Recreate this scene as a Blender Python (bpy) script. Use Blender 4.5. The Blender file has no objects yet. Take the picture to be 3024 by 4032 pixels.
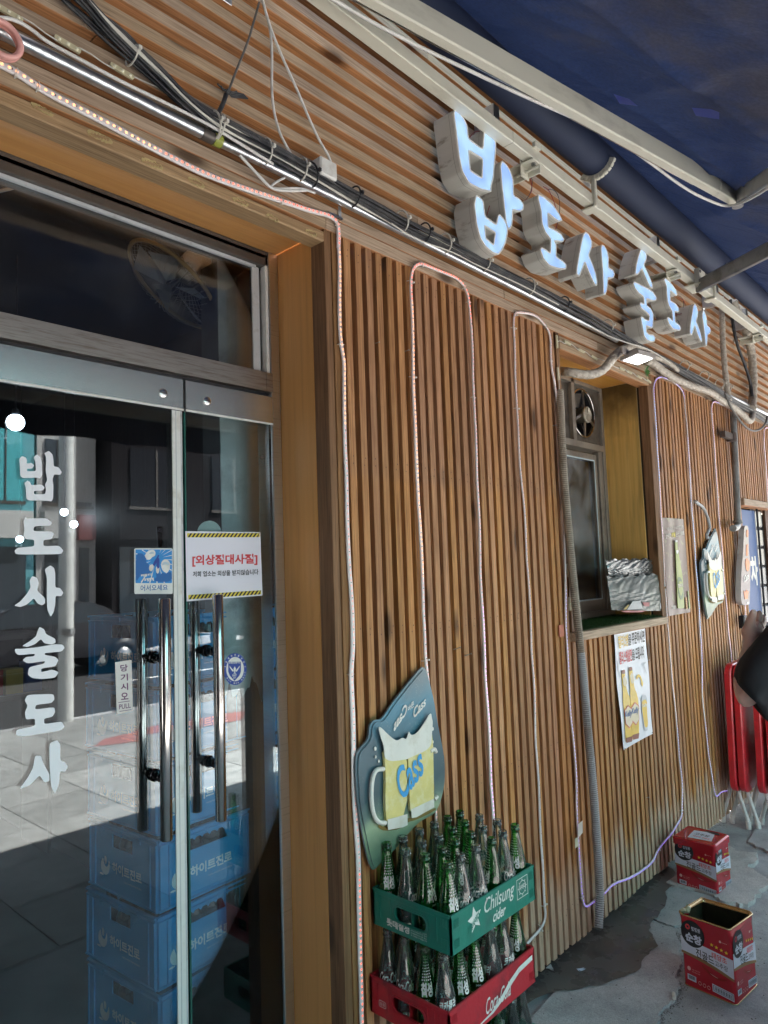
import bpy, bmesh, math, random
import numpy as np
from mathutils import Vector, Matrix
from mathutils.geometry import tessellate_polygon
random.seed(7)
S = bpy.context.scene
COL = S.collection
rad = math.radians
# ------------------------------------------------------------------ camera
FPX, YAW, PIT, ROL = 2795., rad(47.3714), rad(4.8031), rad(-1.9918)
CAM = Vector((0, -1.55, 1.60))
fw = Vector((math.cos(PIT)*math.sin(YAW), math.cos(PIT)*math.cos(YAW), math.sin(PIT)))
r0 = Vector((math.cos(YAW), -math.sin(YAW), 0)); u0 = r0.cross(fw)
cr, sr = math.cos(ROL), math.sin(ROL)
RX = r0*cr+u0*sr; UP = u0*cr-r0*sr
cd = bpy.data.cameras.new('camera'); cam = bpy.data.objects.new('camera', cd); COL.objects.link(cam)
cam.matrix_world = Matrix(((RX.x, UP.x, -fw.x, CAM.x), (RX.y, UP.y, -fw.y, CAM.y), (RX.z, UP.z, -fw.z, CAM.z), (0, 0, 0, 1)))
cd.sensor_fit = 'VERTICAL'; cd.sensor_height = 36.0; cd.lens = FPX/4032*36.0
cd.clip_start = 0.05; cd.clip_end = 800
S.camera = cam
# ------------------------------------------------------------------ light
SUNV = Vector((0.55, 0.33, 1.0)).normalized()
w = bpy.data.worlds.new("World"); S.world = w; w.use_nodes = True
nt = w.node_tree; bg = nt.nodes['Background']
sky = nt.nodes.new('ShaderNodeTexSky'); sky.sky_type = 'NISHITA'; sky.sun_disc = False
sky.sun_elevation = math.asin(SUNV.z); sky.sun_rotation = math.atan2(SUNV.x, SUNV.y)
hsv = nt.nodes.new('ShaderNodeHueSaturation'); hsv.inputs['Saturation'].default_value = .60; nt.links.new(sky.outputs[0], hsv.inputs['Color'])
wm = nt.nodes.new('ShaderNodeMix'); wm.data_type = 'RGBA'; wm.blend_type = 'MULTIPLY'; wm.inputs[0].default_value = 1; wm.inputs[7].default_value = (1.0, .94, .88, 1); nt.links.new(hsv.outputs[0], wm.inputs[6])
nt.links.new(wm.outputs[2], bg.inputs[0]); bg.inputs[1].default_value = 0.10
ld = bpy.data.lights.new('sun', 'SUN'); ld.energy = 5.0; ld.angle = rad(0.5); ld.color = (1, .95, .88)
lo = bpy.data.objects.new('sun', ld); COL.objects.link(lo)
lo.rotation_euler = (-SUNV).to_track_quat('-Z', 'Y').to_euler()
S.view_settings.view_transform = 'Standard'; S.view_settings.look = 'None'
S.view_settings.exposure = 3.0; S.view_settings.gamma = 1
S.render.engine = 'CYCLES'
S.cycles.max_bounces = 10; S.cycles.transparent_max_bounces = 24; S.cycles.glossy_bounces = 5
S.cycles.diffuse_bounces = 4; S.cycles.caustics_reflective = False; S.cycles.caustics_refractive = False
S.cycles.sample_clamp_indirect = 4.0

def ray(px, py):
    return fw + RX*((px-1512)/FPX) - UP*((py-2016)/FPX)
def aty(px, py, Y=0.):
    d = ray(px, py); return CAM + d*((Y-CAM.y)/d.y)
def atz(px, py, Z=0.):
    d = ray(px, py); return CAM + d*((Z-CAM.z)/d.z)
def atd(px, py, t):
    return CAM + ray(px, py)*t
def atp(px, py, p0, n):
    d = ray(px, py); return CAM + d*((p0-CAM).dot(n)/d.dot(n))
def crop(ox, oy, s, pts): return [(ox+x*s, oy+y*s) for x, y in pts]
# ------------------------------------------------------------------ mesh helper
class MB:
    def __init__(s): s.v = []; s.f = []; s.m = []; s.sm = []; s.r = []
    def add(s, vs, fs, mat=0, sm=False, r=0.5):
        b = len(s.v); s.v += [tuple(v) for v in vs]
        for f in fs:
            s.f.append([b+i for i in f]); s.m.append(mat); s.sm.append(sm); s.r.append(r)
        return s
    def box(s, x0, x1, y0, y1, z0, z1, mat=0, r=0.5, M=None):
        vs = [Vector((x, y, z)) for x in (x0, x1) for y in (y0, y1) for z in (z0, z1)]
        if M is not None: vs = [M @ v for v in vs]
        return s.add(vs, [(0, 1, 3, 2), (4, 6, 7, 5), (0, 4, 5, 1), (2, 3, 7, 6), (0, 2, 6, 4), (1, 5, 7, 3)], mat, False, r)
    def beam(s, a, b, wd, ht, mat=0, r=0.5, up=Vector((0, 0, 1))):
        a = Vector(a); b = Vector(b); d = (b-a).normalized(); x = d.cross(up).normalized(); z = x.cross(d)
        vs = [p+x*i*wd/2+z*j*ht/2 for p in (a, b) for i, j in ((-1, -1), (1, -1), (1, 1), (-1, 1))]
        return s.add(vs, [(0, 3, 2, 1), (4, 5, 6, 7), (0, 1, 5, 4), (1, 2, 6, 5), (2, 3, 7, 6), (3, 0, 4, 7)], mat, False, r)
    def tube(s, pts, rr, n=8, mat=0, caps=True, r=.5, smooth=True, ell=1.0, up0=None):
        pts = [Vector(p) for p in pts]; N = len(pts)
        rs = rr if isinstance(rr, (list, tuple)) else [rr]*N
        vs = []; prev = None
        for i, p in enumerate(pts):
            d = (pts[min(i+1, N-1)]-pts[max(i-1, 0)]).normalized()
            if prev is None:
                up = up0 or (Vector((0, 0, 1)) if abs(d.z) < .9 else Vector((0, 1, 0)))
                x = d.cross(up).normalized()
            else:
                x = (prev-d*prev.dot(d)).normalized()
            prev = x; y = d.cross(x)
            vs += [p+(x*math.cos(2*math.pi*k/n)+y*math.sin(2*math.pi*k/n)*ell)*rs[i] for k in range(n)]
        fs = [(i*n+k, i*n+(k+1) % n, (i+1)*n+(k+1) % n, (i+1)*n+k) for i in range(N-1) for k in range(n)]
        s.add(vs, fs, mat, smooth, r)
        if caps: s.add(vs[:n], [tuple(range(n))[::-1]], mat, False, r); s.add(vs[-n:], [tuple(range(n))], mat, False, r)
        return s
    def lathe(s, prof, n=20, c=(0, 0, 0), mat=0, smooth=True, M=None, r=.5):
        c = Vector(c); vs = []
        for (rr, z) in prof:
            for k in range(n):
                v = Vector((rr*math.cos(2*math.pi*k/n), rr*math.sin(2*math.pi*k/n), z))
                vs.append((M @ v if M is not None else v)+c)
        P = len(prof)
        fs = [(i*n+k, i*n+(k+1) % n, (i+1)*n+(k+1) % n, (i+1)*n+k) for i in range(P-1) for k in range(n)]
        return s.add(vs, fs, mat, smooth, r)
    def flat(s, loops, fn, off=0., mat=0, r=.5):
        """planar polygon (with holes); fn(x,y,off)->world"""
        tris = tessellate_polygon([[Vector((p[0], p[1], 0)) for p in L] for L in loops])
        pts = [p for L in loops for p in L]
        return s.add([fn(p[0], p[1], off) for p in pts], [tuple(t) for t in tris], mat, False, r)
    def slab(s, loops, fn, o0, o1, mat=0, side=None, back=True, r=.5):
        s.flat(loops, fn, o1, mat, r)
        if back: s.flat(loops, fn, o0, mat if side is None else side, r)
        for L in loops:
            n = len(L); vs = [fn(p[0], p[1], o0) for p in L]+[fn(p[0], p[1], o1) for p in L]
            s.add(vs, [(i, (i+1) % n, n+(i+1) % n, n+i) for i in range(n)], mat if side is None else side, False, r)
        return s
    def text(s, st, quad, fn, off=0.001, mat=0, bold=0., shear=0., keep=False):
        """quad = bl, br, tr, tl in fn's coordinates"""
        vs, fs, asp = text_tris(st, bold, shear); bl, br, tr, tl = quad
        out = []
        for x, y in vs:
            a = (bl[0]+(br[0]-bl[0])*x, bl[1]+(br[1]-bl[1])*x); b = (tl[0]+(tr[0]-tl[0])*x, tl[1]+(tr[1]-tl[1])*x)
            out.append(fn(a[0]+(b[0]-a[0])*y, a[1]+(b[1]-a[1])*y, off))
        return s.add(out, fs, mat)
_tc = {}
def text_tris(st, bold=0., shear=0.):
    k = (st, bold, shear)
    if k in _tc: return _tc[k]
    cu = bpy.data.curves.new('txt', 'FONT'); cu.body = st; cu.size = 1; cu.offset = bold; cu.shear = shear
    cu.resolution_u = 3; cu.fill_mode = 'FRONT'
    o = bpy.data.objects.new('txt', cu); COL.objects.link(o)
    bpy.context.view_layer.update()
    me = bpy.data.meshes.new_from_object(o.evaluated_get(bpy.context.evaluated_depsgraph_get()))
    vs = [(v.co.x, v.co.y) for v in me.vertices]; fs = [tuple(p.vertices) for p in me.polygons]
    bpy.data.objects.remove(o); bpy.data.curves.remove(cu); bpy.data.meshes.remove(me)
    x0 = min(v[0] for v in vs); x1 = max(v[0] for v in vs); y0 = min(v[1] for v in vs); y1 = max(v[1] for v in vs)
    r = ([((x-x0)/(x1-x0), (y-y0)/(y1-y0)) for x, y in vs], fs, (x1-x0)/(y1-y0))
    _tc[k] = r; return r
def build(name, mb, mats, parent=None, local=False, bevel=0., smooth_angle=None):
    me = bpy.data.meshes.new(name); me.from_pydata(mb.v, [], mb.f)
    for m in (mats if isinstance(mats, (list, tuple)) else [mats]): me.materials.append(m)
    me.polygons.foreach_set('material_index', mb.m); me.polygons.foreach_set('use_smooth', mb.sm)
    a = me.attributes.new('rnd', 'FLOAT', 'FACE'); a.data.foreach_set('value', mb.r)
    me.validate(); me.update()
    bm = bmesh.new(); bm.from_mesh(me); bmesh.ops.recalc_face_normals(bm, faces=bm.faces); bm.to_mesh(me); bm.free()
    o = bpy.data.objects.new(name, me); COL.objects.link(o)
    if parent is not None:
        o.parent = parent
        if parent.type == 'EMPTY' and not local: o.location = -parent.location
    if bevel:
        b = o.modifiers.new('bevel', 'BEVEL'); b.width = bevel; b.segments = 1; b.limit_method = 'ANGLE'; b.angle_limit = rad(50)
    return o
def tag(o, label=None, cat=None, group=None, kind=None):
    if label: o['label'] = label
    if cat: o['category'] = cat
    if group: o['group'] = group
    if kind: o['kind'] = kind
    return o
def thing(name, label, cat, loc=(0, 0, 0), group=None):
    o = bpy.data.objects.new(name, None); o.empty_display_size = .05; COL.objects.link(o); o.location = loc
    return tag(o, label, cat, group)
def dup(root, loc=None, rotz=None, label=None, group=None):
    def cp(o, par):
        c = o.copy(); COL.objects.link(c)
        if par is not None: c.parent = par
        for ch in kids.get(o.name, []): cp(ch, c)
        return c
    kids = {}
    for o in bpy.data.objects:
        if o.parent: kids.setdefault(o.parent.name, []).append(o)
    r = cp(root, None)
    if loc is not None: r.location = loc
    if rotz is not None: r.rotation_euler = (0, 0, rotz)
    if label: r['label'] = label
    if group: r['group'] = group
    return r
def chaikin(L, k=1, closed=True):
    for _ in range(k):
        out = []; n = len(L)
        for i in range(n if closed else n-1):
            a, b = L[i], L[(i+1) % n]
            out += [tuple(a[j]*.75+b[j]*.25 for j in range(len(a))), tuple(a[j]*.25+b[j]*.75 for j in range(len(a)))]
        L = out if closed else [tuple(L[0])]+out+[tuple(L[-1])]
    return L
def soften(L, f=.16):
    out = []; n = len(L)
    for i in range(n):
        a, b, c = L[i-1], L[i], L[(i+1) % n]
        p = tuple(b[j]+(a[j]-b[j])*f for j in (0, 1)); q = tuple(b[j]+(c[j]-b[j])*f for j in (0, 1)); m = tuple(.25*p[j]+.25*q[j]+.5*b[j] for j in (0, 1)); out += [p, m, q]
    return out
def inset(L, d):
    n = len(L); A = sum(L[i][0]*L[(i+1) % n][1]-L[(i+1) % n][0]*L[i][1] for i in range(n)); sg = 1 if A > 0 else -1
    out = []
    for i in range(n):
        p, c, q = Vector(L[i-1][:2]), Vector(L[i][:2]), Vector(L[(i+1) % n][:2])
        a = (c-p); b = (q-c)
        if a.length < 1e-9 or b.length < 1e-9: out.append((c.x, c.y)); continue
        a.normalize(); b.normalize()
        nn = Vector((-a.y-b.y, a.x+b.x))*sg
        if nn.length < 1e-6: out.append((c.x, c.y)); continue
        nn.normalize(); k = max(.5, nn.dot(Vector((-a.y, a.x))*sg)); c = c+nn*(d/k); out.append((c.x, c.y))
    return out
def smooth_path(pts, k=2): return [Vector(p) for p in chaikin([tuple(p) for p in pts], k, closed=False)]
def resample(pts, step):
    pts = [Vector(p) for p in pts]; out = [pts[0].copy()]; acc = 0.
    for a, b in zip(pts, pts[1:]):
        L = (b-a).length
        if L < 1e-9: continue
        t = step-acc
        while t <= L: out.append(a+(b-a)*(t/L)); t += step
        acc = L-(t-step)
    return out
# ------------------------------------------------------------------ materials
def newmat(name):
    m = bpy.data.materials.new(name); m.use_nodes = True; nt = m.node_tree
    return m, nt, nt.nodes, nt.links, nt.nodes['Principled BSDF']
def _c(c): return (c[0], c[1], c[2], 1)
def basic(name, c, rough=.5, metal=0., var=.12, vs=12., bump=0., bs=60., dirt=None, ds=6., spec=.5, coat=0., stretch=None, dlo=.5, dhi=.7):
    m, nt, N, L, P = newmat(name)
    P.inputs['Roughness'].default_value = rough; P.inputs['Metallic'].default_value = metal
    P.inputs['Specular IOR Level'].default_value = spec; P.inputs['Coat Weight'].default_value = coat
    tc = N.new('ShaderNodeTexCoord'); src = tc.outputs['Object']
    if stretch:
        mp = N.new('ShaderNodeMapping'); mp.inputs['Scale'].default_value = stretch; L.new(src, mp.inputs[0]); src = mp.outputs[0]
    n1 = N.new('ShaderNodeTexNoise'); n1.inputs['Scale'].default_value = vs; n1.inputs['Detail'].default_value = 5; L.new(src, n1.inputs['Vector'])
    mx = N.new('ShaderNodeMix'); mx.data_type = 'RGBA'; L.new(n1.outputs[0], mx.inputs[0])
    mx.inputs[6].default_value = _c([max(0, x*(1-var*1.8)) for x in c]); mx.inputs[7].default_value = _c([min(1, x*(1+var*1.8)) for x in c])
    out = mx.outputs[2]
    if dirt:
        n2 = N.new('ShaderNodeTexNoise'); n2.inputs['Scale'].default_value = ds; n2.inputs['Detail'].default_value = 8; n2.inputs['Roughness'].default_value = .65; L.new(src, n2.inputs['Vector'])
        mr = N.new('ShaderNodeMapRange'); mr.inputs[1].default_value = dlo; mr.inputs[2].default_value = dhi; L.new(n2.outputs[0], mr.inputs[0])
        m2 = N.new('ShaderNodeMix'); m2.data_type = 'RGBA'; L.new(mr.outputs[0], m2.inputs[0]); L.new(out, m2.inputs[6]); m2.inputs[7].default_value = _c(dirt); out = m2.outputs[2]
    L.new(out, P.inputs['Base Color'])
    if bump:
        n3 = N.new('ShaderNodeTexNoise'); n3.inputs['Scale'].default_value = bs; n3.inputs['Detail'].default_value = 6; L.new(src, n3.inputs['Vector'])
        b = N.new('ShaderNodeBump'); b.inputs['Strength'].default_value = bump; b.inputs['Distance'].default_value = .01; L.new(n3.outputs[0], b.inputs['Height']); L.new(b.outputs[0], P.inputs['Normal'])
    return m
def emit(name, c, s):
    m, nt, N, L, P = newmat(name); P.inputs['Base Color'].default_value = _c(c); P.inputs['Emission Color'].default_value = _c(c); P.inputs['Emission Strength'].default_value = s
    return m
def glass(name, tint, k=1.8, rough=0., dust=0.):
    m, nt, N, L, P = newmat(name); N.remove(P); out = [n for n in N if n.type == 'OUTPUT_MATERIAL'][0]
    fr = N.new('ShaderNodeFresnel'); fr.inputs[0].default_value = 1.5
    mu = N.new('ShaderNodeMath'); mu.operation = 'MULTIPLY'; mu.use_clamp = True; L.new(fr.outputs[0], mu.inputs[0]); mu.inputs[1].default_value = k
    tr = N.new('ShaderNodeBsdfTransparent'); tr.inputs[0].default_value = _c(tint); gl = N.new('ShaderNodeBsdfGlossy'); gl.inputs['Roughness'].default_value = rough
    mx = N.new('ShaderNodeMixShader'); L.new(mu.outputs[0], mx.inputs[0]); L.new(tr.outputs[0], mx.inputs[1]); L.new(gl.outputs[0], mx.inputs[2]); res = mx.outputs[0]
    if dust:
        tc = N.new('ShaderNodeTexCoord'); nz = N.new('ShaderNodeTexNoise'); nz.inputs['Scale'].default_value = 5; nz.inputs['Detail'].default_value = 9; nz.inputs['Roughness'].default_value = .7; L.new(tc.outputs['Object'], nz.inputs['Vector'])
        mr = N.new('ShaderNodeMapRange'); mr.inputs[1].default_value = .42; mr.inputs[2].default_value = .8; mr.inputs[4].default_value = dust; L.new(nz.outputs[0], mr.inputs[0])
        df = N.new('ShaderNodeBsdfDiffuse'); df.inputs[0].default_value = (.55, .57, .6, 1); m2 = N.new('ShaderNodeMixShader'); L.new(mr.outputs[0], m2.inputs[0]); L.new(res, m2.inputs[1]); L.new(df.outputs[0], m2.inputs[2]); res = m2.outputs[0]
    L.new(res, out.inputs['Surface']); return m
def wood(name, c1, c2, axis='z', under=None, grey=None, gz=.32, tint=.25, rough=.6, knots=True, lift=None, dark=(.05, .022, .01), gs=1., low=None):
    m, nt, N, L, P = newmat(name)
    tc = N.new('ShaderNodeTexCoord'); at = N.new('ShaderNodeAttribute'); at.attribute_name = 'rnd'
    sc = N.new('ShaderNodeVectorMath'); sc.operation = 'SCALE'; sc.inputs[0].default_value = (17, 31, 7); L.new(at.outputs['Fac'], sc.inputs['Scale'])
    ad = N.new('ShaderNodeVectorMath'); ad.operation = 'ADD'; L.new(tc.outputs['Object'], ad.inputs[0]); L.new(sc.outputs[0], ad.inputs[1])
    def stretched(al, ac):
        mp = N.new('ShaderNodeMapping'); s = [ac*gs]*3; s['xyz'.index(axis)] = al*gs; mp.inputs['Scale'].default_value = s; L.new(ad.outputs[0], mp.inputs[0]); return mp.outputs[0]
    n1 = N.new('ShaderNodeTexNoise'); n1.inputs['Scale'].default_value = 1; n1.inputs['Detail'].default_value = 4; n1.inputs['Distortion'].default_value = 1.2; L.new(stretched(1.3, 38), n1.inputs['Vector'])
    wv = N.new('ShaderNodeMath'); wv.operation = 'MULTIPLY'; L.new(n1.outputs[0], wv.inputs[0]); wv.inputs[1].default_value = 9.
    fr = N.new('ShaderNodeMath'); fr.operation = 'PINGPONG'; L.new(wv.outputs[0], fr.inputs[0]); fr.inputs[1].default_value = 1.
    n2 = N.new('ShaderNodeTexNoise'); n2.inputs['Scale'].default_value = 1; n2.inputs['Detail'].default_value = 3; L.new(stretched(5, 190), n2.inputs['Vector'])
    av = N.new('ShaderNodeMath'); av.operation = 'MULTIPLY_ADD'; L.new(n2.outputs[0], av.inputs[0]); av.inputs[1].default_value = 1.7; 
    hf = N.new('ShaderNodeMath'); hf.operation = 'MULTIPLY_ADD'; L.new(fr.outputs[0], hf.inputs[0]); hf.inputs[1].default_value = .34; hf.inputs[2].default_value = -.5; L.new(hf.outputs[0], av.inputs[2]); av.use_clamp = True
    mx = N.new('ShaderNodeMix'); mx.data_type = 'RGBA'; L.new(av.outputs[0], mx.inputs[0]); mx.inputs[6].default_value = _c(c1); mx.inputs[7].default_value = _c(c2)
    col = mx.outputs[2]
    sp = N.new('ShaderNodeSeparateXYZ'); L.new(tc.outputs['Object'], sp.inputs[0])
    nb = N.new('ShaderNodeTexNoise'); nb.inputs['Scale'].default_value = 1; nb.inputs['Detail'].default_value = 4; L.new(stretched(2.2, 7), nb.inputs['Vector'])
    def mixin(fac, c, mode='MIX'):
        nonlocal col
        k = N.new('ShaderNodeMix'); k.data_type = 'RGBA'; k.blend_type = mode; L.new(fac, k.inputs[0]); L.new(col, k.inputs[6])
        if isinstance(c, tuple): k.inputs[7].default_value = _c(c)
        else: L.new(c, k.inputs[7])
        col = k.outputs[2]
    if low:   # second, yellower stain band below a height
        mr = N.new('ShaderNodeMapRange'); mr.inputs[1].default_value = low[0]+.012; mr.inputs[2].default_value = low[0]-.012; mr.inputs[4].default_value = low[2]; L.new(sp.outputs['Z'], mr.inputs[0]); mixin(mr.outputs[0], low[1], 'MULTIPLY')
    # blotchy age
    mr = N.new('ShaderNodeMapRange'); mr.inputs[1].default_value = .5; mr.inputs[2].default_value = .75; mr.inputs[4].default_value = .40 if knots else .12; L.new(nb.outputs[0], mr.inputs[0]); mixin(mr.outputs[0], tuple(x*.8 for x in c1))
    hs = N.new('ShaderNodeHueSaturation'); L.new(col, hs.inputs['Color'])
    vv = N.new('ShaderNodeMapRange'); vv.inputs[3].default_value = 1-tint; vv.inputs[4].default_value = 1+tint; L.new(at.outputs['Fac'], vv.inputs[0]); L.new(vv.outputs[0], hs.inputs['Value'])
    m7 = N.new('ShaderNodeMath'); m7.operation = 'MULTIPLY'; m7.inputs[1].default_value = 7.13; L.new(at.outputs['Fac'], m7.inputs[0]); f7 = N.new('ShaderNodeMath'); f7.operation = 'FRACT'; L.new(m7.outputs[0], f7.inputs[0])
    hh = N.new('ShaderNodeMapRange'); hh.inputs[3].default_value = .497; hh.inputs[4].default_value = .503; L.new(f7.outputs[0], hh.inputs[0]); L.new(hh.outputs[0], hs.inputs['Hue'])
    ss = N.new('ShaderNodeMapRange'); ss.inputs[3].default_value = .94; ss.inputs[4].default_value = 1.08; L.new(f7.outputs[0], ss.inputs[0]); L.new(ss.outputs[0], hs.inputs['Saturation'])
    col = hs.outputs[0]
    if knots:
        vo = N.new('ShaderNodeTexVoronoi'); vo.inputs['Scale'].default_value = 1; L.new(stretched(2.6, 7.5), vo.inputs['Vector'])
        mr = N.new('ShaderNodeMapRange'); mr.inputs[1].default_value = .19; mr.inputs[2].default_value = .08; mr.inputs[4].default_value = .85; L.new(vo.outputs['Distance'], mr.inputs[0]); mixin(mr.outputs[0], dark)
    if grey:
        a = N.new('ShaderNodeMath'); a.operation = 'MULTIPLY_ADD'; L.new(nb.outputs[0], a.inputs[0]); a.inputs[1].default_value = -.5; L.new(sp.outputs['Z'], a.inputs[2])
        b = N.new('ShaderNodeMath'); b.operation = 'MULTIPLY_ADD'; L.new(f7.outputs[0], b.inputs[0]); b.inputs[1].default_value = .09; L.new(a.outputs[0], b.inputs[2])
        mr = N.new('ShaderNodeMapRange'); mr.inputs[1].default_value = gz-.12; mr.inputs[2].default_value = gz-.22; mr.inputs[4].default_value = .85; L.new(b.outputs[0], mr.inputs[0]); mixin(mr.outputs[0], grey)
        k = N.new('ShaderNodeMix'); k.data_type = 'RGBA'; k.blend_type = 'MULTIPLY'; k.inputs[0].default_value = .35; L.new(col, k.inputs[6]); L.new(n2.outputs[0], k.inputs[7]); col = k.outputs[2]
    nk = N.new('ShaderNodeTexNoise'); nk.inputs['Scale'].default_value = 1; nk.inputs['Detail'].default_value = 2; L.new(stretched(9, 330), nk.inputs['Vector'])
    kr = N.new('ShaderNodeMapRange'); kr.inputs[1].default_value = .56; kr.inputs[2].default_value = .70; kr.inputs[4].default_value = .5 if knots else .12; L.new(nk.outputs[0], kr.inputs[0]); mixin(kr.outputs[0], tuple(x*.45 for x in c1))
    if under:  # downward faces tinted orange: bounced light painted in, plus less weathering there
        ge = N.new('ShaderNodeNewGeometry'); sn = N.new('ShaderNodeSeparateXYZ'); L.new(ge.outputs['Normal'], sn.inputs[0]); bounce_mask = N.new('ShaderNodeMapRange'); bounce_mask.inputs[1].default_value = -.3; bounce_mask.inputs[2].default_value = -.8; L.new(sn.outputs['Z'], bounce_mask.inputs[0]); mixin(bounce_mask.outputs[0], under, 'MULTIPLY')
    L.new(col, P.inputs['Base Color']); P.inputs['Roughness'].default_value = rough; P.inputs['Specular IOR Level'].default_value = .35
    bp = N.new('ShaderNodeBump'); bp.inputs['Strength'].default_value = .35; bp.inputs['Distance'].default_value = .002; L.new(av.outputs[0], bp.inputs['Height']); L.new(bp.outputs[0], P.inputs['Normal'])
    return m
# ------------------------------------------------------------------ materials used
C1, C2 = (.36, .162, .074), (.69, .365, .172)
M = {}
M['slat'] = wood('slat_wood', C1, C2, 'z', tint=.15, grey=(.68, .50, .36), gz=.27, low=(1.90, (1.10, 1.06, .92), .8))
M['fascia'] = wood('fascia_wood', (.28, .19, .125), (.55, .41, .285), 'x', tint=.14, under=(1.15, .72, .45))  # undersides warmed by painted bounce light
M['beam'] = wood('beam_wood', (.27, .165, .09), (.52, .35, .205), 'x', tint=.12)
M['post'] = wood('post_wood', (.15, .072, .03), (.33, .175, .078), 'z', tint=.15)
M['ply'] = wood('plywood', (.72, .365, .145), (.82, .44, .185), 'z', tint=.05, rough=.32, knots=False, gs=.35)
M['plyx'] = wood('plywood_soffit', (.66, .31, .10), (.76, .39, .135), 'x', tint=.05, rough=.32, knots=False, gs=.35)
def ply_stained():
    m = wood('stained_plywood', (.70, .42, .12), (.84, .56, .20), 'z', tint=.05, rough=.35, knots=False, gs=.35)
    nt = m.node_tree; N = nt.nodes; L = nt.links; P = N['Principled BSDF']; src = P.inputs['Base Color'].links[0].from_socket
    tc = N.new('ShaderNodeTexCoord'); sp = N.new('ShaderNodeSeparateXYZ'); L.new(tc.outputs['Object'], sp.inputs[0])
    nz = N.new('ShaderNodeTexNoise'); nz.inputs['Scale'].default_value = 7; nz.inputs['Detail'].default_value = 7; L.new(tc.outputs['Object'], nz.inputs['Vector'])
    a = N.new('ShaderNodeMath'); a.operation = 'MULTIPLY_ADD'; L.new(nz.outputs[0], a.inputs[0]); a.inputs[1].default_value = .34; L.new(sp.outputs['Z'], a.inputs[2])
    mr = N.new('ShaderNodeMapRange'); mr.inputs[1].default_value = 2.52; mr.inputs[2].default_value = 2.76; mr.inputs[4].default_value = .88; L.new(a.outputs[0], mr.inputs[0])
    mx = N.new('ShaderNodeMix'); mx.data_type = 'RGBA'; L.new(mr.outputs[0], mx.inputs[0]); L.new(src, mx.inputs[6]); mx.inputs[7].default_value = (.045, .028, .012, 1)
    mp = N.new('ShaderNodeMapping'); mp.inputs['Scale'].default_value = (9, 26, 2.2); mp.inputs['Rotation'].default_value = (.25, 0, 0); L.new(tc.outputs['Object'], mp.inputs[0])
    n2 = N.new('ShaderNodeTexNoise'); n2.inputs['Scale'].default_value = 1; n2.inputs['Detail'].default_value = 5; L.new(mp.outputs[0], n2.inputs['Vector'])
    m2 = N.new('ShaderNodeMapRange'); m2.inputs[1].default_value = .5; m2.inputs[2].default_value = .72; m2.inputs[4].default_value = .5; L.new(n2.outputs[0], m2.inputs[0])
    x2 = N.new('ShaderNodeMix'); x2.data_type = 'RGBA'; L.new(m2.outputs[0], x2.inputs[0]); L.new(mx.outputs[2], x2.inputs[6]); x2.inputs[7].default_value = (.20, .13, .045, 1)
    L.new(x2.outputs[2], P.inputs['Base Color']); return m
M['plys'] = ply_stained()
M['back'] = basic('backing_board', (.022, .013, .008), .8)
M['steel'] = basic('brushed_steel', (.70, .69, .67), .3, 1., .06, 30, bump=.08, bs=14, stretch=(1, 1, 40), dirt=(.28, .25, .22), ds=5, dlo=.55, dhi=.85)
M['steelx'] = basic('brushed_steel_rail', (.82, .81, .79), .27, 1., .08, 6, bump=.05, bs=30, stretch=(2, 2, 60))
M['dirtsteel'] = basic('stained_steel', (.50, .46, .42), .38, 1., .1, 3, bump=.1, bs=12, stretch=(3, 3, 50), dirt=(.2, .15, .11), ds=3, dlo=.45, dhi=.75)
M['darkframe'] = basic('dark_frame', (.12, .105, .095), .45, .5, .15, 8)
M['chrome'] = basic('polished_steel', (.66, .62, .59), .16, 1., .03)
M['blackchrome'] = basic('black_chrome', (.07, .07, .075), .12, 1., .03)
M['white'] = basic('white_plastic', (.78, .77, .74), .4, dirt=(.5, .45, .38), ds=12, dlo=.5, dhi=.8)
M['bead'] = basic('grey_seal', (.55, .56, .57), .4, dirt=(.3, .28, .26), ds=20, dlo=.55, dhi=.75)
M['winglass'] = glass('window_glass', (.84, .86, .87), 1.7, 0, .035)
M['doorglass'] = glass('door_glass', (.88, .94, .96), 1.6, 0, .012)
M['edgeglass'] = basic('glass_edge', (.03, .12, .10), .1)
M['vinyl'] = basic('white_vinyl', (.88, .86, .90), .45, var=.02)
M['red'] = basic('red_print', (.66, .05, .06), .45, var=.03)
M['black'] = basic('black_print', (.012, .012, .016), .5, var=.05)
M['paper'] = basic('white_paper', (.80, .77, .86), .4, var=.015, vs=3, bump=.15, bs=5)
M['yellow'] = basic('yellow_print', (.82, .66, .06), .5, var=.03)
M['navy'] = basic('navy_print', (.02, .06, .32), .5, var=.03)
M['blue'] = basic('blue_print', (.025, .25, .62), .5, var=.05)
M['dkblue'] = basic('deep_blue_print', (.01, .12, .38), .5, var=.05)
M['purple'] = basic('purple_print', (.12, .01, .10), .5)
M['blackplastic'] = basic('black_rubber', (.016, .017, .022), .5)
M['galv'] = basic('galvanised_pipe', (.62, .63, .65), .33, 1., .14, 25, bump=.15, bs=70, dirt=(.4, .33, .27), ds=14, dlo=.6, dhi=.8)
M['wallin'] = basic('interior_plaster', (.66, .74, .72), .8, dirt=(.2, .2, .19), ds=3)
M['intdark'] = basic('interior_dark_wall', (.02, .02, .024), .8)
M['turf'] = basic('artificial_turf', (.035, .09, .018), .9, var=.3, vs=150, bump=1., bs=300)
M['glue'] = basic('dried_glue', (.50, .38, .18), .3, var=.15)
M['conc'] = basic('concrete', (.30, .31, .335), .85, var=.14, vs=3.5, bump=.5, bs=28, dirt=(.19, .20, .22), ds=5, dlo=.45, dhi=.62)

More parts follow.
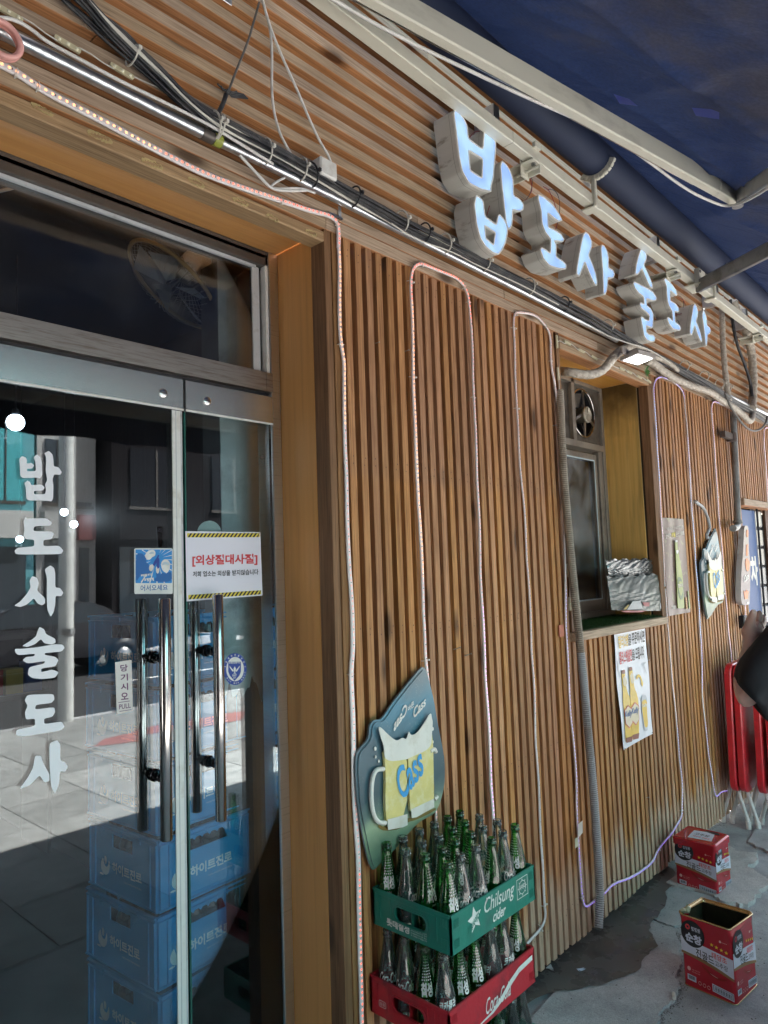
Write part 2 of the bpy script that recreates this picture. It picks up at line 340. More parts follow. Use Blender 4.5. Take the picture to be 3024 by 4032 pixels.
BX = thing('restaurant_building', 'timber slatted restaurant front with glass doors and a serving window', 'restaurant', (1.5, .1, 0))
rn = random.random
# slat wall
mb = MB(); x = 1.536
XW0, XW1 = 2.868, 3.90
while x < 7.9:
    z0 = .035+rn()*.012; z1 = 2.664; j = rn()*.004
    if x+.03 > 5.47: z0 = 2.035
    if XW0-.005 < x+.015 < XW1+.085:
        mb.box(x, x+.03, -j, .045, z0, 1.262, 0, rn())
    else: mb.box(x, x+.0295, -j, .045, z0, z1, 0, rn())
    x += .0498
build('slat_wall', mb, M['slat'], BX, bevel=.0012)
mb = MB(); mb.box(1.53, XW0, .046, .06, .04, 2.655); mb.box(XW0, XW1, .0465, .06, .04, 1.25); mb.box(XW1+.001, 5.47, .046, .06, .04, 2.655); mb.box(5.47, 8, .046, .06, 2.04, 2.655)
mb.box(-3, 8, .0365, .0605, 2.7, 4.2)
build('backing_board', mb, M['back'], BX)
# fascia of horizontal slats
mb = MB()
for k in range(0, 24):
    z = 2.712+.0622*k; xs = [-3+rn()*.5]
    while xs[-1] < 8: xs.append(xs[-1]+1.6+rn()*2.0)
    for a, b in zip(xs, xs[1:]): mb.box(a+.0006, b-.0006, -.003*rn(), .036, z, z+.0345+.0015*rn(), 0, rn())
xs = [-3, 1.46, 3.3, 5.6, 8]
for a, b in zip(xs, xs[1:]): mb.box(a, b-.001, -.004, .036, 2.664, 2.7075, 0, rn())
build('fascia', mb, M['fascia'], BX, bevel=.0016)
# header beams
mb = MB(); mb.box(-3, 1.4495, -.0065, .057, 2.6205, 2.6535, 0, .4); hb = build('header_beam', mb, M['beam'], BX, bevel=.004)
def fn0(o): return lambda x, y, off: Vector((aty(x, y, o).x, o-off, aty(x, y, o).z))
for q, (ax, ay, bx, by, wd) in enumerate([(118, 405, 205, 457, 9), (340, 515, 440, 565, 13), (552, 625, 640, 668, 12), (738, 700, 800, 740, 11), (915, 780, 975, 812, 10), (1045, 845, 1095, 875, 9), (1200, 905, 1245, 930, 9)]):
    n = 14; up = []; dn = []; rr_ = random.Random(q)
    for i in range(n+1):
        t = i/n; wv = wd*math.sin(math.pi*min(1, max(0, t*.94+.03)))**.4*(.65+.6*rr_.random()); cx = ax+(bx-ax)*t+rr_.random()*5; cy = ay+(by-ay)*t
        up.append((cx+wv*.4, cy-wv)); dn.append((cx-wv*.4, cy+wv*.8))
    L_ = chaikin(up+dn[::-1], 1); L2 = [(x+(sum(a[0] for a in L_)/len(L_)-x)*(.1+.08*math.sin(k)), y+(sum(a[1] for a in L_)/len(L_)-y)*(.42+.2*math.sin(k*1.7))) for k, (x, y) in enumerate(L_)]
    mb = MB(); mb.slab([L_, L2], fn0(-.0066), 0, .0018, 0, back=False); build('glue_bead', mb, M['glue'], hb)
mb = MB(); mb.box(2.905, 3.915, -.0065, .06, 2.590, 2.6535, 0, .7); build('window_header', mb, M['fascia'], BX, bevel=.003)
# posts
for (a, b, c, d, e, f_, r_) in [(1.4505, 1.478, -.003, .06, .03, 2.663, .3), (1.4795, 1.5065, -.006, .06, .03, 2.663, .8), (1.508, 1.527, .004, .06, .03, 2.663, .55), (2.872, 2.9005, -.006, .05, 1.304, 2.663, .6), (3.9, 3.985, -.002, .05, 1.2635, 2.5895, .45), (3.9165, 3.985, -.002, .05, 2.591, 2.663, .6)]:
    build('post', MB().box(a, b, c, d, e, f_, 0, r_), M['post'], BX, bevel=.0018)
mb = MB(); xx = 1.551; row = [(2.615, .012), (1.955, .02), (1.42, .015), (.865, .02), (.20, .02)]
while xx < 5.4:
    if not (2.86 < xx < 3.98):
        for z, s_ in row:
            zz = z+s_*math.sin(xx*2.1)
            for k in (0, 1):
                if rn() < .85:
                    px_, pz_ = xx-.004+k*.008*rn(), zz+(k-.5)*.022+(rn()-.5)*.006; mb.add([(px_+.0017*math.cos(a), -.0046, pz_+.0026*math.sin(a)) for a in [q*1.05 for q in range(6)]], [tuple(range(6))], 0)
    xx += .0498
tag(build('nail_hole', mb, M['black'], BX), kind='stuff')
# door recess lining
mb = MB(); mb.box(1.4495, 1.4625, .0605, .3, .02, 2.6545, 0, .4); build('jamb_lining', mb, M['ply'], BX)
mb = MB(); mb.box(-3, 1.449, .02, .3, 2.6555, 2.668, 0, .2); mb.box(2.911, 3.889, .061, .33, 2.624, 2.636, 0, .7); build('soffit_lining', mb, M['plyx'], BX)
for a_ in (3.8895, 2.9): build('window_reveal', MB().box(a_, a_+.01, .0605, .33, 1.304, 2.6235, 0, .5), M['plys'], BX)
# steel door frame
mb = MB(); Y0, Y1 = .222, .30
mb.box(1.412, 1.4490, Y0, Y1, 0, 2.654, 0); mb.box(-3, 1.4115, Y0+.004, Y1, 2.604, 2.654, 1)
build('steel_frame', mb, [M['steel'], M['darkframe']], BX, bevel=.002)
# transom bar + transom window
mb = MB(); mb.box(-3, 1.4115, .214, .30, 2.184, 2.246, 0); mb.box(1.385, 1.4113, .2125, .2138, 2.186, 2.244, 0)
build('transom_bar', mb, M['dirtsteel'], BX, bevel=.002)
mb = MB(); mb.box(-3, 1.4115, .236, .30, 2.172, 2.1835, 0); build('door_head_gap', mb, M['blackplastic'], BX)
tw = build('transom_window', MB().box(-3, 1.39, .252, .258, 2.246, 2.604, 0), M['winglass'], BX)
mb = MB(); mb.box(-3, 1.399, .226, .2515, 2.628, 2.642, 0); mb.box(1.399, 1.411, .226, .2515, 2.247, 2.642, 0)
mb.box(-3, 1.375, .240, .2515, 2.595, 2.612, 1); mb.box(1.36, 1.389, .244, .2515, 2.247, 2.6, 1)
build('window_bead', mb, [M['white'], M['bead']], tw, bevel=.0015)
# doors -------------------------------------------------
def door(nm, x0, x1, seal_side, lock_x, label):
    d = build(nm, MB().box(x0+.001, x1-.001, .2245, .2355, .11, 2.083, 0), M['doorglass'], BX); d['label'] = label
    mb = MB(); mb.box(x0, x1, .214, .246, 2.083, 2.168, 0); mb.box(x0, x1, .2135, .2139, 2.0835, 2.0885, 0); build('top_rail', mb, M['steelx'], d, bevel=.0015)
    mb = MB(); mb.box(x0, x1, .212, .2135, 2.0765, 2.0825, 0); build('rail_edge', mb, M['white'], d)
    mb = MB(); mb.box(x0, x1, .214, .246, .02, .109, 0); build('bottom_rail', mb, M['steelx'], d, bevel=.0015)
    mb = MB(); R = Matrix.Translation((lock_x, .2138, 2.118)) @ Matrix.Rotation(rad(90), 4, 'X')
    mb.lathe([(0, .0), (.011, .0), (.0125, .0006), (.0125, .0022), (.0115, .003), (.0, .003)], 20, M=R, mat=0)
    mb.box(lock_x-.008, lock_x+.008, .2102, .2107, 2.1165, 2.1195, 1); build('lock', mb, [M['steelx'], M['black']], d)
    return d
dl = door('glass_door', .30, 1.086, 1, 1.022, 'left glass door with white lettering')
dr = door('glass_door', 1.094, 1.4085, 0, 1.165, 'right glass door with a paper notice')
dx = build('glass_door', MB().box(-3, .294, .2245, .2355, .02, 2.083, 0), M['doorglass'], BX); dx['label'] = 'further glass panel at the left edge'
mb = MB(); mb.box(1.0535, 1.0845, .2195, .2243, .11, 2.0765, 0); mb.box(1.063, 1.066, .2185, .2194, .11, 2.0765, 1); mb.box(1.079, 1.0845, .2185, .2194, .11, 2.0765, 1); build('edge_seal', mb, [M['white'], M['bead']], dl, bevel=.001)
mb = MB(); mb.box(1.094, 1.0985, .2238, .2244, .11, 2.076, 0); mb.box(1.0936, 1.0939, .2245, .2355, .11, 2.076, 0); build('edge_strip', mb, M['edgeglass'], dr)
def handle(xh, d, zt, zb, zm):
    mb = MB()
    for Y in (.170, .290):
        mb.tube([(xh, Y, zb), (xh, Y, zb+.002), (xh, Y, zt-.002), (xh, Y, zt)], [.0135, .0155, .0155, .0135], 24, 0)
    h = build('handle', mb, M['chrome'], d)
    for z in zm:
        mb = MB()
        mb.tube([(xh, .172, z), (xh, .19, z), (xh, .1901, z), (xh, .20, z), (xh, .2001, z), (xh, .222, z), (xh, .224, z)], [.008, .008, .013, .013, .011, .015, .017], 18, 0)
        mb.tube([(xh, .236, z), (xh, .238, z), (xh, .262, z), (xh, .2621, z), (xh, .289, z)], [.017, .015, .011, .008, .008], 18, 0)
        build('handle_mount', mb, M['blackchrome'], d)
handle(.996, dl, 1.549, .928, (1.392, 1.083)); handle(1.162, dr, 1.552, .932, (1.392, 1.083))
# vinyl lettering on the door
V = .42194; W = .72333
LET = [
 crop(0, 1600, V, [(178,490),(205,464),(240,478),(250,500),(248,535),(295,528),(318,552),(300,580),(250,582),(252,605),(335,605),(330,520),(312,475),(345,447),(375,470),(390,520),(395,640),(375,675),(340,665),(212,670),(188,650),(185,560)]),
 crop(0, 1600, V, [(413,437),(455,415),(490,450),(498,500),(502,560),(545,568),(577,615),(560,640),(505,635),(490,680),(497,740),(495,860),(480,888),(430,880),(265,878),(245,860),(240,760),(227,715),(255,692),(278,705),(290,735),(390,730),(418,758),(400,785),(315,790),(318,820),(420,820),(428,780),(418,730),(440,690),(425,600),(430,520),(428,470)]),
 crop(0, 1600, V, [(218,1070),(235,1038),(260,1047),(430,1043),(490,1085),(470,1112),(320,1118),(310,1165),(480,1168),(505,1190),(480,1240),(405,1248),(405,1305),(550,1300),(592,1345),(570,1380),(150,1383),(132,1350),(165,1318),(318,1308),(318,1245),(240,1240),(218,1210),(228,1150)]),
 crop(0, 1600, V, [(275,1625),(300,1583),(345,1600),(362,1650),(345,1720),(420,1790),(420,1840),(390,1858),(350,1840),(315,1790),(250,1850),(190,1873),(130,1860),(190,1820),(250,1750),(285,1690)]),
 crop(0, 1600, V, [(415,1520),(470,1483),(505,1510),(515,1560),(515,1690),(560,1695),(592,1740),(570,1772),(518,1768),(515,1850),(500,1920),(473,1965),(440,1900),(435,1760),(438,1600)]),
 crop(0, 1900, W, [(203,812),(214,785),(240,798),(250,825),(300,850),(303,872),(280,882),(240,875),(222,852),(190,880),(150,895),(118,890),(160,865),(195,838)]),
 crop(0, 1900, W, [(80,905),(120,905),(200,897),(300,880),(340,882),(352,900),(335,920),(245,928),(243,938),(300,948),(318,965),(302,1000),(225,1012),(222,1032),(285,1018),(320,1032),(300,1062),(235,1070),(175,1065),(150,1045),(158,1005),(240,985),(245,972),(150,985),(122,968),(140,950),(185,945),(190,932),(100,940),(82,925)]),
 crop(0, 1900, W, [(133,1185),(150,1155),(290,1150),(297,1180),(280,1200),(195,1210),(190,1235),(295,1222),(300,1250),(285,1275),(240,1285),(240,1315),(335,1300),(352,1330),(330,1350),(130,1382),(85,1375),(90,1345),(190,1325),(190,1285),(140,1290),(135,1250),(150,1215)]),
 crop(0, 2932, W, [(190,60),(222,60),(232,95),(268,160),(268,200),(240,205),(215,165),(165,220),(105,243),(150,180),(180,125)]),
 crop(0, 2932, W, [(268,-10),(312,-25),(328,0),(328,88),(352,93),(370,120),(355,148),(326,145),(320,220),(300,268),(278,230),(270,120)])]
mb = MB(); fd = fn0(.2244)
for L in LET: mb.flat([soften(L, .22)], fd, .0004, 0)
build('vinyl_lettering', mb, M['vinyl'], dl)
mb = MB()
mb.flat([[(.0, 0), (.017, 0), (.017, .011), (0, .011)]], lambda x, y, o: Vector((1.362+x, .224-o, 1.966+y)), .0002, 0)
# small etched glass mark
for k in range(4): mb.box(1.357, 1.378, .2241, .2243, 1.957-k*.0035, 1.9585-k*.0035, 0)
build('glass_marking', mb, M['darkframe'], dr)
# paper notice -----------------------------------------------------------
N0 = .3496
def nq(x, y): return (500+x*N0, 2050+y*N0)
def npaper(o0):  # paper curls slightly off the glass
    def f(x, y, off):
        p = aty(*nq(x, y), .221); u = (x-658)/860; v = (y-118)/790
        return Vector((p.x, o0-off-.006*max(0, u-.6)*max(0, v), p.z))
    return f
mb = MB(); f = npaper(.2215)
cols = 8
def gridpoly(mb, f, c, off, mat, nx=8, ny=4):
    (ax, ay), (bx, by), (cx, cy), (dx_, dy) = c   # tl tr br bl
    vs = []
    for j in range(ny+1):
        for i in range(nx+1):
            s, t = i/nx, j/ny; x = (ax*(1-s)+bx*s)*(1-t)+(dx_*(1-s)+cx*s)*t; y = (ay*(1-s)+by*s)*(1-t)+(dy*(1-s)+cy*s)*t
            vs.append(f(x, y, off))
    mb.add(vs, [(j*(nx+1)+i, j*(nx+1)+i+1, (j+1)*(nx+1)+i+1, (j+1)*(nx+1)+i) for j in range(ny) for i in range(nx)], mat, True)
gridpoly(mb, f, [(658, 118), (1503, 130), (1522, 843), (673, 910)], 0, 0)
nt_ = build('paper_notice', mb, M['paper']); tag(nt_, 'white printed notice with red bracketed words and hazard stripes taped on right glass door', 'notice')
mb = MB()
for (tl, tr, br, bl) in [((676, 142), (1493, 140), (1495, 186), (680, 188)), ((690, 838), (1506, 784), (1508, 830), (692, 888))]:
    gridpoly(mb, f, [tl, tr, br, bl], .0006, 0)
    n = 19
    for k in range(n):
        def pt(u, v): 
            u = min(1, max(0, u)); return (tl[0]*(1-u)*(1-v)+tr[0]*u*(1-v)+bl[0]*(1-u)*v+br[0]*u*v, tl[1]*(1-u)*(1-v)+tr[1]*u*(1-v)+bl[1]*(1-u)*v+br[1]*u*v)
        a = (k+.45)/n; q = [pt(a+.022, 0), pt(a+.022+.52/n, 0), pt(a+.52/n-.022, 1), pt(a-.022, 1)]
        mb.flat([q], f, .0012, 1)
build('hazard_stripe', mb, [M['yellow'], M['black']], nt_)
mb = MB(); mb.text('[외상절대사절]', [(735, 520), (1465, 500), (1467, 372), (735, 388)], f, .0012, 0, bold=.03)
mb.text('저희 업소는 외상을 받지않습니다', [(740, 635), (1476, 608), (1476, 545), (740, 572)], f, .0012, 1, bold=.016)
build('printed_text', mb, [M['red'], M['black']], nt_)
mb = MB(); mb.flat([[(928+140*math.cos(a), 150+150*math.sin(a)) for a in [2*math.pi*k/40 for k in range(40)]]], lambda x, y, o: Vector((aty(*nq(x, y), .2365).x, .2365+o, aty(*nq(x, y), .2365).z)), .0005, 0)
tag(build('round_sticker', mb, basic('pale_sticker', (.50, .60, .56), .5, var=.02)), 'pale round blank sticker on the glass above the white notice', 'sticker')
# welcome sticker
def fs_(y0):
    return lambda x, y, off: Vector((aty(*nq(x, y), y0).x, y0-off, aty(*nq(x, y), y0).z))
fw_ = fs_(.2242)
def rrect(x0, y0, x1, y1, r, n=4):
    out = []
    for cx, cy, a0 in ((x1-r, y1-r, 0), (x0+r, y1-r, 90), (x0+r, y0+r, 180), (x1-r, y0+r, 270)):
        out += [(cx+r*math.cos(rad(a0+90*k/n)), cy+r*math.sin(rad(a0+90*k/n))) for k in range(n+1)]
    return out
mb = MB(); mb.slab([rrect(80, 312, 514, 826, 18)], fw_, 0, .0012, 0)
ws = build('welcome_sticker', mb, M['white']); tag(ws, 'blue and white welcome sticker of two people clinking bottles, left of the door gap', 'sticker')
mb = MB(); mb.flat([rrect(93, 325, 503, 704, 10)], fw_, .0015, 0)
for k in range(22):
    a = rad(-200+k*17); cx, cy = 330, 430; r1, r2 = 70, 420
    p = []
    for (r, da) in ((r1, -.2), (r2, -1.4), (r2, 1.4), (r1, .2)):
        x = cx+r*math.cos(a+rad(da)); y = cy+r*math.sin(a+rad(da)); 
        p.append((x, y))
    t = 1.
    for (x, y) in p[1:3]:
        for lo_, hi, c0, v in ((95, 501, cx, x), (327, 702, cy, y)):
            if v < lo_: t = min(t, (lo_-c0)/(v-c0))
            if v > hi: t = min(t, (hi-c0)/(v-c0))
    p[1] = (cx+(p[1][0]-cx)*t, cy+(p[1][1]-cy)*t); p[2] = (cx+(p[2][0]-cx)*t, cy+(p[2][1]-cy)*t)
    if t > .25: mb.flat([p], fw_, .0018, 1)
D = 2
mb.flat([chaikin([(95, 375), (150, 365), (190, 385), (215, 440), (210, 470), (250, 500), (240, 560), (170, 600), (130, 640), (95, 700)], D)], fw_, .0021, D)
mb.flat([chaikin([(155, 560), (240, 520), (290, 540), (260, 590), (160, 625)], D)], fw_, .0022, D)
mb.flat([chaikin([(365, 610), (400, 585), (430, 600), (480, 570), (502, 600), (502, 690), (310, 690), (305, 650)], D)], fw_, .0021, D)
mb.flat([chaikin([(318, 560), (360, 555), (370, 650), (330, 660)], D)], fw_, .0022, D)
for L in ([(195, 390), (225, 345), (270, 328), (310, 335), (318, 375), (305, 400), (280, 410), (255, 440), (225, 445), (205, 420)], [(380, 520), (380, 470), (405, 440), (445, 436), (478, 465), (482, 520), (470, 560), (445, 592), (415, 580), (392, 555)], [(240, 545), (250, 500), (285, 490), (300, 510), (285, 560), (260, 575)], [(318, 520), (345, 515), (362, 545), (350, 600), (325, 590)]):
    mb.flat([chaikin(L, 2)], fw_, .0024, 1)
for L in ([(285, 500), (300, 460), (330, 415), (345, 385), (358, 392), (345, 430), (325, 480), (305, 515)], [(325, 500), (330, 455), (345, 420), (358, 425), (362, 470), (358, 530), (340, 545)]):
    mb.flat([L], fw_, .0026, 3)
for L in ([(240, 372), (262, 352), (290, 350), (305, 372), (285, 372), (262, 380)], [(388, 505), (392, 478), (425, 458), (470, 480), (474, 505), (430, 490)]): mb.flat([chaikin(L, 1)], fw_, .0027, 4)
mb.text('부딪칠 때 더', [(150, 632), (280, 625), (276, 592), (150, 605)], fw_, .0028, 1, bold=.05)
mb.text('짜릿하게', [(190, 690), (298, 680), (292, 640), (186, 650)], fw_, .0028, 1, bold=.05)
mb.text('어서오세요', [(148, 797), (456, 782), (455, 718), (150, 726)], fw_, .0016, 5, bold=.012)
build('printed_picture', mb, [M['blue'], M['white'], M['dkblue'], M['navy'], basic('pale_grey_print', (.45, .55, .62), .5), M['dkblue']], ws)
# pull sign
mb = MB(); f4 = lambda x, y, o: Vector((aty(x*W, 1900+y*W, .2242).x, .2242-o, aty(x*W, 1900+y*W, .2242).z))
mb.slab([[(625, 978), (715, 965), (722, 1243), (634, 1262)]], f4, 0, .0016, 0)
ps = build('pull_sign', mb, basic('cream_plastic', (.70, .65, .62), .4, var=.03)); tag(ps, 'narrow cream pull sign with purple upright letters beside the left handle', 'sign')
mb = MB()
for i, ch in enumerate('당기시오'):
    y = 990+i*51; mb.text(ch, [(654+i, y+40), (694+i, y+36), (692+i, y-2), (652+i, y+2)], f4, .0022, 0, bold=.02)
mb.text('PULL', [(646, 1235), (710, 1225), (708, 1199), (646, 1208)], f4, .0022, 0, bold=.01)
mb.flat([[(642, 1196), (704, 1187), (704, 1190), (642, 1199)]], f4, .0022, 0); mb.flat([[(648, 1244), (714, 1234), (714, 1237), (648, 1247)]], f4, .0022, 0)
build('printed_text', mb, M['purple'], ps)
# round emblem sticker
mb = MB(); fe = fs_(.2242); cx, cy, ex, ey = 1215, 1672, 131, 180
ell = lambda k, n=44: [(cx+ex*k*math.cos(2*math.pi*i/n), cy+ey*k*math.sin(2*math.pi*i/n)) for i in range(n)]
mb.slab([ell(1)], fe, 0, .0008, 0); mb.flat([ell(.76)], fe, .0011, 1)
es = build('emblem_sticker', mb, [M['navy'], M['white']]); tag(es, 'round blue and white emblem sticker with a winged shield right of the handles', 'sticker')
mb = MB(); mb.flat([[(1137, 1588), (1280, 1588), (1280, 1700), (1262, 1745), (1208, 1805), (1155, 1745), (1137, 1700)]], fe, .0014, 0)
mb.text('국제안전봉사단', [(1140, 1615), (1276, 1608), (1272, 1580), (1143, 1586)], fe, .0018, 1, bold=.02)
for s in (-1, 1):
    for k in range(4): mb.flat([[(1208+s*12, 1690-k*3), (1208+s*(58-k*8), 1640+k*13-8), (1208+s*(54-k*8), 1655+k*13), (1208+s*14, 1702)]], fe, .0018+k*.0001, 1)
mb.flat([[(1208, 1640), (1222, 1665), (1212, 1710), (1224, 1722), (1192, 1722), (1204, 1710), (1195, 1665)]], fe, .0023, 1)
mb.text('EAST', [(1183, 1755), (1233, 1750), (1233, 1728), (1183, 1732)], fe, .0018, 1, bold=.03); mb.text('57', [(1194, 1782), (1222, 1778), (1222, 1758), (1194, 1760)], fe, .0018, 1, bold=.03)
def ring(txt, a0, a1, rr, h, rev=False):
    n = len(txt)
    for i, ch in enumerate(txt):
        if ch == ' ': continue
        a = rad(a0+(a1-a0)*(i/(n-1))); ux, uy = math.cos(a), math.sin(a); tx, ty = -uy, ux
        if rev: tx, ty, nx, ny = uy, -ux, -ux, -uy
        else: nx, ny = ux, uy
        px, py = cx+ex*rr*ux, cy+ey*rr*uy; q = []
        for (s, t) in ((-1, -1), (1, -1), (1, 1), (-1, 1)): q.append((px+(tx*s*.8+nx*t)*h, py+(ty*s*.8+ny*t)*h*1.1))
        mb.text(ch, q, fe, .0012, 1, bold=.03)
ring('★국제안전봉사단★', 190, 350, .88, 10); ring('봉사가 끝나는 미래까지', 140, 15, .88, 8, True)
build('printed_emblem', mb, [M['navy'], M['white']], es)
M['alu'] = basic('brown_aluminium', (.30, .265, .225), .4, .3, .1, 6, dirt=(.12, .10, .08), ds=5, dlo=.5, dhi=.8)
M['greasy'] = basic('greasy_steel', (.20, .18, .155), .5, .5, .2, 5, dirt=(.05, .04, .03), ds=7, dlo=.4, dhi=.7)
M['wrap'] = basic('vinyl_wrapped_pipe', (.52, .46, .385), .55, var=.12, vs=30, bump=1., bs=26, dirt=(.22, .17, .12), ds=16, dlo=.5, dhi=.75, stretch=(1, 3, 3))
M['whitecable'] = basic('white_cable', (.74, .72, .69), .4, dirt=(.4, .36, .3), ds=20, dlo=.55, dhi=.8)
M['cable'] = basic('black_cable', (.02, .021, .026), .42, var=.3, vs=30, dirt=(.10, .095, .09), ds=26, dlo=.45, dhi=.75)
M['cable2'] = basic('dusty_cable', (.13, .12, .11), .6, var=.3, vs=30)
M['tie'] = basic('nylon_tie', (.72, .69, .62), .35)
M['modbody'] = basic('yellowed_module', (.60, .54, .36), .35, var=.1)
M['modlens'] = basic('module_lens', (.85, .80, .62), .1)
M['strip'] = basic('clear_led_sleeve', (.80, .74, .73), .18, var=.06, vs=60, coat=.6, bump=.1, bs=50)
M['chip'] = basic('strip_components', (.12, .10, .10), .4)
M['cond'] = basic('grey_conduit', (.38, .40, .42), .42, var=.08, dirt=(.25, .21, .16), ds=4, dlo=.5, dhi=.75)
M['condb'] = basic('tan_conduit', (.33, .28, .22), .5, var=.1, dirt=(.16, .12, .09), ds=8, dlo=.45, dhi=.7)
M['screw'] = basic('screw_metal', (.5, .47, .42), .3, 1.)
# ---- serving window -----------------------------------------------------
ww = build('serving_window', MB().box(2.93, 3.765, .292, .297, 1.405, 2.19, 0), glass('hazy_window_glass', (.80, .82, .80), 1.7, .05, .42), BX)
mb = MB(); Y0, Y1 = .262, .33
mb.box(2.911, 3.889, Y0, Y1, 1.31, 1.345); mb.box(3.858, 3.889, Y0, Y1, 1.3452, 2.6235); mb.box(2.911, 2.935, Y0, Y1, 1.3452, 2.6235)
mb.box(2.9352, 3.8578, Y0-.004, Y1, 2.243, 2.279); mb.box(3.515, 3.55, Y0, Y1, 2.2792, 2.6235); mb.box(2.9352, 3.8578, Y0, Y1, 2.600, 2.6235)
build('window_frame', mb, M['alu'], ww, bevel=.002)
mb = MB(); mb.box(3.7655, 3.80, .278, .31, 1.3455, 2.222); mb.box(2.9352, 3.765, .278, .31, 2.1905, 2.222); mb.box(2.9352, 3.765, .278, .31, 1.3455, 1.4045); mb.box(3.812, 3.8575, .27, .31, 1.3455, 2.2425)
build('sash', mb, M['alu'], ww, bevel=.002)
mb = MB(); mb.box(3.7585, 3.7655, .274, .2778, 1.405, 2.19); mb.box(2.9352, 3.7584, .274, .2778, 2.183, 2.19); mb.box(2.9352, 3.7584, .274, .2778, 1.405, 1.412)
build('window_bead', mb, basic('pale_blue_bead', (.55, .66, .70), .4), ww)
mb = MB(); cf = (3.655, 2.447); R = .135
circ = lambda r, n=36, c=cf: [(c[0]+r*math.cos(2*math.pi*i/n), c[1]+r*math.sin(2*math.pi*i/n)) for i in range(n)]
fw2 = lambda Y: (lambda x, y, o: Vector((x, Y-o, y)))
mb.slab([[(3.5502, 2.2792), (3.8578, 2.2792), (3.8578, 2.5998), (3.5502, 2.5998)], circ(R)], fw2(.285), 0, .006, 0)
mb.box(2.9352, 3.5148, .285, .289, 2.2792, 2.5998, 0)
build('upper_panel', mb, M['greasy'], ww)
ef = thing('exhaust_fan', 'greasy round exhaust fan in the panel above the serving window', 'fan', (cf[0], .27, cf[1]))
mb = MB(); mb.tube([(x, .272, z) for x, z in circ(R)]+[(circ(R)[0][0], .272, circ(R)[0][1])], .0055, 8, 0, caps=False); build('ring', mb, M['chrome'], ef)
mb = MB()
for a in (88, 205, 335, 272): mb.beam((cf[0], .262, cf[1]), (cf[0]+R*math.cos(rad(a)), .272, cf[1]+R*math.sin(rad(a))), .014, .006, 0, up=Vector((0, 1, 0)))
build('strut', mb, M['galv'], ef)
mb = MB(); Rm = Matrix.Translation((cf[0]+.004, .262, cf[1]-.012)) @ Matrix.Rotation(rad(90), 4, 'X')
mb.lathe([(0, -.05), (.042, -.05), (.042, .004), (.046, .006), (.046, .016), (.040, .019), (.038, .015), (0, .015)], 28, M=Rm)
for a in (0, 90): mb.box(-.038, .038, -.004, .004, .0152, .0185, 0, M=Rm @ Matrix.Rotation(rad(a), 4, 'Z'))
build('motor_hub', mb, basic('grimy_plate', (.50, .46, .38), .45, .4, dirt=(.2, .15, .08), ds=30, dlo=.45, dhi=.7), ef)
mb = MB()
for k in range(5):
    a = rad(20+72*k); bl = []
    for (r, da, y) in ((.04, -.25, .30), (.125, -.3, .292), (.125, .32, .325), (.04, .2, .315)): bl.append((cf[0]+r*math.cos(a+da), y, cf[1]+r*math.sin(a+da)))
    mb.add(bl, [(0, 1, 2, 3)], 0)
build('blade', mb, M['greasy'], ef)
build('fan_duct', MB().lathe([(R, 0), (R, .12), (0, .12)], 30, M=Matrix.Translation((cf[0], .286, cf[1])) @ Matrix.Rotation(rad(-90), 4, 'X')), M['black'], ef)
# sill
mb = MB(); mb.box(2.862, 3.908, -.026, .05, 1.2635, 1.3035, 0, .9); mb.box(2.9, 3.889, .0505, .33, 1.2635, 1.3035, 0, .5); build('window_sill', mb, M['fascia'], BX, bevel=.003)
mb = MB(); mb.box(2.902, 3.888, -.002, .262, 1.304, 1.3075)
for k in range(9000):
    x = 2.905+rn()*.98; y = rn()*.26; h = .006+rn()*.009; a = rn()*6.28; dx, dy = math.cos(a)*.0012, math.sin(a)*.0012; lx, ly = (rn()-.5)*.008, (rn()-.5)*.008
    mb.add([(x-dx, y-dy, 1.307), (x+dx, y+dy, 1.307), (x+lx, y+ly, 1.307+h)], [(0, 1, 2)], 0)
tag(build('artificial_turf', mb, M['turf']), 'green artificial turf covering the serving window sill', 'turf', kind='stuff')
# interior behind serving window
mb = MB(); mb.box(1.9, 5, 1.6, 1.62, 0, 2.7); mb.box(1.9, 1.92, .34, 1.6, 0, 2.7); mb.box(5, 5.02, .34, 1.6, 0, 2.7); mb.box(1.9, 5.02, .06, 1.62, 2.7, 2.72)
build('kitchen_wall', mb, basic('kitchen_plaster', (.60, .58, .50), .8), BX)
# dining room interior
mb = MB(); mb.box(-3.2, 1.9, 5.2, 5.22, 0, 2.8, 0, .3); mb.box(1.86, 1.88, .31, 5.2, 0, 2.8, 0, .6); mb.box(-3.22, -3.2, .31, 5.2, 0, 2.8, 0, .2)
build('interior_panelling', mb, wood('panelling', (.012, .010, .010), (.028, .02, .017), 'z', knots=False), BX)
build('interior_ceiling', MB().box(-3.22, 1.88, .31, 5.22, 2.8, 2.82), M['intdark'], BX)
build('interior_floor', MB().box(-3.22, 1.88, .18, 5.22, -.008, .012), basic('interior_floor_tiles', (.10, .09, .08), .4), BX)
mb = MB()
rough_edge = []
xa, xb = 1.335, 1.62
for i in range(30): rough_edge.append((xa+(xb-xa)*i/29, 1.20+.05*rn()+.05*math.sin(i*.7)*(rn())))
mb.slab([rough_edge+[(xb, 2.66), (xa, 2.66)]], fw2(.40), 0, .004, 0)
mb.box(xa, xb, .404, .50, .012, 2.66, 1)
build('interior_column', mb, [M['wallin'], basic('bare_column', (.09, .095, .10), .8, dirt=(.05, .045, .04), ds=4)], BX)
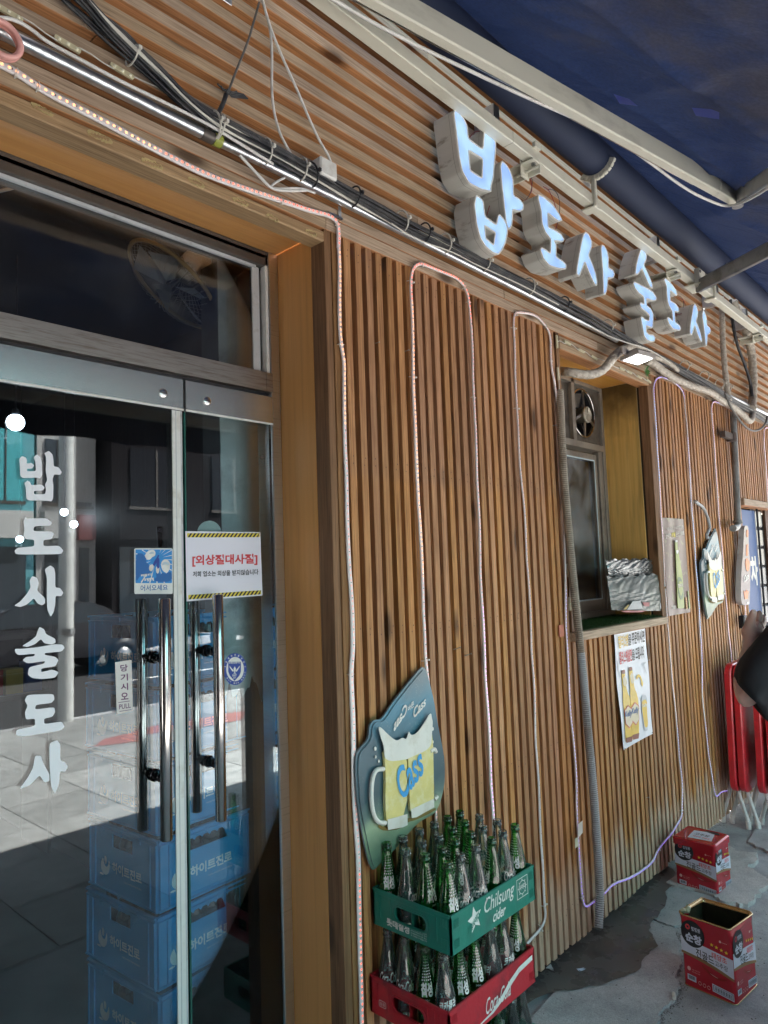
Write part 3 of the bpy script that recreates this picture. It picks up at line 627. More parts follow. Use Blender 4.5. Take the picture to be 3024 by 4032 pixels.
# ---- pull-out: blue crates inside --------------------------------------
M['bluecrate'] = basic('blue_crate_plastic', (.030, .33, .68), .35, var=.04, vs=6, dirt=(.022, .24, .52), ds=5, dlo=.55, dhi=.8)
def plate(mb, L, H, hole, T, mat=0, t=.004, o=0, ribs=True):
    """vertical plate in local XZ, outward -Y, placed with matrix T"""
    f = lambda x, z, off: T @ Vector((x, -off, z)); loops = [[(0, 0), (L, 0), (L, H), (0, H)]]+([hole] if hole else [])
    mb.slab(loops, f, 0, t, mat)
def beer_crate():
    root = thing('beer_crate', 'x', 'crate'); L, D, H = .33, .36, .205
    mb = MB()
    arch = [(.085, .135)]+[(.085+.0275*k+.014*(j), .165+(.010 if j else .0)) for k in range(6) for j in (0, 1)]+[(.25, .165), (.25, .135)]
    arch = [(.08, .14), (.095, .165)]+[(.095+.028*k+dx, .165+dz) for k in range(5) for dx, dz in ((.007, .009), (.021, .009), (.028, .002))]+[(.247, .14)]
    sq = [(.125, .135), (.235, .135), (.235, .175), (.125, .175)]
    for T, LL, hl in ((Matrix.Identity(4), L, arch), (Matrix.Translation((L, D, 0)) @ Matrix.Rotation(math.pi, 4, 'Z'), L, arch), (Matrix.Translation((0, D, 0)) @ Matrix.Rotation(-math.pi/2, 4, 'Z'), D, sq), (Matrix.Translation((L, 0, 0)) @ Matrix.Rotation(math.pi/2, 4, 'Z'), D, sq)):
        plate(mb, LL, H-.003, hl, T, 0, .004)
        for z in (.197, .183, .003): mb.box(-.004 if z != .183 else .0, LL+.004 if z != .183 else LL, -.011, -.0042, z, z+.005, 0, M=T)
        for xx in (.0, .030, LL-.034, LL-.004): mb.box(xx, xx+.004, -.0092, -.0042, .008, .183, 0, M=T)
        for xx in (.078, LL-.082, LL*.5): mb.box(xx, xx+.003, -.0092, -.0042, .176, .197, 0, M=T)
        mb.box(.002, LL-.002, .0002, .006, .0, .012, 0, M=T)
    mb.box(.004, L-.004, .004, D-.004, 0, .006, 0)
    build('crate_shell', mb, M['bluecrate'], root, local=True, bevel=.001)
    mb = MB()
    for T, x0 in ((Matrix.Identity(4), .0), (Matrix.Translation((0, D, 0)) @ Matrix.Rotation(-math.pi/2, 4, 'Z'), .02)):
        f = lambda x, z, off: T @ Vector((x, -.0046-off, z))
        mb.text('하이트진로', [(x0+.105, .062), (x0+.262, .062), (x0+.262, .094), (x0+.105, .094)], f, 0, 0, bold=.035)
        mb.text('이 상자는 하이트진로 주식회사 자산입니다', [(x0+.17, .045), (x0+.262, .045), (x0+.262, .050), (x0+.17, .050)], f, 0, 0)
        for L_ in ([(.055, .098), (.043, .085), (.04, .065), (.05, .05), (.068, .045), (.085, .055), (.092, .075), (.088, .097), (.083, .08), (.075, .07), (.06, .075)], [(.062, .104), (.075, .1), (.074, .082), (.066, .078), (.06, .088)], [(.03, .045), (.05, .042), (.06, .046), (.045, .05)]):
            mb.flat([chaikin([(x0+a*1.0, b) for a, b in L_], 2)], f, 0, 0)
    build('printed_logo', mb, basic('pale_crate_print', (.85, .92, .95), .5), root, local=True)
    mb = MB()
    for i in range(5):
        for j in range(4):
            c = (.04+i*.062, .05+j*.085, .008); mb.lathe([(0, 0), (.029, 0), (.029, .13), (.012, .175), (.013, .19), (0, .19)], 12, c)
    build('bottles_inside', mb, basic('brown_bottle_glass', (.018, .012, .010), .08), root, local=True)
    return root
bc = beer_crate()
names = ['lowest', 'second', 'third', 'fourth', 'fifth', 'sixth', 'topmost']
for k in range(7):
    o = bc if k == 0 else dup(bc)
    o.location = (1.092+.004*math.sin(k*2.1), .385+.003*math.cos(k*3), .013+.2125*k); o.rotation_euler = (0, 0, rad(5+.7*math.sin(k*1.7)))
    o['label'] = 'blue beer crate, %s of the stack standing behind the right glass door' % names[k]; o['group'] = 'blue crates stacked behind the glass doors'
# interior lamps
def lamp(px, py, Y, r, label):
    p = aty(px, py, Y); t = thing('pendant_lamp', label, 'lamp', tuple(p), 'lamps glowing behind the glass')
    mb = MB(); mb.lathe([(0, -r)]+[(r*math.sin(rad(a)), -r*math.cos(rad(a))) for a in range(15, 150, 12)]+[(0, r*.75)], 24); build('bulb', mb, M['bulb'], t, local=True)
    mb = MB(); mb.lathe([(0, r*.76), (r*.45, r*.76), (r*.35, r*1.6), (0, r*1.6)], 14); build('socket', mb, M['blackplastic'], t, local=True)
    pl = bpy.data.lights.new('bulb_light', 'POINT'); pl.energy = .12; pl.color = (.86, .93, 1); pl.shadow_soft_size = r; plo = bpy.data.objects.new('bulb_light', pl); COL.objects.link(plo); plo.parent = t; plo.location = (0, 0, -r*1.6)
    mb = MB(); mb.tube([(0, 0, r*1.6), (0, 0, 2.795-p.z)], .003, 6); build('cord', mb, M['cable'], t, local=True)
M['bulb'] = emit('lit_bulb', (.80, .90, 1), 2.2)
for i, (px, py, Y, r, lb) in enumerate([(61, 1663, 1.1, .030, 'largest glowing lamp, high at the far left behind the door glass'), (253, 2016, 2.6, .022, 'small glowing lamp to the right of the lettering, left of the brighter one'), (395, 2014, 3.6, .019, 'faintest small glowing lamp, right of the pair beside the pole reflection'),
        (291, 2064, 1.9, .018, 'glowing lamp low in front of the reflected white pole'), (78, 2123, 2.3, .018, 'glowing lamp at far left just beside the second painted character'), (785, 1952, 1.5, .017, 'single glowing lamp seen through the right glass door')]): lamp(px, py, Y, r, lb)
# wall fan behind the transom
pf = aty(700, 1120, .62)
wf = thing('wall_fan', 'pale wall fan with round wire cage behind the transom window', 'fan', tuple(pf))
T = Matrix.Translation((-.03, -.02, -.02)) @ Matrix.Rotation(rad(38), 4, 'Y') @ Matrix.Rotation(rad(12), 4, 'X')
mb = MB(); RR = .185
for k in range(44):
    a = 2*math.pi*k/44; pr = [(.03, .055), (.09, .05), (.15, .033), (RR, 0), (.15, -.033), (.09, -.05), (.03, -.055)]
    mb.tube([T @ Vector((r*math.cos(a), r*math.sin(a), z)) for r, z in pr], .0011, 4, 0, caps=False)
build('wire_cage', mb, basic('dull_wire', (.30, .29, .26), .4), wf, local=True)
mb = MB(); mb.tube([T @ Vector((RR*math.cos(2*math.pi*k/40), RR*math.sin(2*math.pi*k/40), 0)) for k in range(41)], .007, 8, 0, caps=False); build('cage_rim', mb, basic('amber_rim', (.42, .30, .14), .4), wf, local=True)
mb = MB()
for k in range(5):
    a0 = 2*math.pi*k/5
    vs = [T @ Vector((r*math.cos(a0+d), r*math.sin(a0+d), z)) for r, d, z in ((.03, -.3, -.012), (.16, -.15, -.02), (.165, .5, .016), (.03, .4, .012))]; mb.add(vs, [(0, 1, 2, 3)], 0)
build('blade', mb, basic('fan_blade', (.3, .32, .34), .3), wf, local=True)
mb = MB(); mb.lathe([(0, .05), (.045, .055), (.05, .08), (.05, .15), (.035, .17), (0, .17)], 24, M=T); build('motor_housing', mb, M['white'], wf, local=True)
mb = MB(); mb.tube([T @ Vector((0, 0, .12)), T @ Vector((0, 0, .12))+Vector((.06, .0, -.05)), T @ Vector((0, 0, .12))+Vector((.12, .02, -.07))], .018, 12); build('arm', mb, basic('tan_knuckle', (.40, .31, .2), .4), wf, local=True)
mb = MB(); q = T @ Vector((0, 0, .12))+Vector((.13, .03, -.1)); mb.box(q.x-.02, q.x+.02, q.y-.03, q.y+.03, q.z-.17, q.z+.15); build('wall_bracket', mb, M['white'], wf, local=True, bevel=.012)
# interior poster
pp = fs_(1.7); 
mb = MB(); L0 = [(325, 70), (520, 60), (520, 330), (340, 345)]; mb.slab([L0], pp, 0, .01, 0); po = build('beer_poster', mb, M['black']); tag(po, 'dark beer poster hanging inside, just above the blue and white welcome sticker', 'poster')
mb = MB(); mb.text('라거의', [(332, 138), (490, 128), (490, 80), (332, 88)], pp, .012, 0, bold=.03); mb.flat([chaikin([(360, 200), (440, 195), (450, 250), (420, 340), (375, 340)], 2)], pp, .012, 1); mb.flat([chaikin([(370, 260), (440, 255), (425, 300), (385, 310)], 2)], pp, .014, 2)
build('printed_picture', mb, [basic('dull_print', (.28, .32, .42), .5), basic('amber_print', (.22, .10, .03), .5), M['yellow']], po)
# low shelf with boxes inside
sh = thing('display_shelf', 'low dark shelf inside the dining room behind the left door', 'shelf', (1.5, 3.2, 0))
build('shelf_board', MB().box(.9, 1.8, 2.9, 3.3, .93, .96).box(.9, 1.8, 2.9, 3.3, 1.28, 1.31).box(.88, .9, 2.9, 3.3, 0, 1.5).box(1.8, 1.82, 2.9, 3.3, 0, 1.5), M['darkframe'], sh)
for k in range(8):
    c = [(.5, .33, .05), (.4, .05, .04), (.55, .42, .1), (.08, .12, .3)][k % 4]
    x = .93+k*.108; mb = MB().box(x, x+.09+.01*rn(), 2.95, 3.05, .961, 1.08+.08*rn())
    tag(build('snack_box', mb, basic('carton_%d' % k, c, .5)), ['yellow', 'red', 'pale yellow', 'dark blue'][k % 4]+' carton on the dim indoor shelf, %s from the left' % ['first', 'second', 'third', 'fourth', 'fifth', 'sixth', 'seventh', 'last'][k], 'carton', 'cartons on the indoor shelf')
# ---- LED rope strips ----------------------------------------------------
def led_strip(pts, Y, label, cols, wdt=.0125, ties=(), glow=None):
    """pts: pixel path on the facade plane; cols: [(fraction, material)]"""
    P = [aty(x, y, Y) for x, y in pts]; P = resample(smooth_path(P, 2), .0155)
    P = [Vector((p.x+.0012*math.sin(i*.27+pts[0][0]), Y-.003*abs(math.sin(i*.13+pts[0][1])), p.z)) for i, p in enumerate(P)]
    root = thing('led_strip', label, 'LED strip', tuple(P[0]), 'LED strips running over the facade')
    mb = MB(); mb2 = MB(); N = len(P); hw = wdt/2
    sec = [(-hw, .0), (-hw*.95, .0045), (-hw*.5, .0062), (hw*.5, .0062), (hw*.95, .0045), (hw, 0)]
    vs = []; frames = []
    for i in range(N):
        d = (P[min(i+1, N-1)]-P[max(i-1, 0)]); d.y = 0; d.normalize(); sd = Vector((d.z, 0, -d.x)); tw = 1-.35*abs(math.sin(i*.017+pts[0][0]))
        frames.append((P[i], d, sd)); vs += [P[i]+sd*a*tw+Vector((0, -b, 0)) for a, b in sec]
    n = len(sec); mb.add(vs, [(i*n+k, i*n+(k+1) % n, (i+1)*n+(k+1) % n, (i+1)*n+k) for i in range(N-1) for k in range(n)], 0, True)
    build('sleeve', mb, M['strip'], root)
    names = []
    for fr, mt in cols: names.append(mt)
    mats = [M['chip']]+[M[n_] for n_ in dict.fromkeys(names)]; idx = {n_: i+1 for i, n_ in enumerate(dict.fromkeys(names))}
    c = 0
    for i in range(1, N-1):
        p, d, sd = frames[i]; fr = i/N; mt = [m_ for f_, m_ in cols if fr >= f_][-1]
        q = p+Vector((0, -.0067, 0)); r_ = .0034 if wdt > .015 else .0027
        if mt != 'off': mb2.add([q+d*r_*math.cos(a)+sd*r_*math.sin(a) for a in [k*math.pi/3 for k in range(6)]], [tuple(range(6))], idx[mt])
        if i % 3 == 0:
            q = p+d*.006+Vector((0, -.0066, 0)); mb2.add([q+d*a*.0012+sd*b*.0022 for a, b in ((-1, -1), (1, -1), (1, 1), (-1, 1))], [(0, 1, 2, 3)], 0)
    tag(build('led_chips', mb2, mats, root), kind='stuff')
    for (tx, ty) in ties:
        p = aty(tx, ty, Y); i = min(range(N), key=lambda k: (P[k]-p).length); p, d, sd = frames[i]
        if i > 2 and i < N-2:
            mb = MB(); mb.tube([p-sd*.014+Vector((0, .006, 0)), p-sd*.009+Vector((0, -.006, 0)), p+Vector((0, -.0085, 0)), p+sd*.009+Vector((0, -.006, 0)), p+sd*.011+Vector((0, .004, 0))], .0016, 6, 0, ell=.7)
            mb.box(-.003, .003, -.003, .003, -.0025, .0025, 0, M=Matrix.Translation(p+sd*.0105+Vector((0, -.006, 0)))); build('cable_tie', mb, M['tie'], root)
    return root
M['ledr'] = emit('led_red', (1, .20, .12), .28); M['ledo'] = emit('led_amber', (1, .33, .14), .38); M['ledp'] = emit('led_dim_pink', (.85, .45, .40), .10)
M['ledv'] = emit('led_violet', (.36, .18, 1.), .26); M['ledb'] = emit('led_blue', (.18, .42, 1.), .34); M['ledw'] = emit('led_lilac', (.6, .52, 1.), .22); M['off'] = M['chip']; M['ledm'] = emit('led_magenta', (.85, .42, .75), .24)
Ys = -.0085
led_strip([(-60, 225), (5, 262), (55, 283), (164, 355), (365, 460), (583, 579), (775, 674), (911, 729), (1075, 784), (1230, 834), (1294, 850), (1322, 875), (1328, 900), (1328, 993)], Ys,
          'red glowing LED strip running above the door under the steel conduit', [(0, 'ledo'), (.35, 'ledr')], .021, [(72, 287), (155, 345), (1095, 790), (1322, 880)])
led_strip([(1327, 940), (1333, 1081), (1334, 1262), (1339, 1364), (1350, 1424), (1349, 1503), (1357, 1804), (1361, 2000), (1366, 2111), (1371, 2216), (1377, 2317), (1384, 2462), (1386, 2560), (1378, 2645), (1384, 2771), (1390, 3103), (1402, 3300), (1407, 3394), (1411, 3638), (1418, 3910), (1421, 4100)], Ys,
          'pinkish LED strip hanging down the first post right of the door', [(0, 'ledo'), (.25, 'ledp'), (.8, 'ledr')], .0205, [(1328, 945), (1338, 1364), (1378, 2663)])
led_strip([(1717, 3330), (1712, 3223), (1709, 3043), (1700, 2862), (1682, 2681), (1670, 2590), (1667, 2500), (1662, 2353), (1659, 2245), (1651, 2114), (1643, 1955), (1629, 1684), (1624, 1473), (1619, 1262), (1614, 1120), (1620, 1060), (1646, 1037), (1682, 1051), (1742, 1075), (1797, 1096), (1827, 1126), (1842, 1171), (1845, 1213), (1851, 1292), (1860, 1473), (1866, 1684), (1878, 1925), (1886, 2200), (1899, 2500), (1908, 2651), (1923, 2922), (1932, 3098), (1938, 3220), (1940, 3330)], Ys-.004,
          'looped LED strip passing over the teal beer mug sign and over the bottles', [(0, 'ledp'), (.2, 'ledo'), (.42, 'ledr'), (.55, 'ledp'), (.8, 'ledm')], .016, [(1610, 1100), (1850, 1200), (1624, 1480), (1862, 1560), (1670, 2595), (1830, 1130), (1660, 1055)])
led_strip([(2070, 3716), (2126, 3660), (2147, 3611), (2137, 3551), (2131, 3340), (2120, 3204), (2114, 3043), (2109, 2953), (2103, 2863), (2098, 2700), (2089, 2530), (2075, 2250), (2059, 2000), (2047, 1864), (2032, 1653), (2026, 1442), (2017, 1286), (2020, 1240), (2035, 1229), (2104, 1238), (2146, 1286), (2164, 1322), (2166, 1424), (2180, 1507), (2189, 1580), (2193, 1700), (2205, 1800), (2217, 1984), (2221, 2195), (2224, 2471), (2233, 2634), (2241, 2797), (2257, 2960), (2266, 3068), (2267, 3231), (2273, 3329), (2281, 3448), (2289, 3541), (2300, 3573), (2319, 3560), (2341, 3541), (2379, 3513), (2406, 3481), (2471, 3459), (2525, 3427), (2569, 3394), (2585, 3345), (2618, 3305), (2639, 3283), (2666, 3242), (2682, 3210), (2680, 3177), (2683, 3095), (2672, 2987), (2658, 2824), (2639, 2634), (2626, 2471), (2615, 2309)], Ys,
          'longest LED strip, running beside the serving window to the ground and up again', [(0, 'off'), (.12, 'ledp'), (.45, 'off'), (.52, 'ledw'), (.66, 'ledv'), (.84, 'ledw'), (.9, 'ledp')], .0135, [(2017, 1290), (2030, 1610), (2023, 1232), (2146, 1288), (2164, 1424), (2137, 3560), (2285, 3530), (2682, 3195), (2126, 3665), (2420, 3478), (2590, 3340)])
led_strip([(2615, 2309), (2612, 2255), (2600, 2044), (2588, 1833), (2579, 1682), (2570, 1560), (2571, 1510), (2585, 1488), (2603, 1486)], Ys,
          'blue violet LED strip on the post right of the serving window', [(0, 'ledp'), (.2, 'ledm'), (.45, 'ledb'), (.8, 'ledv')], .0125)
led_strip([(2606, 1487), (2640, 1500), (2669, 1519), (2690, 1548), (2694, 1622), (2705, 1712), (2711, 1863), (2723, 2044), (2732, 2165), (2741, 2285), (2745, 2363), (2756, 2498), (2760, 2661), (2764, 2770), (2775, 2878), (2797, 3041), (2808, 3122), (2818, 3139), (2835, 3117), (2867, 3111)], Ys,
          'blue LED strip hanging between the dark bottle poster and the small mug sign', [(0, 'ledv'), (.12, 'off'), (.2, 'ledw'), (.36, 'ledb'), (.6, 'ledv'), (.7, 'off'), (.76, 'ledw'), (.9, 'ledv')], .0125)
led_strip([(2879, 2640), (2877, 2607), (2870, 2525), (2856, 2390), (2846, 2254), (2837, 2142), (2828, 2034), (2819, 1925), (2813, 1803), (2803, 1681), (2798, 1610), (2803, 1583), (2815, 1582), (2850, 1598), (2890, 1617), (2903, 1630)], Ys,
          'magenta LED strip hanging between the small mug sign and the drainpipe', [(0, 'ledm'), (.8, 'ledv')], .0125, [(2800, 1628), (2820, 1960)])
led_strip([(3040, 2300), (3028, 2100), (3016, 1900), (3007, 1750), (3004, 1700), (3010, 1682), (3040, 1690)], Ys, 'pink LED strip at the far right edge above the doorway', [(0, 'ledm')], .0125)
led_strip([(2939, 2600), (2934, 2500), (2930, 2400), (2930, 2320), (2925, 2150), (2912, 2060), (2893, 1850), (2886, 1810), (2876, 1700), (2875, 1650)], Ys+.002, 'pink LED strip running down behind the grey drainpipe', [(0, 'ledm')], .012)
# ---- LED module strings
def modules(cent, Y, label, vert=False):
    W3 = [aty(x, y, Y) for x, y, _ in cent]; root = thing('led_module_string', label, 'LED string', tuple(W3[0]), 'strings of yellowed LED modules')
    for p, (x, y, ang) in zip(W3, cent):
        T = Matrix.Translation(p) @ Matrix.Rotation(rad(ang), 4, 'Y'); mb = MB(); mb.slab([rrect(-.030, -.0065, .030, .0065, .004, 2)], lambda a, b, o: T @ Vector((a, -o, b)), 0, .006, 0)
        for k in (-.02, 0, .02): mb.lathe([(.0042, 0), (.0036, .002), (0, .003)], 10, mat=1, M=T @ Matrix.Translation((k, -.006, 0)) @ Matrix.Rotation(rad(90), 4, 'X'))
        build('module', mb, [M['modbody'], M['modlens']], root)
    pts = []
    for p in W3: pts.append(p+Vector((0, -.002, 0)))
    q = []
    for a, b in zip(pts, pts[1:]): q += [a, (a*.7+b*.3)+Vector((0, -.004, .006)), (a*.3+b*.7)+Vector((0, -.004, -.007))]
    q.append(pts[-1]); mb = MB(); mb.tube(smooth_path(q, 1), .0016, 6); build('wire', mb, M['tie'], root)
modules([(30, 52, 4), (264, 178, 4), (478, 283, 4), (1039, 570, 3), (1250, 690, 3), (1540, 845, 3), (1990, 1080, 2), (2056, 1115, 2), (2131, 1154, 2), (2189, 1182, 3), (2395, 1292, 2), (2438, 1315, 3)], -.008, 'string of yellowed LED modules behind the conduit above the door')
modules([(2190, 1346, 90), (2231, 1351, 4), (2286, 1382, 3), (2338, 1409, 4), (2447, 1454, 0), (2476, 1466, 2), (2515, 1485, 3), (2552, 1501, 8)], -.012, 'string of LED modules along the header over the serving window')
modules([(2195, 1472, 88), (2201, 1600, 90), (2204, 1735, 90), (2213, 1840, 92), (2226, 1983, 88), (2229, 2117, 90), (2235, 2246, 90), (2241, 2378, 90)], -.012, 'vertical string of LED modules down the left side of the serving window')
modules([(2883, 1566, 0), (2912, 1580, 3), (2945, 1597, 0)], -.012, 'short string of LED modules at the far right above the cables')
# ---- conduit, cables -----------------------------------------------------
pc = thing('steel_conduit', 'long galvanised steel conduit running along the fascia above the door', 'pipe', (1.5, -.03, 2.76))
mb = MB(); zc = 2.7655
mb.tube([(-2.5, -.026, 2.768), (.4, -.026, 2.766), (1.03, -.026, 2.762)], .0150, 18, 0); mb.tube([(1.03, -.026, 2.762), (1.45, -.026, 2.765), (2.6, -.026, 2.762), (3.48, -.026, 2.752)], .0135, 18, 0)
mb.tube([(1.0, -.026, 2.762), (1.035, -.026, 2.762)], .0168, 18, 1)
mb.tube([(3.8, -.03, 2.748), (5.2, -.03, 2.745), (8, -.03, 2.74)], .0135, 16, 0)
build('pipe', mb, [M['galv'], M['darkframe']], pc)
mb = MB(); mb.tube([(1.037, -.026, 2.762), (1.06, -.026, 2.762)], .0172, 18, 0); build('tape_band', mb, basic('olive_tape', (.30, .33, .06), .4), pc)
for xx in (1.52, 3.66):
    mb = MB(); mb.box(xx-.006, xx+.006, -.006, -.004, 2.72, 2.76); mb.box(xx-.05, xx+.006, -.012, -.0065, 2.715, 2.722); build('clamp', mb, M['galv'], pc)
def zips(xs, par, white=True, z=2.79, big=True):
    for xx in xs:
        mb = MB(); c = Vector((xx, -.04, z)); n = 18; sk = (rn()-.5)*.02
        mb.tube([c+Vector((sk*math.sin(a), -.030*math.cos(a), .034*math.sin(a)*(1 if big else .6))) for a in [2*math.pi*k/n for k in range(n+1)]], .0021, 6, 0, caps=False, ell=1.5)
        mb.box(xx-.004, xx+.004, -.083, -.075, z-.005, z+.004, 0); build('cable_tie', mb, M['tie' if white else 'blackplastic'], par)
BP = [(250, -60), (330, 10), (405, 92), (505, 185), (638, 305), (729, 395), (825, 468), (911, 518), (1075, 600), (1250, 700), (1400, 785), (1520, 850), (1622, 906), (1742, 960), (1863, 1020), (1984, 1083), (2104, 1141), (2200, 1192), (2333, 1262), (2442, 1326), (2550, 1382), (2605, 1415), (2677, 1456), (2749, 1494), (2822, 1537), (2894, 1588), (2966, 1622), (3024, 1660), (3110, 1710)]
cb = thing('cable_bundle', 'thick bundle of black cables strapped to the steel conduit', 'cables', tuple(aty(*BP[8], -.04)))
mb = MB(); mbw = MB()
base = [aty(x, y, -.045) for x, y in BP]
for k in range(20):
    a = 2*math.pi*k/20*2.4; rr = .006+.019*rn(); ph = rn()*6; pts = []
    for i, p in enumerate(base):
        sp_ = 1.5 if i < 5 else 1.0
        pts.append(p+Vector((0, rr*.8*math.cos(a+i*.22+ph*.1)-.0, rr*sp_*math.sin(a+i*.22+ph*.1)+.003*math.sin(i*1.3+ph))))
    (mbw if k in (3, 11, 17) else mb).tube(smooth_path(pts, 2), .0029+.0016*rn(), 7, 0)
build('black_cable', mb, M['cable'], cb); build('pale_cable', mbw, M['tie'], cb)
zips([1.03, 1.045, 1.20, 1.33, 1.78, 2.02, 2.27, 2.6, 3.35], cb); zips([1.37, 1.55, 1.9, 2.9], cb, False); zips([.80], cb, True, 2.86, False); 
zips([4.4, 4.75, 5.05, 5.2], cb)
def cable(name, label, pts, Y, r, mat, cat='cable', k=2, group=None, n=8):
    P = [aty(p[0], p[1], p[2] if len(p) > 2 else Y) for p in pts]; mb = MB(); mb.tube(smooth_path(P, k), r, n)
    return tag(build(name, mb, mat), label, cat, group)
cable('white_cable', 'white cable arching in from the left edge and running along the top of the conduit', [(-60, 75), (0, 68), (55, 76), (118, 110), (182, 164), (300, 225), (456, 310), (583, 372), (700, 428), (840, 500), (960, 575), (1075, 645)], -.052, .0042, M['whitecable'])
cable('white_cable', 'left one of two white cables hanging in front of the fascia slats', [(1022, -30), (1030, 0), (1058, 80), (1068, 150), (1071, 228), (1069, 392), (1094, 510), (1130, 580), (1165, 640)], -.03, .0040, M['whitecable'])
cable('white_cable', 'right one of two white cables, ending at the small white adapter', [(1027, -30), (1034, 0), (1060, 100), (1116, 237), (1167, 346), (1212, 456), (1258, 556), (1299, 620), (1314, 690), (1308, 712), (1330, 722), (1362, 745)], -.036, .0040, M['whitecable'])
cable('white_cable', 'white cable looping below the conduit over the red LED strip', [(945, 612), (1000, 672), (1050, 725), (1075, 745), (1130, 752), (1205, 750)], -.045, .0042, M['whitecable'])
cable('white_cable', 'short crossing white cable under the conduit by the adapter', [(1120, 700), (1088, 715), (1060, 738), (1100, 745), (1180, 738), (1240, 760)], -.045, .0036, M['whitecable'])
cable('white_cable', 'thin pale cable following the conduit under the first channel letter', [(1540, 880), (1640, 945), (1780, 990), (1870, 1040), (1950, 1075), (2060, 1125), (2200, 1200)], -.078, .0024, M['tie'])
cable('white_cable', 'pale cable sagging toward the floodlight', [(2330, 1290), (2400, 1325), (2470, 1350), (2540, 1370), (2590, 1395), (2640, 1430)], -.085, .0030, M['tie'])
cable('dark_wire', 'thin dark wire hanging over the upper slats with taped joint', [(1021, 10), (995, 100), (978, 160), (950, 230), (925, 292), (905, 345), (898, 365)], -.028, .0034, M['cable2'])
cable('dark_wire', 'taped end of the dark wire tucked behind the conduit', [(890, 372), (878, 410), (862, 440), (848, 475)], -.028, .0065, M['cable'])
cable('dark_wire', 'single black wire bowing above the bundle at upper left', [(380, 40), (480, 110), (540, 170), (580, 235), (615, 300), (640, 335)], -.02, .0022, M['cable'])
mb = MB()
for k in range(5):
    a = aty(880+k*3, 355+k*6, -.03); b = aty(845+30*rn()+k*22, 330+10*k, -.04); c = aty(960+4*k, 372+4*k, -.04)
    mb.tube(smooth_path([b, a, c], 2), .0024, 6)
tag(build('wire_knot', mb, M['cable']), 'black knotted wire ends sticking out beside the dark hanging wire', 'wire')
pa = aty(1262, 682, -.03); ad = thing('power_adapter', 'small white power adapter behind the cable bundle', 'adapter', tuple(pa))
mb = MB(); mb.box(-.035, .035, -.04, .02, -.028, .028); build('housing', mb, M['white'], ad, local=True, bevel=.005)
build('rating_label', MB().box(-.034, .02, -.02, .018, -.0292, -.0284), basic('grey_label', (.38, .38, .38), .5), ad, local=True)
# wrapped pipes
def wrapped(name, label, pts, r, k=3):
    P = resample(smooth_path([aty(*p) for p in pts], k), .004 if r > .015 else .006); rs = [r*(1+.05*math.sin(i*.55)+.05*(((i*37) % 11)/11)) for i in range(len(P))]
    mb = MB(); mb.tube(P, rs, 16); return tag(build(name, mb, M['wrap']), label, 'wrapped pipe')
wrapped('wrapped_pipe', 'thick beige wrapped pipe curving out of the serving window up to the fascia', [(2185, 1461, .10), (2215, 1462, .05), (2243, 1465, -.01), (2297, 1476, -.03), (2340, 1474, -.04), (2377, 1456, -.05), (2402, 1424, -.06), (2424, 1395, -.06), (2456, 1371, -.055), (2496, 1367, -.05), (2540, 1385, -.05), (2580, 1405, -.05)], .021)
wrapped('wrapped_pipe', 'beige wrapped pipe running right from the floodlight under the black cables', [(2545, 1418, -.06), (2569, 1429, -.065), (2612, 1462, -.065), (2659, 1494, -.065), (2731, 1523, -.07), (2804, 1545, -.07), (2840, 1577, -.075), (2887, 1602, -.08), (2930, 1639, -.085), (2950, 1661, -.09), (2960, 1652, -.07), (2962, 1630, -.05)], .021)
wrapped('wrapped_pipe', 'thinner beige pipe beside the floodlight above the wrapped pipe', [(2570, 1405, -.06), (2610, 1415, -.06), (2650, 1440, -.06), (2668, 1460, -.05)], .014)
wrapped('wrapped_pipe', 'left of two vertical wrapped pipes on the far fascia', [(2838, 1170, -.04), (2843, 1227, -.04), (2845, 1330, -.04), (2850, 1410, -.04), (2866, 1562, -.04), (2872, 1585, -.04)], .019)
wrapped('wrapped_pipe', 'right one of two vertical wrapped pipes on the far fascia', [(2886, 1185, -.05), (2905, 1235, -.06), (2942, 1313, -.05), (2958, 1379, -.04), (2967, 1474, -.04), (2964, 1568, -.04), (2961, 1610, -.05)], .029)
cable('black_cable', 'thick black cable between the two vertical wrapped pipes', [(2876, 1180), (2884, 1268), (2901, 1357), (2933, 1436), (2955, 1505), (2961, 1560)], -.05, .011, M['cable'])
cable('dark_wire', 'dark cable drooping in a loop over the far slats', [(2854, 1545), (2870, 1590), (2894, 1630), (2930, 1678), (2966, 1700), (2999, 1689), (3018, 1660), (3020, 1640)], -.1, .0075, M['cable2'])
# corrugated conduit
def corrug(pts, r, m0, m1, zsplit):
    P = resample(smooth_path([aty(*p) for p in pts], 2), .0022); rs = [r*(1.0 if i % 4 < 2 else .88) for i in range(len(P))]
    mb = MB(); sp_ = [i for i, p in enumerate(P) if p.z < zsplit][0]
    mb.tube(P[:sp_+1], rs[:sp_+1], 18, 1, caps=False, smooth=False); mb.tube(P[sp_:], rs[sp_:], 18, 0, caps=False, smooth=False)
    return build('corrugated_conduit', mb, [m0, m1])
tag(corrug([(2203, 1540, -.02), (2207, 1620, -.03), (2211, 1720, -.032), (2221, 1900, -.032), (2240, 2100, -.032), (2258, 2300, -.034), (2280, 2500, -.036), (2300, 2700, -.036), (2317, 2900, -.036), (2336, 3100, -.036), (2350, 3300, -.038), (2359, 3450, -.038), (2362, 3560, -.04), (2357, 3652, -.045)], .0185, M['cond'], M['condb'], 1.22),
    'grey corrugated conduit standing from the wet ground up past the serving window', 'conduit')
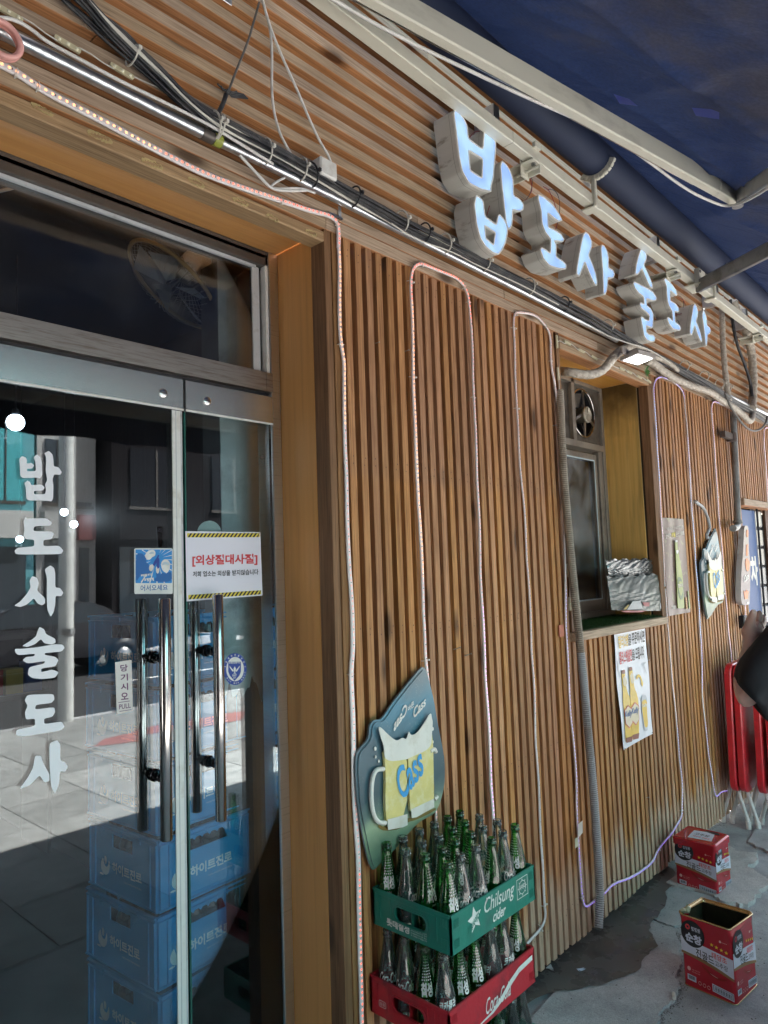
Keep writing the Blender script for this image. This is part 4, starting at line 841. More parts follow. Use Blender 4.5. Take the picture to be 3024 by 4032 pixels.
# drainpipe
dp = thing('drainpipe', 'thin grey drainpipe on the far slats ending in an elbow', 'drainpipe', tuple(aty(2905, 2061, -.05)))
mb = MB(); mb.tube(smooth_path([aty(2887, 1622, -.045), aty(2894, 1800, -.045), aty(2905, 2055, -.045), aty(2905, 2071, -.05), aty(2897, 2079, -.07), aty(2886, 2080, -.10)], 2), .0215, 16); mb.tube([aty(2905, 2050, -.045), aty(2905.3, 2060, -.045)], .031, 16)
build('pipe', mb, basic('grey_pvc', (.26, .265, .26), .45, dirt=(.14, .13, .12), ds=6), dp)
mb = MB(); p = aty(2880, 1720, -.05); mb.box(p.x-.17, p.x+.07, -.062, -.03, p.z-.02, p.z+.02); mb.tube([(p.x+.02, -.045, p.z-.028), (p.x+.02, -.045, p.z+.028)], .033, 16); build('clamp', mb, basic('rusty_bracket', (.10, .075, .065), .7), dp)
# floodlight
FL = [atz(2462, 1423, 2.60), atz(2507, 1398, 2.60), atz(2572, 1415, 2.60), atz(2507, 1436, 2.60)]
c = sum(FL, Vector())/4; ex_ = ((FL[2]-FL[1])+(FL[3]-FL[0]))/2; ey_ = ((FL[1]-FL[0])+(FL[2]-FL[3]))/2
print('FLOOD', c, ex_, ey_)
fl = thing('floodlight', 'lit white LED floodlight mounted below the cables above the serving window', 'floodlight', tuple(c))
f = lambda x, y, o: ex_*x+ey_*y+Vector((0, 0, o))
mb = MB(); mb.slab([[(-.62, -.66), (.62, -.66), (.62, .66), (-.62, .66)]], f, .004, .022, 0)
for k in range(7): mb.slab([[(-.5+k*.15, -.5), (-.47+k*.15, -.5), (-.47+k*.15, .5), (-.5+k*.15, .5)]], f, .022, .04, 0)
build('lamp_housing', mb, basic('aged_white_metal', (.48, .44, .42), .5, dirt=(.3, .26, .22), ds=8), fl, local=True, bevel=.003)
build('light_panel', MB().slab([[(-.5, -.5), (.5, -.5), (.5, .5), (-.5, .5)]], f, .001, .0035, 0), emit('lit_panel', (.95, .98, 1), 2), fl, local=True)
mb = MB(); d0 = Vector((-.09, .03, .0)); mb.beam((-.13, .02, .03), (.10, .06, .055), .006, .035); mb.tube([(-.10, .03, .02), (-.10, .03, .05)], .012, 12); build('mounting_bracket', mb, basic('aged_bracket', (.42, .37, .35), .5), fl, local=True, bevel=.002)
# ---- channel letters ---------------------------------------------------
A_, B_ = .36166, .3918
def cA(p): return crop(1680, 400, A_, p)
def cB(p): return crop(2200, 850, B_, p)
CH = [
 ('largest letter of the sign, at its left end, glowing pale blue', [(cA([(300,88),(345,110),(400,180),(440,262),(455,405),(610,520),(625,300),(655,288),(700,340),(748,440),(752,490),(735,700),(725,830),(700,930),(700,985),(590,960),(460,890),(385,760),(350,600),(320,350),(293,130)]), cA([(458,535),(605,625),(600,830),(475,750)])),
   (cA([(820,643),(870,690),(915,770),(940,860),(945,1020),(1010,1060),(1055,1120),(1050,1180),(1010,1200),(935,1180),(930,1330),(910,1385),(880,1385),(860,1300),(840,1120),(815,900),(800,700)]), None),
   (cA([(535,1018),(575,1040),(615,1085),(635,1250),(755,1340),(775,1240),(795,1230),(840,1280),(875,1350),(880,1420),(860,1530),(820,1620),(780,1668),(720,1650),(640,1580),(580,1480),(540,1330),(515,1120)]), cA([(632,1355),(745,1430),(725,1555),(645,1490)]))]),
 ('second letter of the sign from the left, glowing pale blue below the torsion bar', [(cA([(1215,1012),(1270,1035),(1370,1120),(1440,1220),(1475,1295),(1440,1308),(1385,1270),(1318,1212),(1322,1365),(1400,1400),(1465,1445),(1495,1500),(1480,1530),(1390,1518),(1410,1560),(1408,1690),(1480,1735),(1518,1775),(1515,1825),(1438,1822),(1338,1790),(1272,1714),(1235,1610),(1250,1588),(1290,1610),(1345,1652),(1350,1500),(1290,1420),(1255,1330),(1243,1180),(1212,1060)]), None)]),
 ('third letter of the sign from the left, glowing pale blue with two slanting strokes', [(cB([(268,160),(300,185),(332,260),(332,310),(300,400),(340,490),(370,580),(385,660),(385,690),(370,705),(335,640),(300,560),(262,465),(235,540),(205,612),(178,580),(180,520),(200,400),(225,260),(245,190)]), None),
   (cB([(430,290),(455,300),(485,350),(500,420),(500,520),(545,545),(560,590),(545,630),(495,625),(490,700),(480,760),(465,795),(448,780),(445,700),(440,560),(430,430),(422,330)]), None)]),
 ('fourth and tallest of the smaller sign letters, stacked strokes right above the floodlight', [(cB([(840,312),(862,335),(882,400),(880,440),(855,490),(880,545),(915,620),(940,690),(942,730),(915,715),(880,640),(835,530),(810,570),(785,595),(768,580),(775,500),(800,400),(825,330)]), None),
   (cB([(755,660),(800,680),(880,720),(945,762),(980,820),(978,852),(945,858),(882,833),(885,900),(925,930),(950,990),(948,1050),(945,1110),(935,1130),(880,1105),(880,1165),(905,1190),(950,1195),(970,1225),(962,1262),(930,1270),(885,1250),(855,1200),(840,1120),(822,1020),(835,1010),(870,1040),(905,1050),(910,1000),(870,960),(830,930),(812,890),(820,868),(857,885),(852,815),(800,775),(765,725),(748,680)]), None)]),
 ('fifth letter of the sign from the left, loose wires hanging on its right', [(cB([(1065,625),(1090,640),(1140,690),(1175,740),(1192,790),(1180,805),(1120,750),(1120,850),(1170,880),(1205,925),(1208,960),(1190,970),(1165,960),(1170,1065),(1215,1100),(1225,1130),(1215,1155),(1150,1140),(1110,1090),(1088,1030),(1095,1015),(1120,1030),(1145,1055),(1138,960),(1110,910),(1090,850),(1083,760),(1080,700),(1057,640)]), None)]),
 ('last and rightmost letter of the sign, glowing pale blue', [(cB([(1365,880),(1385,910),(1400,970),(1395,1010),(1378,1060),(1400,1110),(1425,1180),(1440,1250),(1435,1270),(1415,1240),(1390,1180),(1365,1100),(1350,1160),(1335,1200),(1318,1180),(1320,1100),(1335,1000),(1350,910)]), None),
   (cB([(1447,945),(1465,965),(1485,1020),(1490,1100),(1515,1120),(1528,1155),(1515,1185),(1495,1195),(1490,1270),(1485,1310),(1475,1300),(1468,1220),(1455,1100),(1440,1000)]), None)])]
M['housing'] = basic('letter_side_metal', (.58, .56, .515), .5, var=.04, dirt=(.22, .18, .14), ds=11, dlo=.56, dhi=.74, stretch=(1, 1, 3))
M['rim'] = basic('letter_rim', (.80, .78, .74), .35, var=.03)
def face_mat():
    m, nt, N, L, P = newmat('lit_letter_face'); tc = N.new('ShaderNodeTexCoord'); nz = N.new('ShaderNodeTexNoise'); nz.inputs['Scale'].default_value = 9; L.new(tc.outputs['Object'], nz.inputs['Vector'])
    mx = N.new('ShaderNodeMix'); mx.data_type = 'RGBA'; mr = N.new('ShaderNodeMapRange'); mr.inputs[1].default_value = .38; mr.inputs[2].default_value = .62; L.new(nz.outputs[0], mr.inputs[0]); L.new(mr.outputs[0], mx.inputs[0])
    mx.inputs[6].default_value = (.30, .50, .98, 1); mx.inputs[7].default_value = (.48, .76, 1, 1); L.new(mx.outputs[2], P.inputs['Emission Color']); P.inputs['Base Color'].default_value = (.16, .2, .3, 1)
    P.inputs['Emission Strength'].default_value = LETTER_E; P.inputs['Roughness'].default_value = .2; return m
LETTER_E = .118
M['face'] = face_mat(); M['joint'] = basic('panel_joint', (.25, .23, .2), .6)
YF = -.115
for lb, strokes in CH:
    sx = [(aty(x, y, YF).x, aty(x, y, YF).z) for x, y in strokes[0][0]]; x0 = sum(p[0] for p in sx)/len(sx); z0 = sum(p[1] for p in sx)/len(sx)
    root = thing('channel_letter', lb, 'sign letter', (x0, -.03, z0), 'lit channel letters of the shop sign')
    hs, rm, fc, jt = MB(), MB(), MB(), MB(); f = lambda x, z, o: Vector((x, -o, z)); ins = .0045 if strokes[0][0][0][0] < 2250 else .0055
    for outer, hole in strokes:
        O = soften([(aty(x, y, YF).x, aty(x, y, YF).z) for x, y in outer]); Hh = soften([(aty(x, y, YF).x, aty(x, y, YF).z) for x, y in hole], .08) if hole else None
        loops = [O]+([Hh] if Hh else [])
        for Lp in loops:
            n = len(Lp); vs = [f(p[0], p[1], .022) for p in Lp]+[f(p[0], p[1], .1135) for p in Lp]; hs.add(vs, [(i, (i+1) % n, n+(i+1) % n, n+i) for i in range(n)], 0, False)
        # seam where rear can meets front can
        Sx = inset(O, -.0006); n = len(O); vs = [f(p[0], p[1], .092) for p in Sx]+[f(p[0], p[1], .0935) for p in Sx]; hs.add(vs, [(i, (i+1) % n, n+(i+1) % n, n+i) for i in range(n)], 1)
        OI = inset(O, ins); HI = inset(Hh, -ins) if Hh else None; OO = inset(O, -.0012)
        n = len(O); vs = [f(p[0], p[1], .1105) for p in OO]+[f(p[0], p[1], .1165) for p in OO]+[f(p[0], p[1], .1165) for p in OI]+[f(p[0], p[1], .1145) for p in OI]
        rm.add(vs, [(k*n+i, k*n+(i+1) % n, (k+1)*n+(i+1) % n, (k+1)*n+i) for k in range(3) for i in range(n)], 0)
        if Hh:
            n = len(Hh); HO = inset(Hh, .0012); vs = [f(p[0], p[1], .1105) for p in HO]+[f(p[0], p[1], .1165) for p in HO]+[f(p[0], p[1], .1165) for p in HI]+[f(p[0], p[1], .1145) for p in HI]
            rm.add(vs, [(k*n+i, k*n+(i+1) % n, (k+1)*n+(i+1) % n, (k+1)*n+i) for k in range(3) for i in range(n)], 0)
        fc.flat([OI]+([HI] if HI else []), f, .1148, 0)
    build('letter_housing', hs, [M['housing'], M['joint']], root); build('letter_rim', rm, M['rim'], root); build('letter_face', fc, M['face'], root)
for i, (pts, m_, lb) in enumerate([([(2085, 690), (2092, 720), (2096, 750), (2080, 775), (2068, 790)], 'redwire', 'red wire left of the second sign letter'), ([(2068, 678), (2085, 682), (2098, 710), (2090, 760), (2072, 785)], 'cable', 'black wire loop left of the second sign letter'),
        ([(2140, 735), (2160, 745), (2180, 790), (2192, 830), (2200, 870), (2185, 905)], 'redwire', 'red wire arching over the second sign letter'), ([(2160, 745), (2185, 748), (2203, 780), (2205, 840), (2190, 900)], 'cable', 'black wire arching over the second sign letter'),
        ([(1940, 690), (1950, 740), (1945, 780), (1930, 800), (1918, 845)], 'redwire', 'red wire between the strokes of the largest sign letter'), ([(1848, 545), (1860, 525), (1880, 515), (1895, 520)], 'redwire', 'short red wire inside the notch of the largest sign letter'),
        ([(2672, 1172), (2690, 1180), (2700, 1200), (2690, 1235), (2660, 1240)], 'redwire', 'red wire loop right of the fifth sign letter'), ([(2660, 1165), (2680, 1165), (2695, 1190), (2685, 1230), (2696, 1270), (2680, 1285), (2668, 1260)], 'cable', 'tangled black wire right of the fifth sign letter')]):
    if 'redwire' not in M: M['redwire'] = basic('red_wire_jacket', (.30, .02, .03), .5)
    cable('sign_wire', lb, pts, -.05, .0018, M[m_], 'wire', group='loose sign wires', n=6)
# ---- awning --------------------------------------------------------------
AW0, AW1 = Vector((0, -.22, 3.545)), Vector((0, -1.80, 2.60))
aw = thing('retractable_awning', 'wide dark blue retractable awning with cream arms over the shop front', 'awning', (2.5, -.15, 3.3))
M['cream'] = basic('cream_painted_metal', (.66, .63, .53), .42, var=.04, vs=5, dirt=(.40, .37, .30), ds=9, dlo=.55, dhi=.8, stretch=(.3, 1, 1))
M['greyarm'] = basic('grey_arm_metal', (.24, .24, .24), .35, .6, dirt=(.12, .11, .1), ds=8)
def fabric_mat():
    m, nt, N, L, P = newmat('awning_canvas'); tc = N.new('ShaderNodeTexCoord'); n1 = N.new('ShaderNodeTexNoise'); n1.inputs['Scale'].default_value = 2.6; n1.inputs['Detail'].default_value = 12; n1.inputs['Roughness'].default_value = .72; n1.inputs['Distortion'].default_value = .3; L.new(tc.outputs['Object'], n1.inputs['Vector'])
    sp = N.new('ShaderNodeSeparateXYZ'); L.new(tc.outputs['Object'], sp.inputs[0])
    ad = N.new('ShaderNodeMapRange'); ad.inputs[1].default_value = -.35; ad.inputs[2].default_value = -1.1; ad.inputs[4].default_value = .28; L.new(sp.outputs['Y'], ad.inputs[0])
    a = N.new('ShaderNodeMath'); a.operation = 'ADD'; L.new(n1.outputs[0], a.inputs[0]); L.new(ad.outputs[0], a.inputs[1])
    mr = N.new('ShaderNodeMapRange'); mr.inputs[1].default_value = .62; mr.inputs[2].default_value = .84; L.new(a.outputs[0], mr.inputs[0])
    mx = N.new('ShaderNodeMix'); mx.data_type = 'RGBA'; L.new(mr.outputs[0], mx.inputs[0]); mx.inputs[6].default_value = (.015, .026, .072, 1); mx.inputs[7].default_value = (.036, .037, .056, 1)
    wv = N.new('ShaderNodeTexNoise'); wv.inputs['Detail'].default_value = 6; wv.inputs['Scale'].default_value = 90; L.new(tc.outputs['Object'], wv.inputs['Vector']); m2 = N.new('ShaderNodeMix'); m2.data_type = 'RGBA'; m2.blend_type = 'OVERLAY'; m2.inputs[0].default_value = .7; L.new(mx.outputs[2], m2.inputs[6]); L.new(wv.outputs[0], m2.inputs[7])
    L.new(m2.outputs[2], P.inputs['Base Color']); P.inputs['Roughness'].default_value = .75; P.inputs['Specular IOR Level'].default_value = .2
    mp = N.new('ShaderNodeMapping'); mp.inputs['Scale'].default_value = (1.4, 1, 1); mp.inputs['Rotation'].default_value = (0, 0, .7); L.new(tc.outputs['Object'], mp.inputs[0])
    n3 = N.new('ShaderNodeTexNoise'); n3.inputs['Scale'].default_value = 1.7; n3.inputs['Detail'].default_value = 5; n3.inputs['Distortion'].default_value = 1; L.new(mp.outputs[0], n3.inputs['Vector'])
    b = N.new('ShaderNodeBump'); b.inputs['Strength'].default_value = .8; b.inputs['Distance'].default_value = .06; L.new(n3.outputs[0], b.inputs['Height']); L.new(b.outputs[0], P.inputs['Normal'])
    tl = N.new('ShaderNodeBsdfTranslucent'); L.new(mx.outputs[2], tl.inputs[0]); ms = N.new('ShaderNodeMixShader'); ms.inputs[0].default_value = .07; L.new(P.outputs[0], ms.inputs[1]); L.new(tl.outputs[0], ms.inputs[2])
    L.new(ms.outputs[0], [n for n in N if n.type == 'OUTPUT_MATERIAL'][0].inputs[0]); return m
M['canvas'] = fabric_mat()
CRS = [(cx_, math.cos(a_), math.sin(a_)) for cx_, a_ in ((1.2, .5), (1.9, 1.1), (2.5, .9), (2.9, 1.3), (3.3, .4), (3.8, 1.2), (4.4, .9), (2.2, -.6), (3.1, -.9), (5.2, 1.0), (.4, .7))]
mb = MB(); nx, ny = 460, 110; vs = []
for j in range(ny+1):
    for i in range(nx+1):
        x = -3+11.5*i/nx; t = j/ny; p = AW0.lerp(AW1, t); wr = .010*math.sin(x*2.7+t*5)+.008*math.sin(x*6.1-t*9+1)+.006*math.sin((x*1.3+t*2.4)*8)
        cr_s = sum(.018*math.exp(-abs((x-cx_)*ca_+(p.y+1.0)*sa_)/.035) for cx_, ca_, sa_ in CRS); vs.append((x, p.y, p.z+wr*math.sin(math.pi*min(1, t*1.2))-.02*math.sin(math.pi*t)-cr_s*math.sin(math.pi*min(1, t*1.5))))
mb.add(vs, [(j*(nx+1)+i, j*(nx+1)+i+1, (j+1)*(nx+1)+i+1, (j+1)*(nx+1)+i) for j in range(ny) for i in range(nx)], 0, True)
nf = (AW1-AW0).cross(Vector((1, 0, 0))).normalized(); nf = nf if nf.z < 0 else -nf
fab = build('fabric', mb, M['canvas'], aw)
for q in ([(2416, 370), (2478, 390), (2512, 418), (2440, 408)], [(2724, 424), (2800, 430), (2832, 442), (2832, 470), (2740, 456)]):
    P = [atp(x, y, AW0+nf*.05, nf) for x, y in q]; mb = MB().add([p for p in P], [tuple(range(len(P)))], 0)
    build('repair_patch', mb, basic('bright_blue_tape', (.012, .035, .30), .45), fab)
mb = MB(); mb.tube([(-3, -.180, 3.475), (8.5, -.180, 3.475)], .078, 32); build('roller', mb, basic('roller_canvas', (.010, .019, .055), .75, var=.06, vs=2), aw)
mb = MB(); ZB0, ZB1 = 3.262, 3.312
mb.box(-3, 2.335, -.160, -.112, ZB0, ZB1); mb.box(2.335, 5.9, -.1602, -.1122, ZB0+.0005, ZB1+.0005); mb.box(5.9005, 8.5, -.16, -.112, ZB0, ZB1); build('torsion_bar', mb, M['cream'], aw, bevel=.003)
for xx in (-.6, 2.50, 4.05, 5.7):
    mb = MB(); mb.box(xx-.03, xx+.03, -.168, -.006, ZB0-.013, ZB0-.006); mb.box(xx-.03, xx+.03, -.110, -.103, ZB0-.06, ZB1+.02); mb.box(xx+.022, xx+.03, -.166, -.0065, ZB0-.05, ZB0-.0135); mb.box(xx-.02, xx+.025, -.175, -.1605, ZB1-.008, ZB1+.016)
    mb.tube([(xx, -.17, ZB0-.035), (xx, -.07, ZB0-.035)], .006, 10, 0); mb.tube([(xx, -.15, ZB0-.022), (xx, -.15, ZB0-.0135)], .010, 6, 1)
    build('wall_bracket', mb, [M['cream'], M['greyarm']], aw, bevel=.0015)
for xx in (-.3, 3.02, 4.66):
    mb = MB(); c0 = Vector((xx, -.165, 3.448)); n = 12
    arc = [(xx, -.165+.062*math.cos(rad(a)), 3.448+.062*math.sin(rad(a))) for a in range(150, 331, 15)]; arc = [(xx, -.180-.090*math.sin(rad(a)), 3.475-.090*math.cos(rad(a))) for a in range(-50, 76, 12)]
    for a, b in zip(arc, arc[1:]): mb.beam(a, b, .028, .020, 0, up=Vector((1, 0, 0)))
    mb.beam((xx, -.165, 3.382), (xx, -.166, ZB0-.012), .020, .022, 0, up=Vector((1, 0, 0))); mb.box(xx-.012, xx+.05, -.170, -.10, ZB0-.016, ZB0-.006, 0)
    build('roller_support', mb, M['cream'], aw, bevel=.003)
for xx in (1.1, 2.32, 3.95, 4.95, 5.6): build('fixing_plate', MB().box(xx-.02, xx+.02, -.10, -.003, 3.30, 3.44).box(xx-.02, xx+.02, -.0062, -.0032, 3.2, 3.5), M['galv'], aw, bevel=.001)
EL = atz(2893, 772, 3.245); SH = Vector((1.15, -.20, 3.285))
print('ELBOW', EL)
arm = build('upper_arm', MB().beam(SH, EL, .038, .084), M['cream'], aw, bevel=.005)
dr_ = (EL-SH).normalized()
mb = MB(); mb.beam(SH+Vector((0, .028, -.02)), EL-dr_*.3+Vector((0, .022, -.02)), .004, .03); build('arm_cover', mb, M['steelx'], arm)
E2 = Vector((2.75, -2.14, 2.72))
mb = MB(); mb.tube([EL+dr_*.02+Vector((0, 0, -.045)), EL+dr_*.02+Vector((0, 0, .045))], .024, 16); mb.beam(EL-dr_*.005, EL+dr_*.05, .028, .06); build('elbow_joint', mb, M['greyarm'], aw, bevel=.002)
F1 = atp(3024, 690, AW0+nf*.10, nf); d2 = (F1-EL).normalized(); print('F1', F1)
mb = MB(); mb.beam(EL+dr_*.02+d2*.02, EL+d2*1.5, .028, .06); build('forearm', mb, M['greyarm'], aw, bevel=.006)
A2 = atz(2748, 1128, 3.245); B2 = atp(3024, 985, AW0+nf*.12, nf); print('ARM2', A2, B2); d3 = (B2-A2).normalized()
mb = MB(); mb.beam(A2, A2+d3*1.7, .034, .075); build('upper_arm', mb, M['greyarm'], aw, bevel=.006)
mb = MB(); mb.box(A2.x-.045, A2.x+.06, -.19, -.1605, ZB0-.03, ZB1+.03); mb.box(A2.x-.06, A2.x+.09, -.2, -.10, ZB0-.022, ZB0-.014); mb.tube([(A2.x-.03, -.196, ZB1+.01), (A2.x-.03, -.19, ZB1+.01)], .009, 10, 1); mb.tube([(A2.x-.03, -.196, ZB0+.01), (A2.x-.03, -.19, ZB0+.01)], .009, 10, 1); build('shoulder_bracket', mb, [M['cream'], M['greyarm']], aw, bevel=.002)
mb = MB(); mb.box(-3, 8.5, -1.86, -1.79, 2.55, 2.63); build('front_bar', mb, M['cream'], aw, bevel=.004)
mb = MB(); vs = []
for i in range(240):
    x = -3+11.5*i/239; vs += [(x, -1.862, 2.58), (x, -1.865-.006*math.sin(x*9), 2.385+.02*abs(math.sin(x*6.3)))]
mb.add(vs, [(2*i, 2*i+1, 2*i+3, 2*i+2) for i in range(239)], 0, True); build('valance', mb, M['canvas'], aw)
CP = []
for t, s in ((.0, -.01), (.15, .0), (.3, .015), (.45, -.005), (.6, .02), (.72, 0), (.86, -.03), (.95, -.0), (1.0, .03)): CP.append(SH.lerp(EL, t)+Vector((0, .03+.012*math.sin(t*9), -.042+s*.6-.02*math.sin(t*7))))
CP += [EL+d2*.15+Vector((0, 0, -.05)), EL+d2*.5+Vector((0, .0, -.05)), EL+d2*.9+Vector((0, 0, -.04))]
mb = MB(); mb.tube(smooth_path(CP, 2), .0058, 8); tag(build('white_cable', mb, M['whitecable']), 'thick white cable tied along the underside of the cream awning arm', 'cable')
for t in (.93,):
    mb = MB(); c0 = SH.lerp(EL, t); n = 14; ax = Vector((-dr_.y, dr_.x, 0)).normalized(); mb.tube([c0+ax*.026*math.cos(a)+Vector((0, 0, .05*math.sin(a))) for a in [2*math.pi*k/n for k in range(n+1)]], .002, 5, caps=False); build('cable_tie', mb, M['tie'], aw)

# coil of strip at the left edge
mb = MB(); cc = aty(-6, 172, -.05); P_ = [cc+Vector((.036*math.cos(a)*(1+.03*math.sin(a*.4)), -.012+.004*math.sin(a*.33)-a*.0004, .036*math.sin(a))) for a in [k*.25 for k in range(110)]]
mb.tube(P_, .0062, 7); tag(build('led_strip_coil', mb, basic('pink_lit_sleeve', (.80, .40, .36), .25)), 'coiled leftover LED strip hanging at the upper left edge', 'LED strip')
cable('white_cable', 'pale cable curving inside behind the left part of the transom window', [(-80, 770), (0, 752), (60, 738), (120, 712), (150, 690)], .45, .005, M['whitecable'])
# ---- wall signs -------------------------------------------------------------
M['beery'] = basic('pale_beer_yellow', (.74, .64, .24), .3, var=.08, vs=25, dirt=(.80, .74, .44), ds=30, dlo=.45, dhi=.7)
M['foam'] = basic('beer_foam', (.78, .76, .70), .4, var=.06, vs=14, dirt=(.60, .56, .46), ds=18, dlo=.5, dhi=.8)
M['cyan'] = basic('bright_blue_print', (.04, .34, .70), .45, var=.03)
M['rust'] = basic('brown_stain', (.22, .15, .04), .7, var=.3, vs=40)
def teal_sign():
    m, nt, N, L, P = newmat('teal_sign_print'); tc = N.new('ShaderNodeTexCoord'); sp = N.new('ShaderNodeSeparateXYZ'); L.new(tc.outputs['Object'], sp.inputs[0])
    n = N.new('ShaderNodeTexNoise'); n.inputs['Scale'].default_value = 5; n.inputs['Detail'].default_value = 6; L.new(tc.outputs['Object'], n.inputs['Vector'])
    a = N.new('ShaderNodeMath'); a.operation = 'MULTIPLY_ADD'; L.new(n.outputs[0], a.inputs[0]); a.inputs[1].default_value = .16; L.new(sp.outputs['Z'], a.inputs[2])
    cr_ = N.new('ShaderNodeValToRGB'); L.new(a.outputs[0], cr_.inputs[0]); e = cr_.color_ramp.elements
    mr = N.new('ShaderNodeMapRange'); mr.inputs[1].default_value = -.50; mr.inputs[2].default_value = .10; L.new(a.outputs[0], mr.inputs[0]); L.new(mr.outputs[0], cr_.inputs[0])
    e[0].position = 0; e[0].color = (.05, .12, .09, 1); e[1].position = 1; e[1].color = (.24, .28, .30, 1)
    for p, c in ((.1, (.10, .17, .12, 1)), (.2, (.36, .46, .30, 1)), (.27, (.12, .19, .17, 1)), (.36, (.05, .10, .12, 1)), (.62, (.07, .14, .18, 1)), (.80, (.11, .28, .38, 1)), (.92, (.20, .27, .31, 1))): x = e.new(p); x.color = c
    vo = N.new('ShaderNodeTexVoronoi'); vo.inputs['Scale'].default_value = 190; L.new(tc.outputs['Object'], vo.inputs['Vector']); m2 = N.new('ShaderNodeMapRange'); m2.inputs[1].default_value = .16; m2.inputs[2].default_value = .08; L.new(vo.outputs['Distance'], m2.inputs[0])
    n2 = N.new('ShaderNodeTexNoise'); n2.inputs['Scale'].default_value = 9; L.new(tc.outputs['Object'], n2.inputs['Vector']); m3 = N.new('ShaderNodeMapRange'); m3.inputs[1].default_value = .48; m3.inputs[2].default_value = .6; L.new(n2.outputs[0], m3.inputs[0])
    mu = N.new('ShaderNodeMath'); mu.operation = 'MULTIPLY'; L.new(m2.outputs[0], mu.inputs[0]); L.new(m3.outputs[0], mu.inputs[1])
    mx = N.new('ShaderNodeMix'); mx.data_type = 'RGBA'; L.new(mu.outputs[0], mx.inputs[0]); L.new(cr_.outputs[0], mx.inputs[6]); mx.inputs[7].default_value = (.62, .72, .62, 1); L.new(mx.outputs[2], P.inputs['Base Color']); P.inputs['Roughness'].default_value = .3; return m
M['tealsign'] = teal_sign()
K = .6028
def mz(x, y): p = aty(1200+x*K, 2500+y*K, -.02); return p
O_ = aty(1660, 2625, -.02)
mug = thing('beer_mug_sign', 'large teal drop shaped beer mug sign hanging above the bottle crates', 'sign', tuple(O_), 'beer mug signs on the slats')
fm = lambda x, y, o: Vector((mz(x, y).x, -.02-o, mz(x, y).z))-O_
OUT = [(762, 195), (790, 250), (830, 410), (862, 600), (903, 800), (905, 960), (880, 1080), (840, 1165), (740, 1215), (640, 1320), (560, 1420), (483, 1490), (433, 1540), (405, 1470), (375, 1330), (335, 1130), (318, 900), (322, 770), (395, 690), (408, 650), (412, 590), (440, 553), (490, 552), (560, 445), (650, 330)]
mb = MB(); mb.slab([soften(OUT, .3)], fm, 0, .007, 0, side=1); mb.slab([soften(inset(OUT, 14), .3)], fm, .0075, .011, 0, side=1); build('sign_board', mb, [M['tealsign'], basic('sign_edge', (.16, .20, .22), .4)], mug, local=True, bevel=.002)
mb = MB()
for L in ([(478, 720), (630, 700), (632, 1190), (500, 1235), (488, 1100), (492, 900)], [(634, 700), (775, 640), (800, 640), (806, 960), (806, 1120), (655, 1185), (645, 1000)]):
    mb.slab([chaikin(L, 1)], fm, .0142, .024, 0)
build('mug', mb, M['beery'], mug, local=True, bevel=.004)
mb = MB()
for L in ([(440, 590), (462, 600), (500, 640), (560, 690), (600, 660), (625, 680), (640, 615), (650, 650), (690, 640), (740, 570), (785, 495), (790, 540), (797, 560), (790, 640), (785, 735), (640, 795), (630, 805), (482, 822), (478, 720), (455, 660)],):
    mb.slab([chaikin(L, 2)], fm, .0243, .0262, 0)
build('foam_top', mb, M['foam'], mug, local=True)
for pts in ([(480, 868), (430, 870), (405, 930), (398, 1040), (408, 1150), (440, 1215), (492, 1218)], [(785, 755), (812, 735), (822, 760)], [(812, 1065), (830, 1045)]):
    mb = MB(); mb.tube(smooth_path([fm(x, y, .022) for x, y in pts], 2), .0068, 10); build('mug_handle', mb, M['foam'], mug, local=True)
mb = MB()
mb.slab([[(500, 1195), (630, 1160), (632, 1230), (600, 1245), (505, 1262)]], fm, .0243, .0256, 0); mb.slab([[(655, 1130), (805, 1060), (806, 1115), (690, 1180), (660, 1185)]], fm, .0243, .0256, 0)
for (x, y, r) in ((437, 738, 10), (440, 792, 7), (460, 820, 7), (812, 610, 9), (812, 695, 8)): mb.slab([[(x+r*.8*math.cos(a), y+r*1.4*math.sin(a)) for a in [k*.628 for k in range(10)]]], fm, .0142, .0155, 0)
build('mug_base', mb, M['foam'], mug, local=True)
mb = MB(); mb.slab([chaikin([(455, 1230), (500, 1250), (600, 1240), (640, 1195), (655, 1190), (690, 1190), (830, 1120), (835, 1140), (700, 1205), (650, 1215), (600, 1262), (500, 1275), (460, 1255)], 1)], fm, .0141, .0148, 0)
mb.slab([chaikin([(805, 900), (825, 960), (820, 1060), (806, 1060)], 1)], fm, .0141, .0148, 0); build('rust_stain', mb, M['rust'], mug, local=True)
mb = MB(); mb.text('Cass', [(600, 1075), (745, 885), (705, 700), (535, 900)], fm, .0268, 0, bold=.022, shear=.25); build('blue_lettering', mb, M['cyan'], mug, local=True)
mb = MB(); mb.text('Cass', [(690, 545), (770, 455), (768, 392), (683, 480)], fm, .0146, 0, bold=.03, shear=.2); mb.text('Cass', [(650, 500), (560, 630), (555, 560), (640, 440)], fm, .0146, 0, bold=.03, shear=-.2); mb.text('바른', [(652, 500), (692, 465), (690, 425), (650, 460)], fm, .0146, 0, bold=.02)
build('white_lettering', mb, M['white'], mug, local=True)
mug2 = dup(mug, loc=(4.775, -.024, 1.804), label='small distant beer mug sign between two glowing LED strips near the drainpipe')
cable('grey_flex', 'grey jointed flex sticking out above the distant beer mug sign', [(2737, 1974), (2750, 1985), (2768, 1997), (2780, 2022), (2789, 2045), (2795, 2080), (2788, 2092), (2781, 2110), (2787, 2118)], -.045, .010, M['cond'])
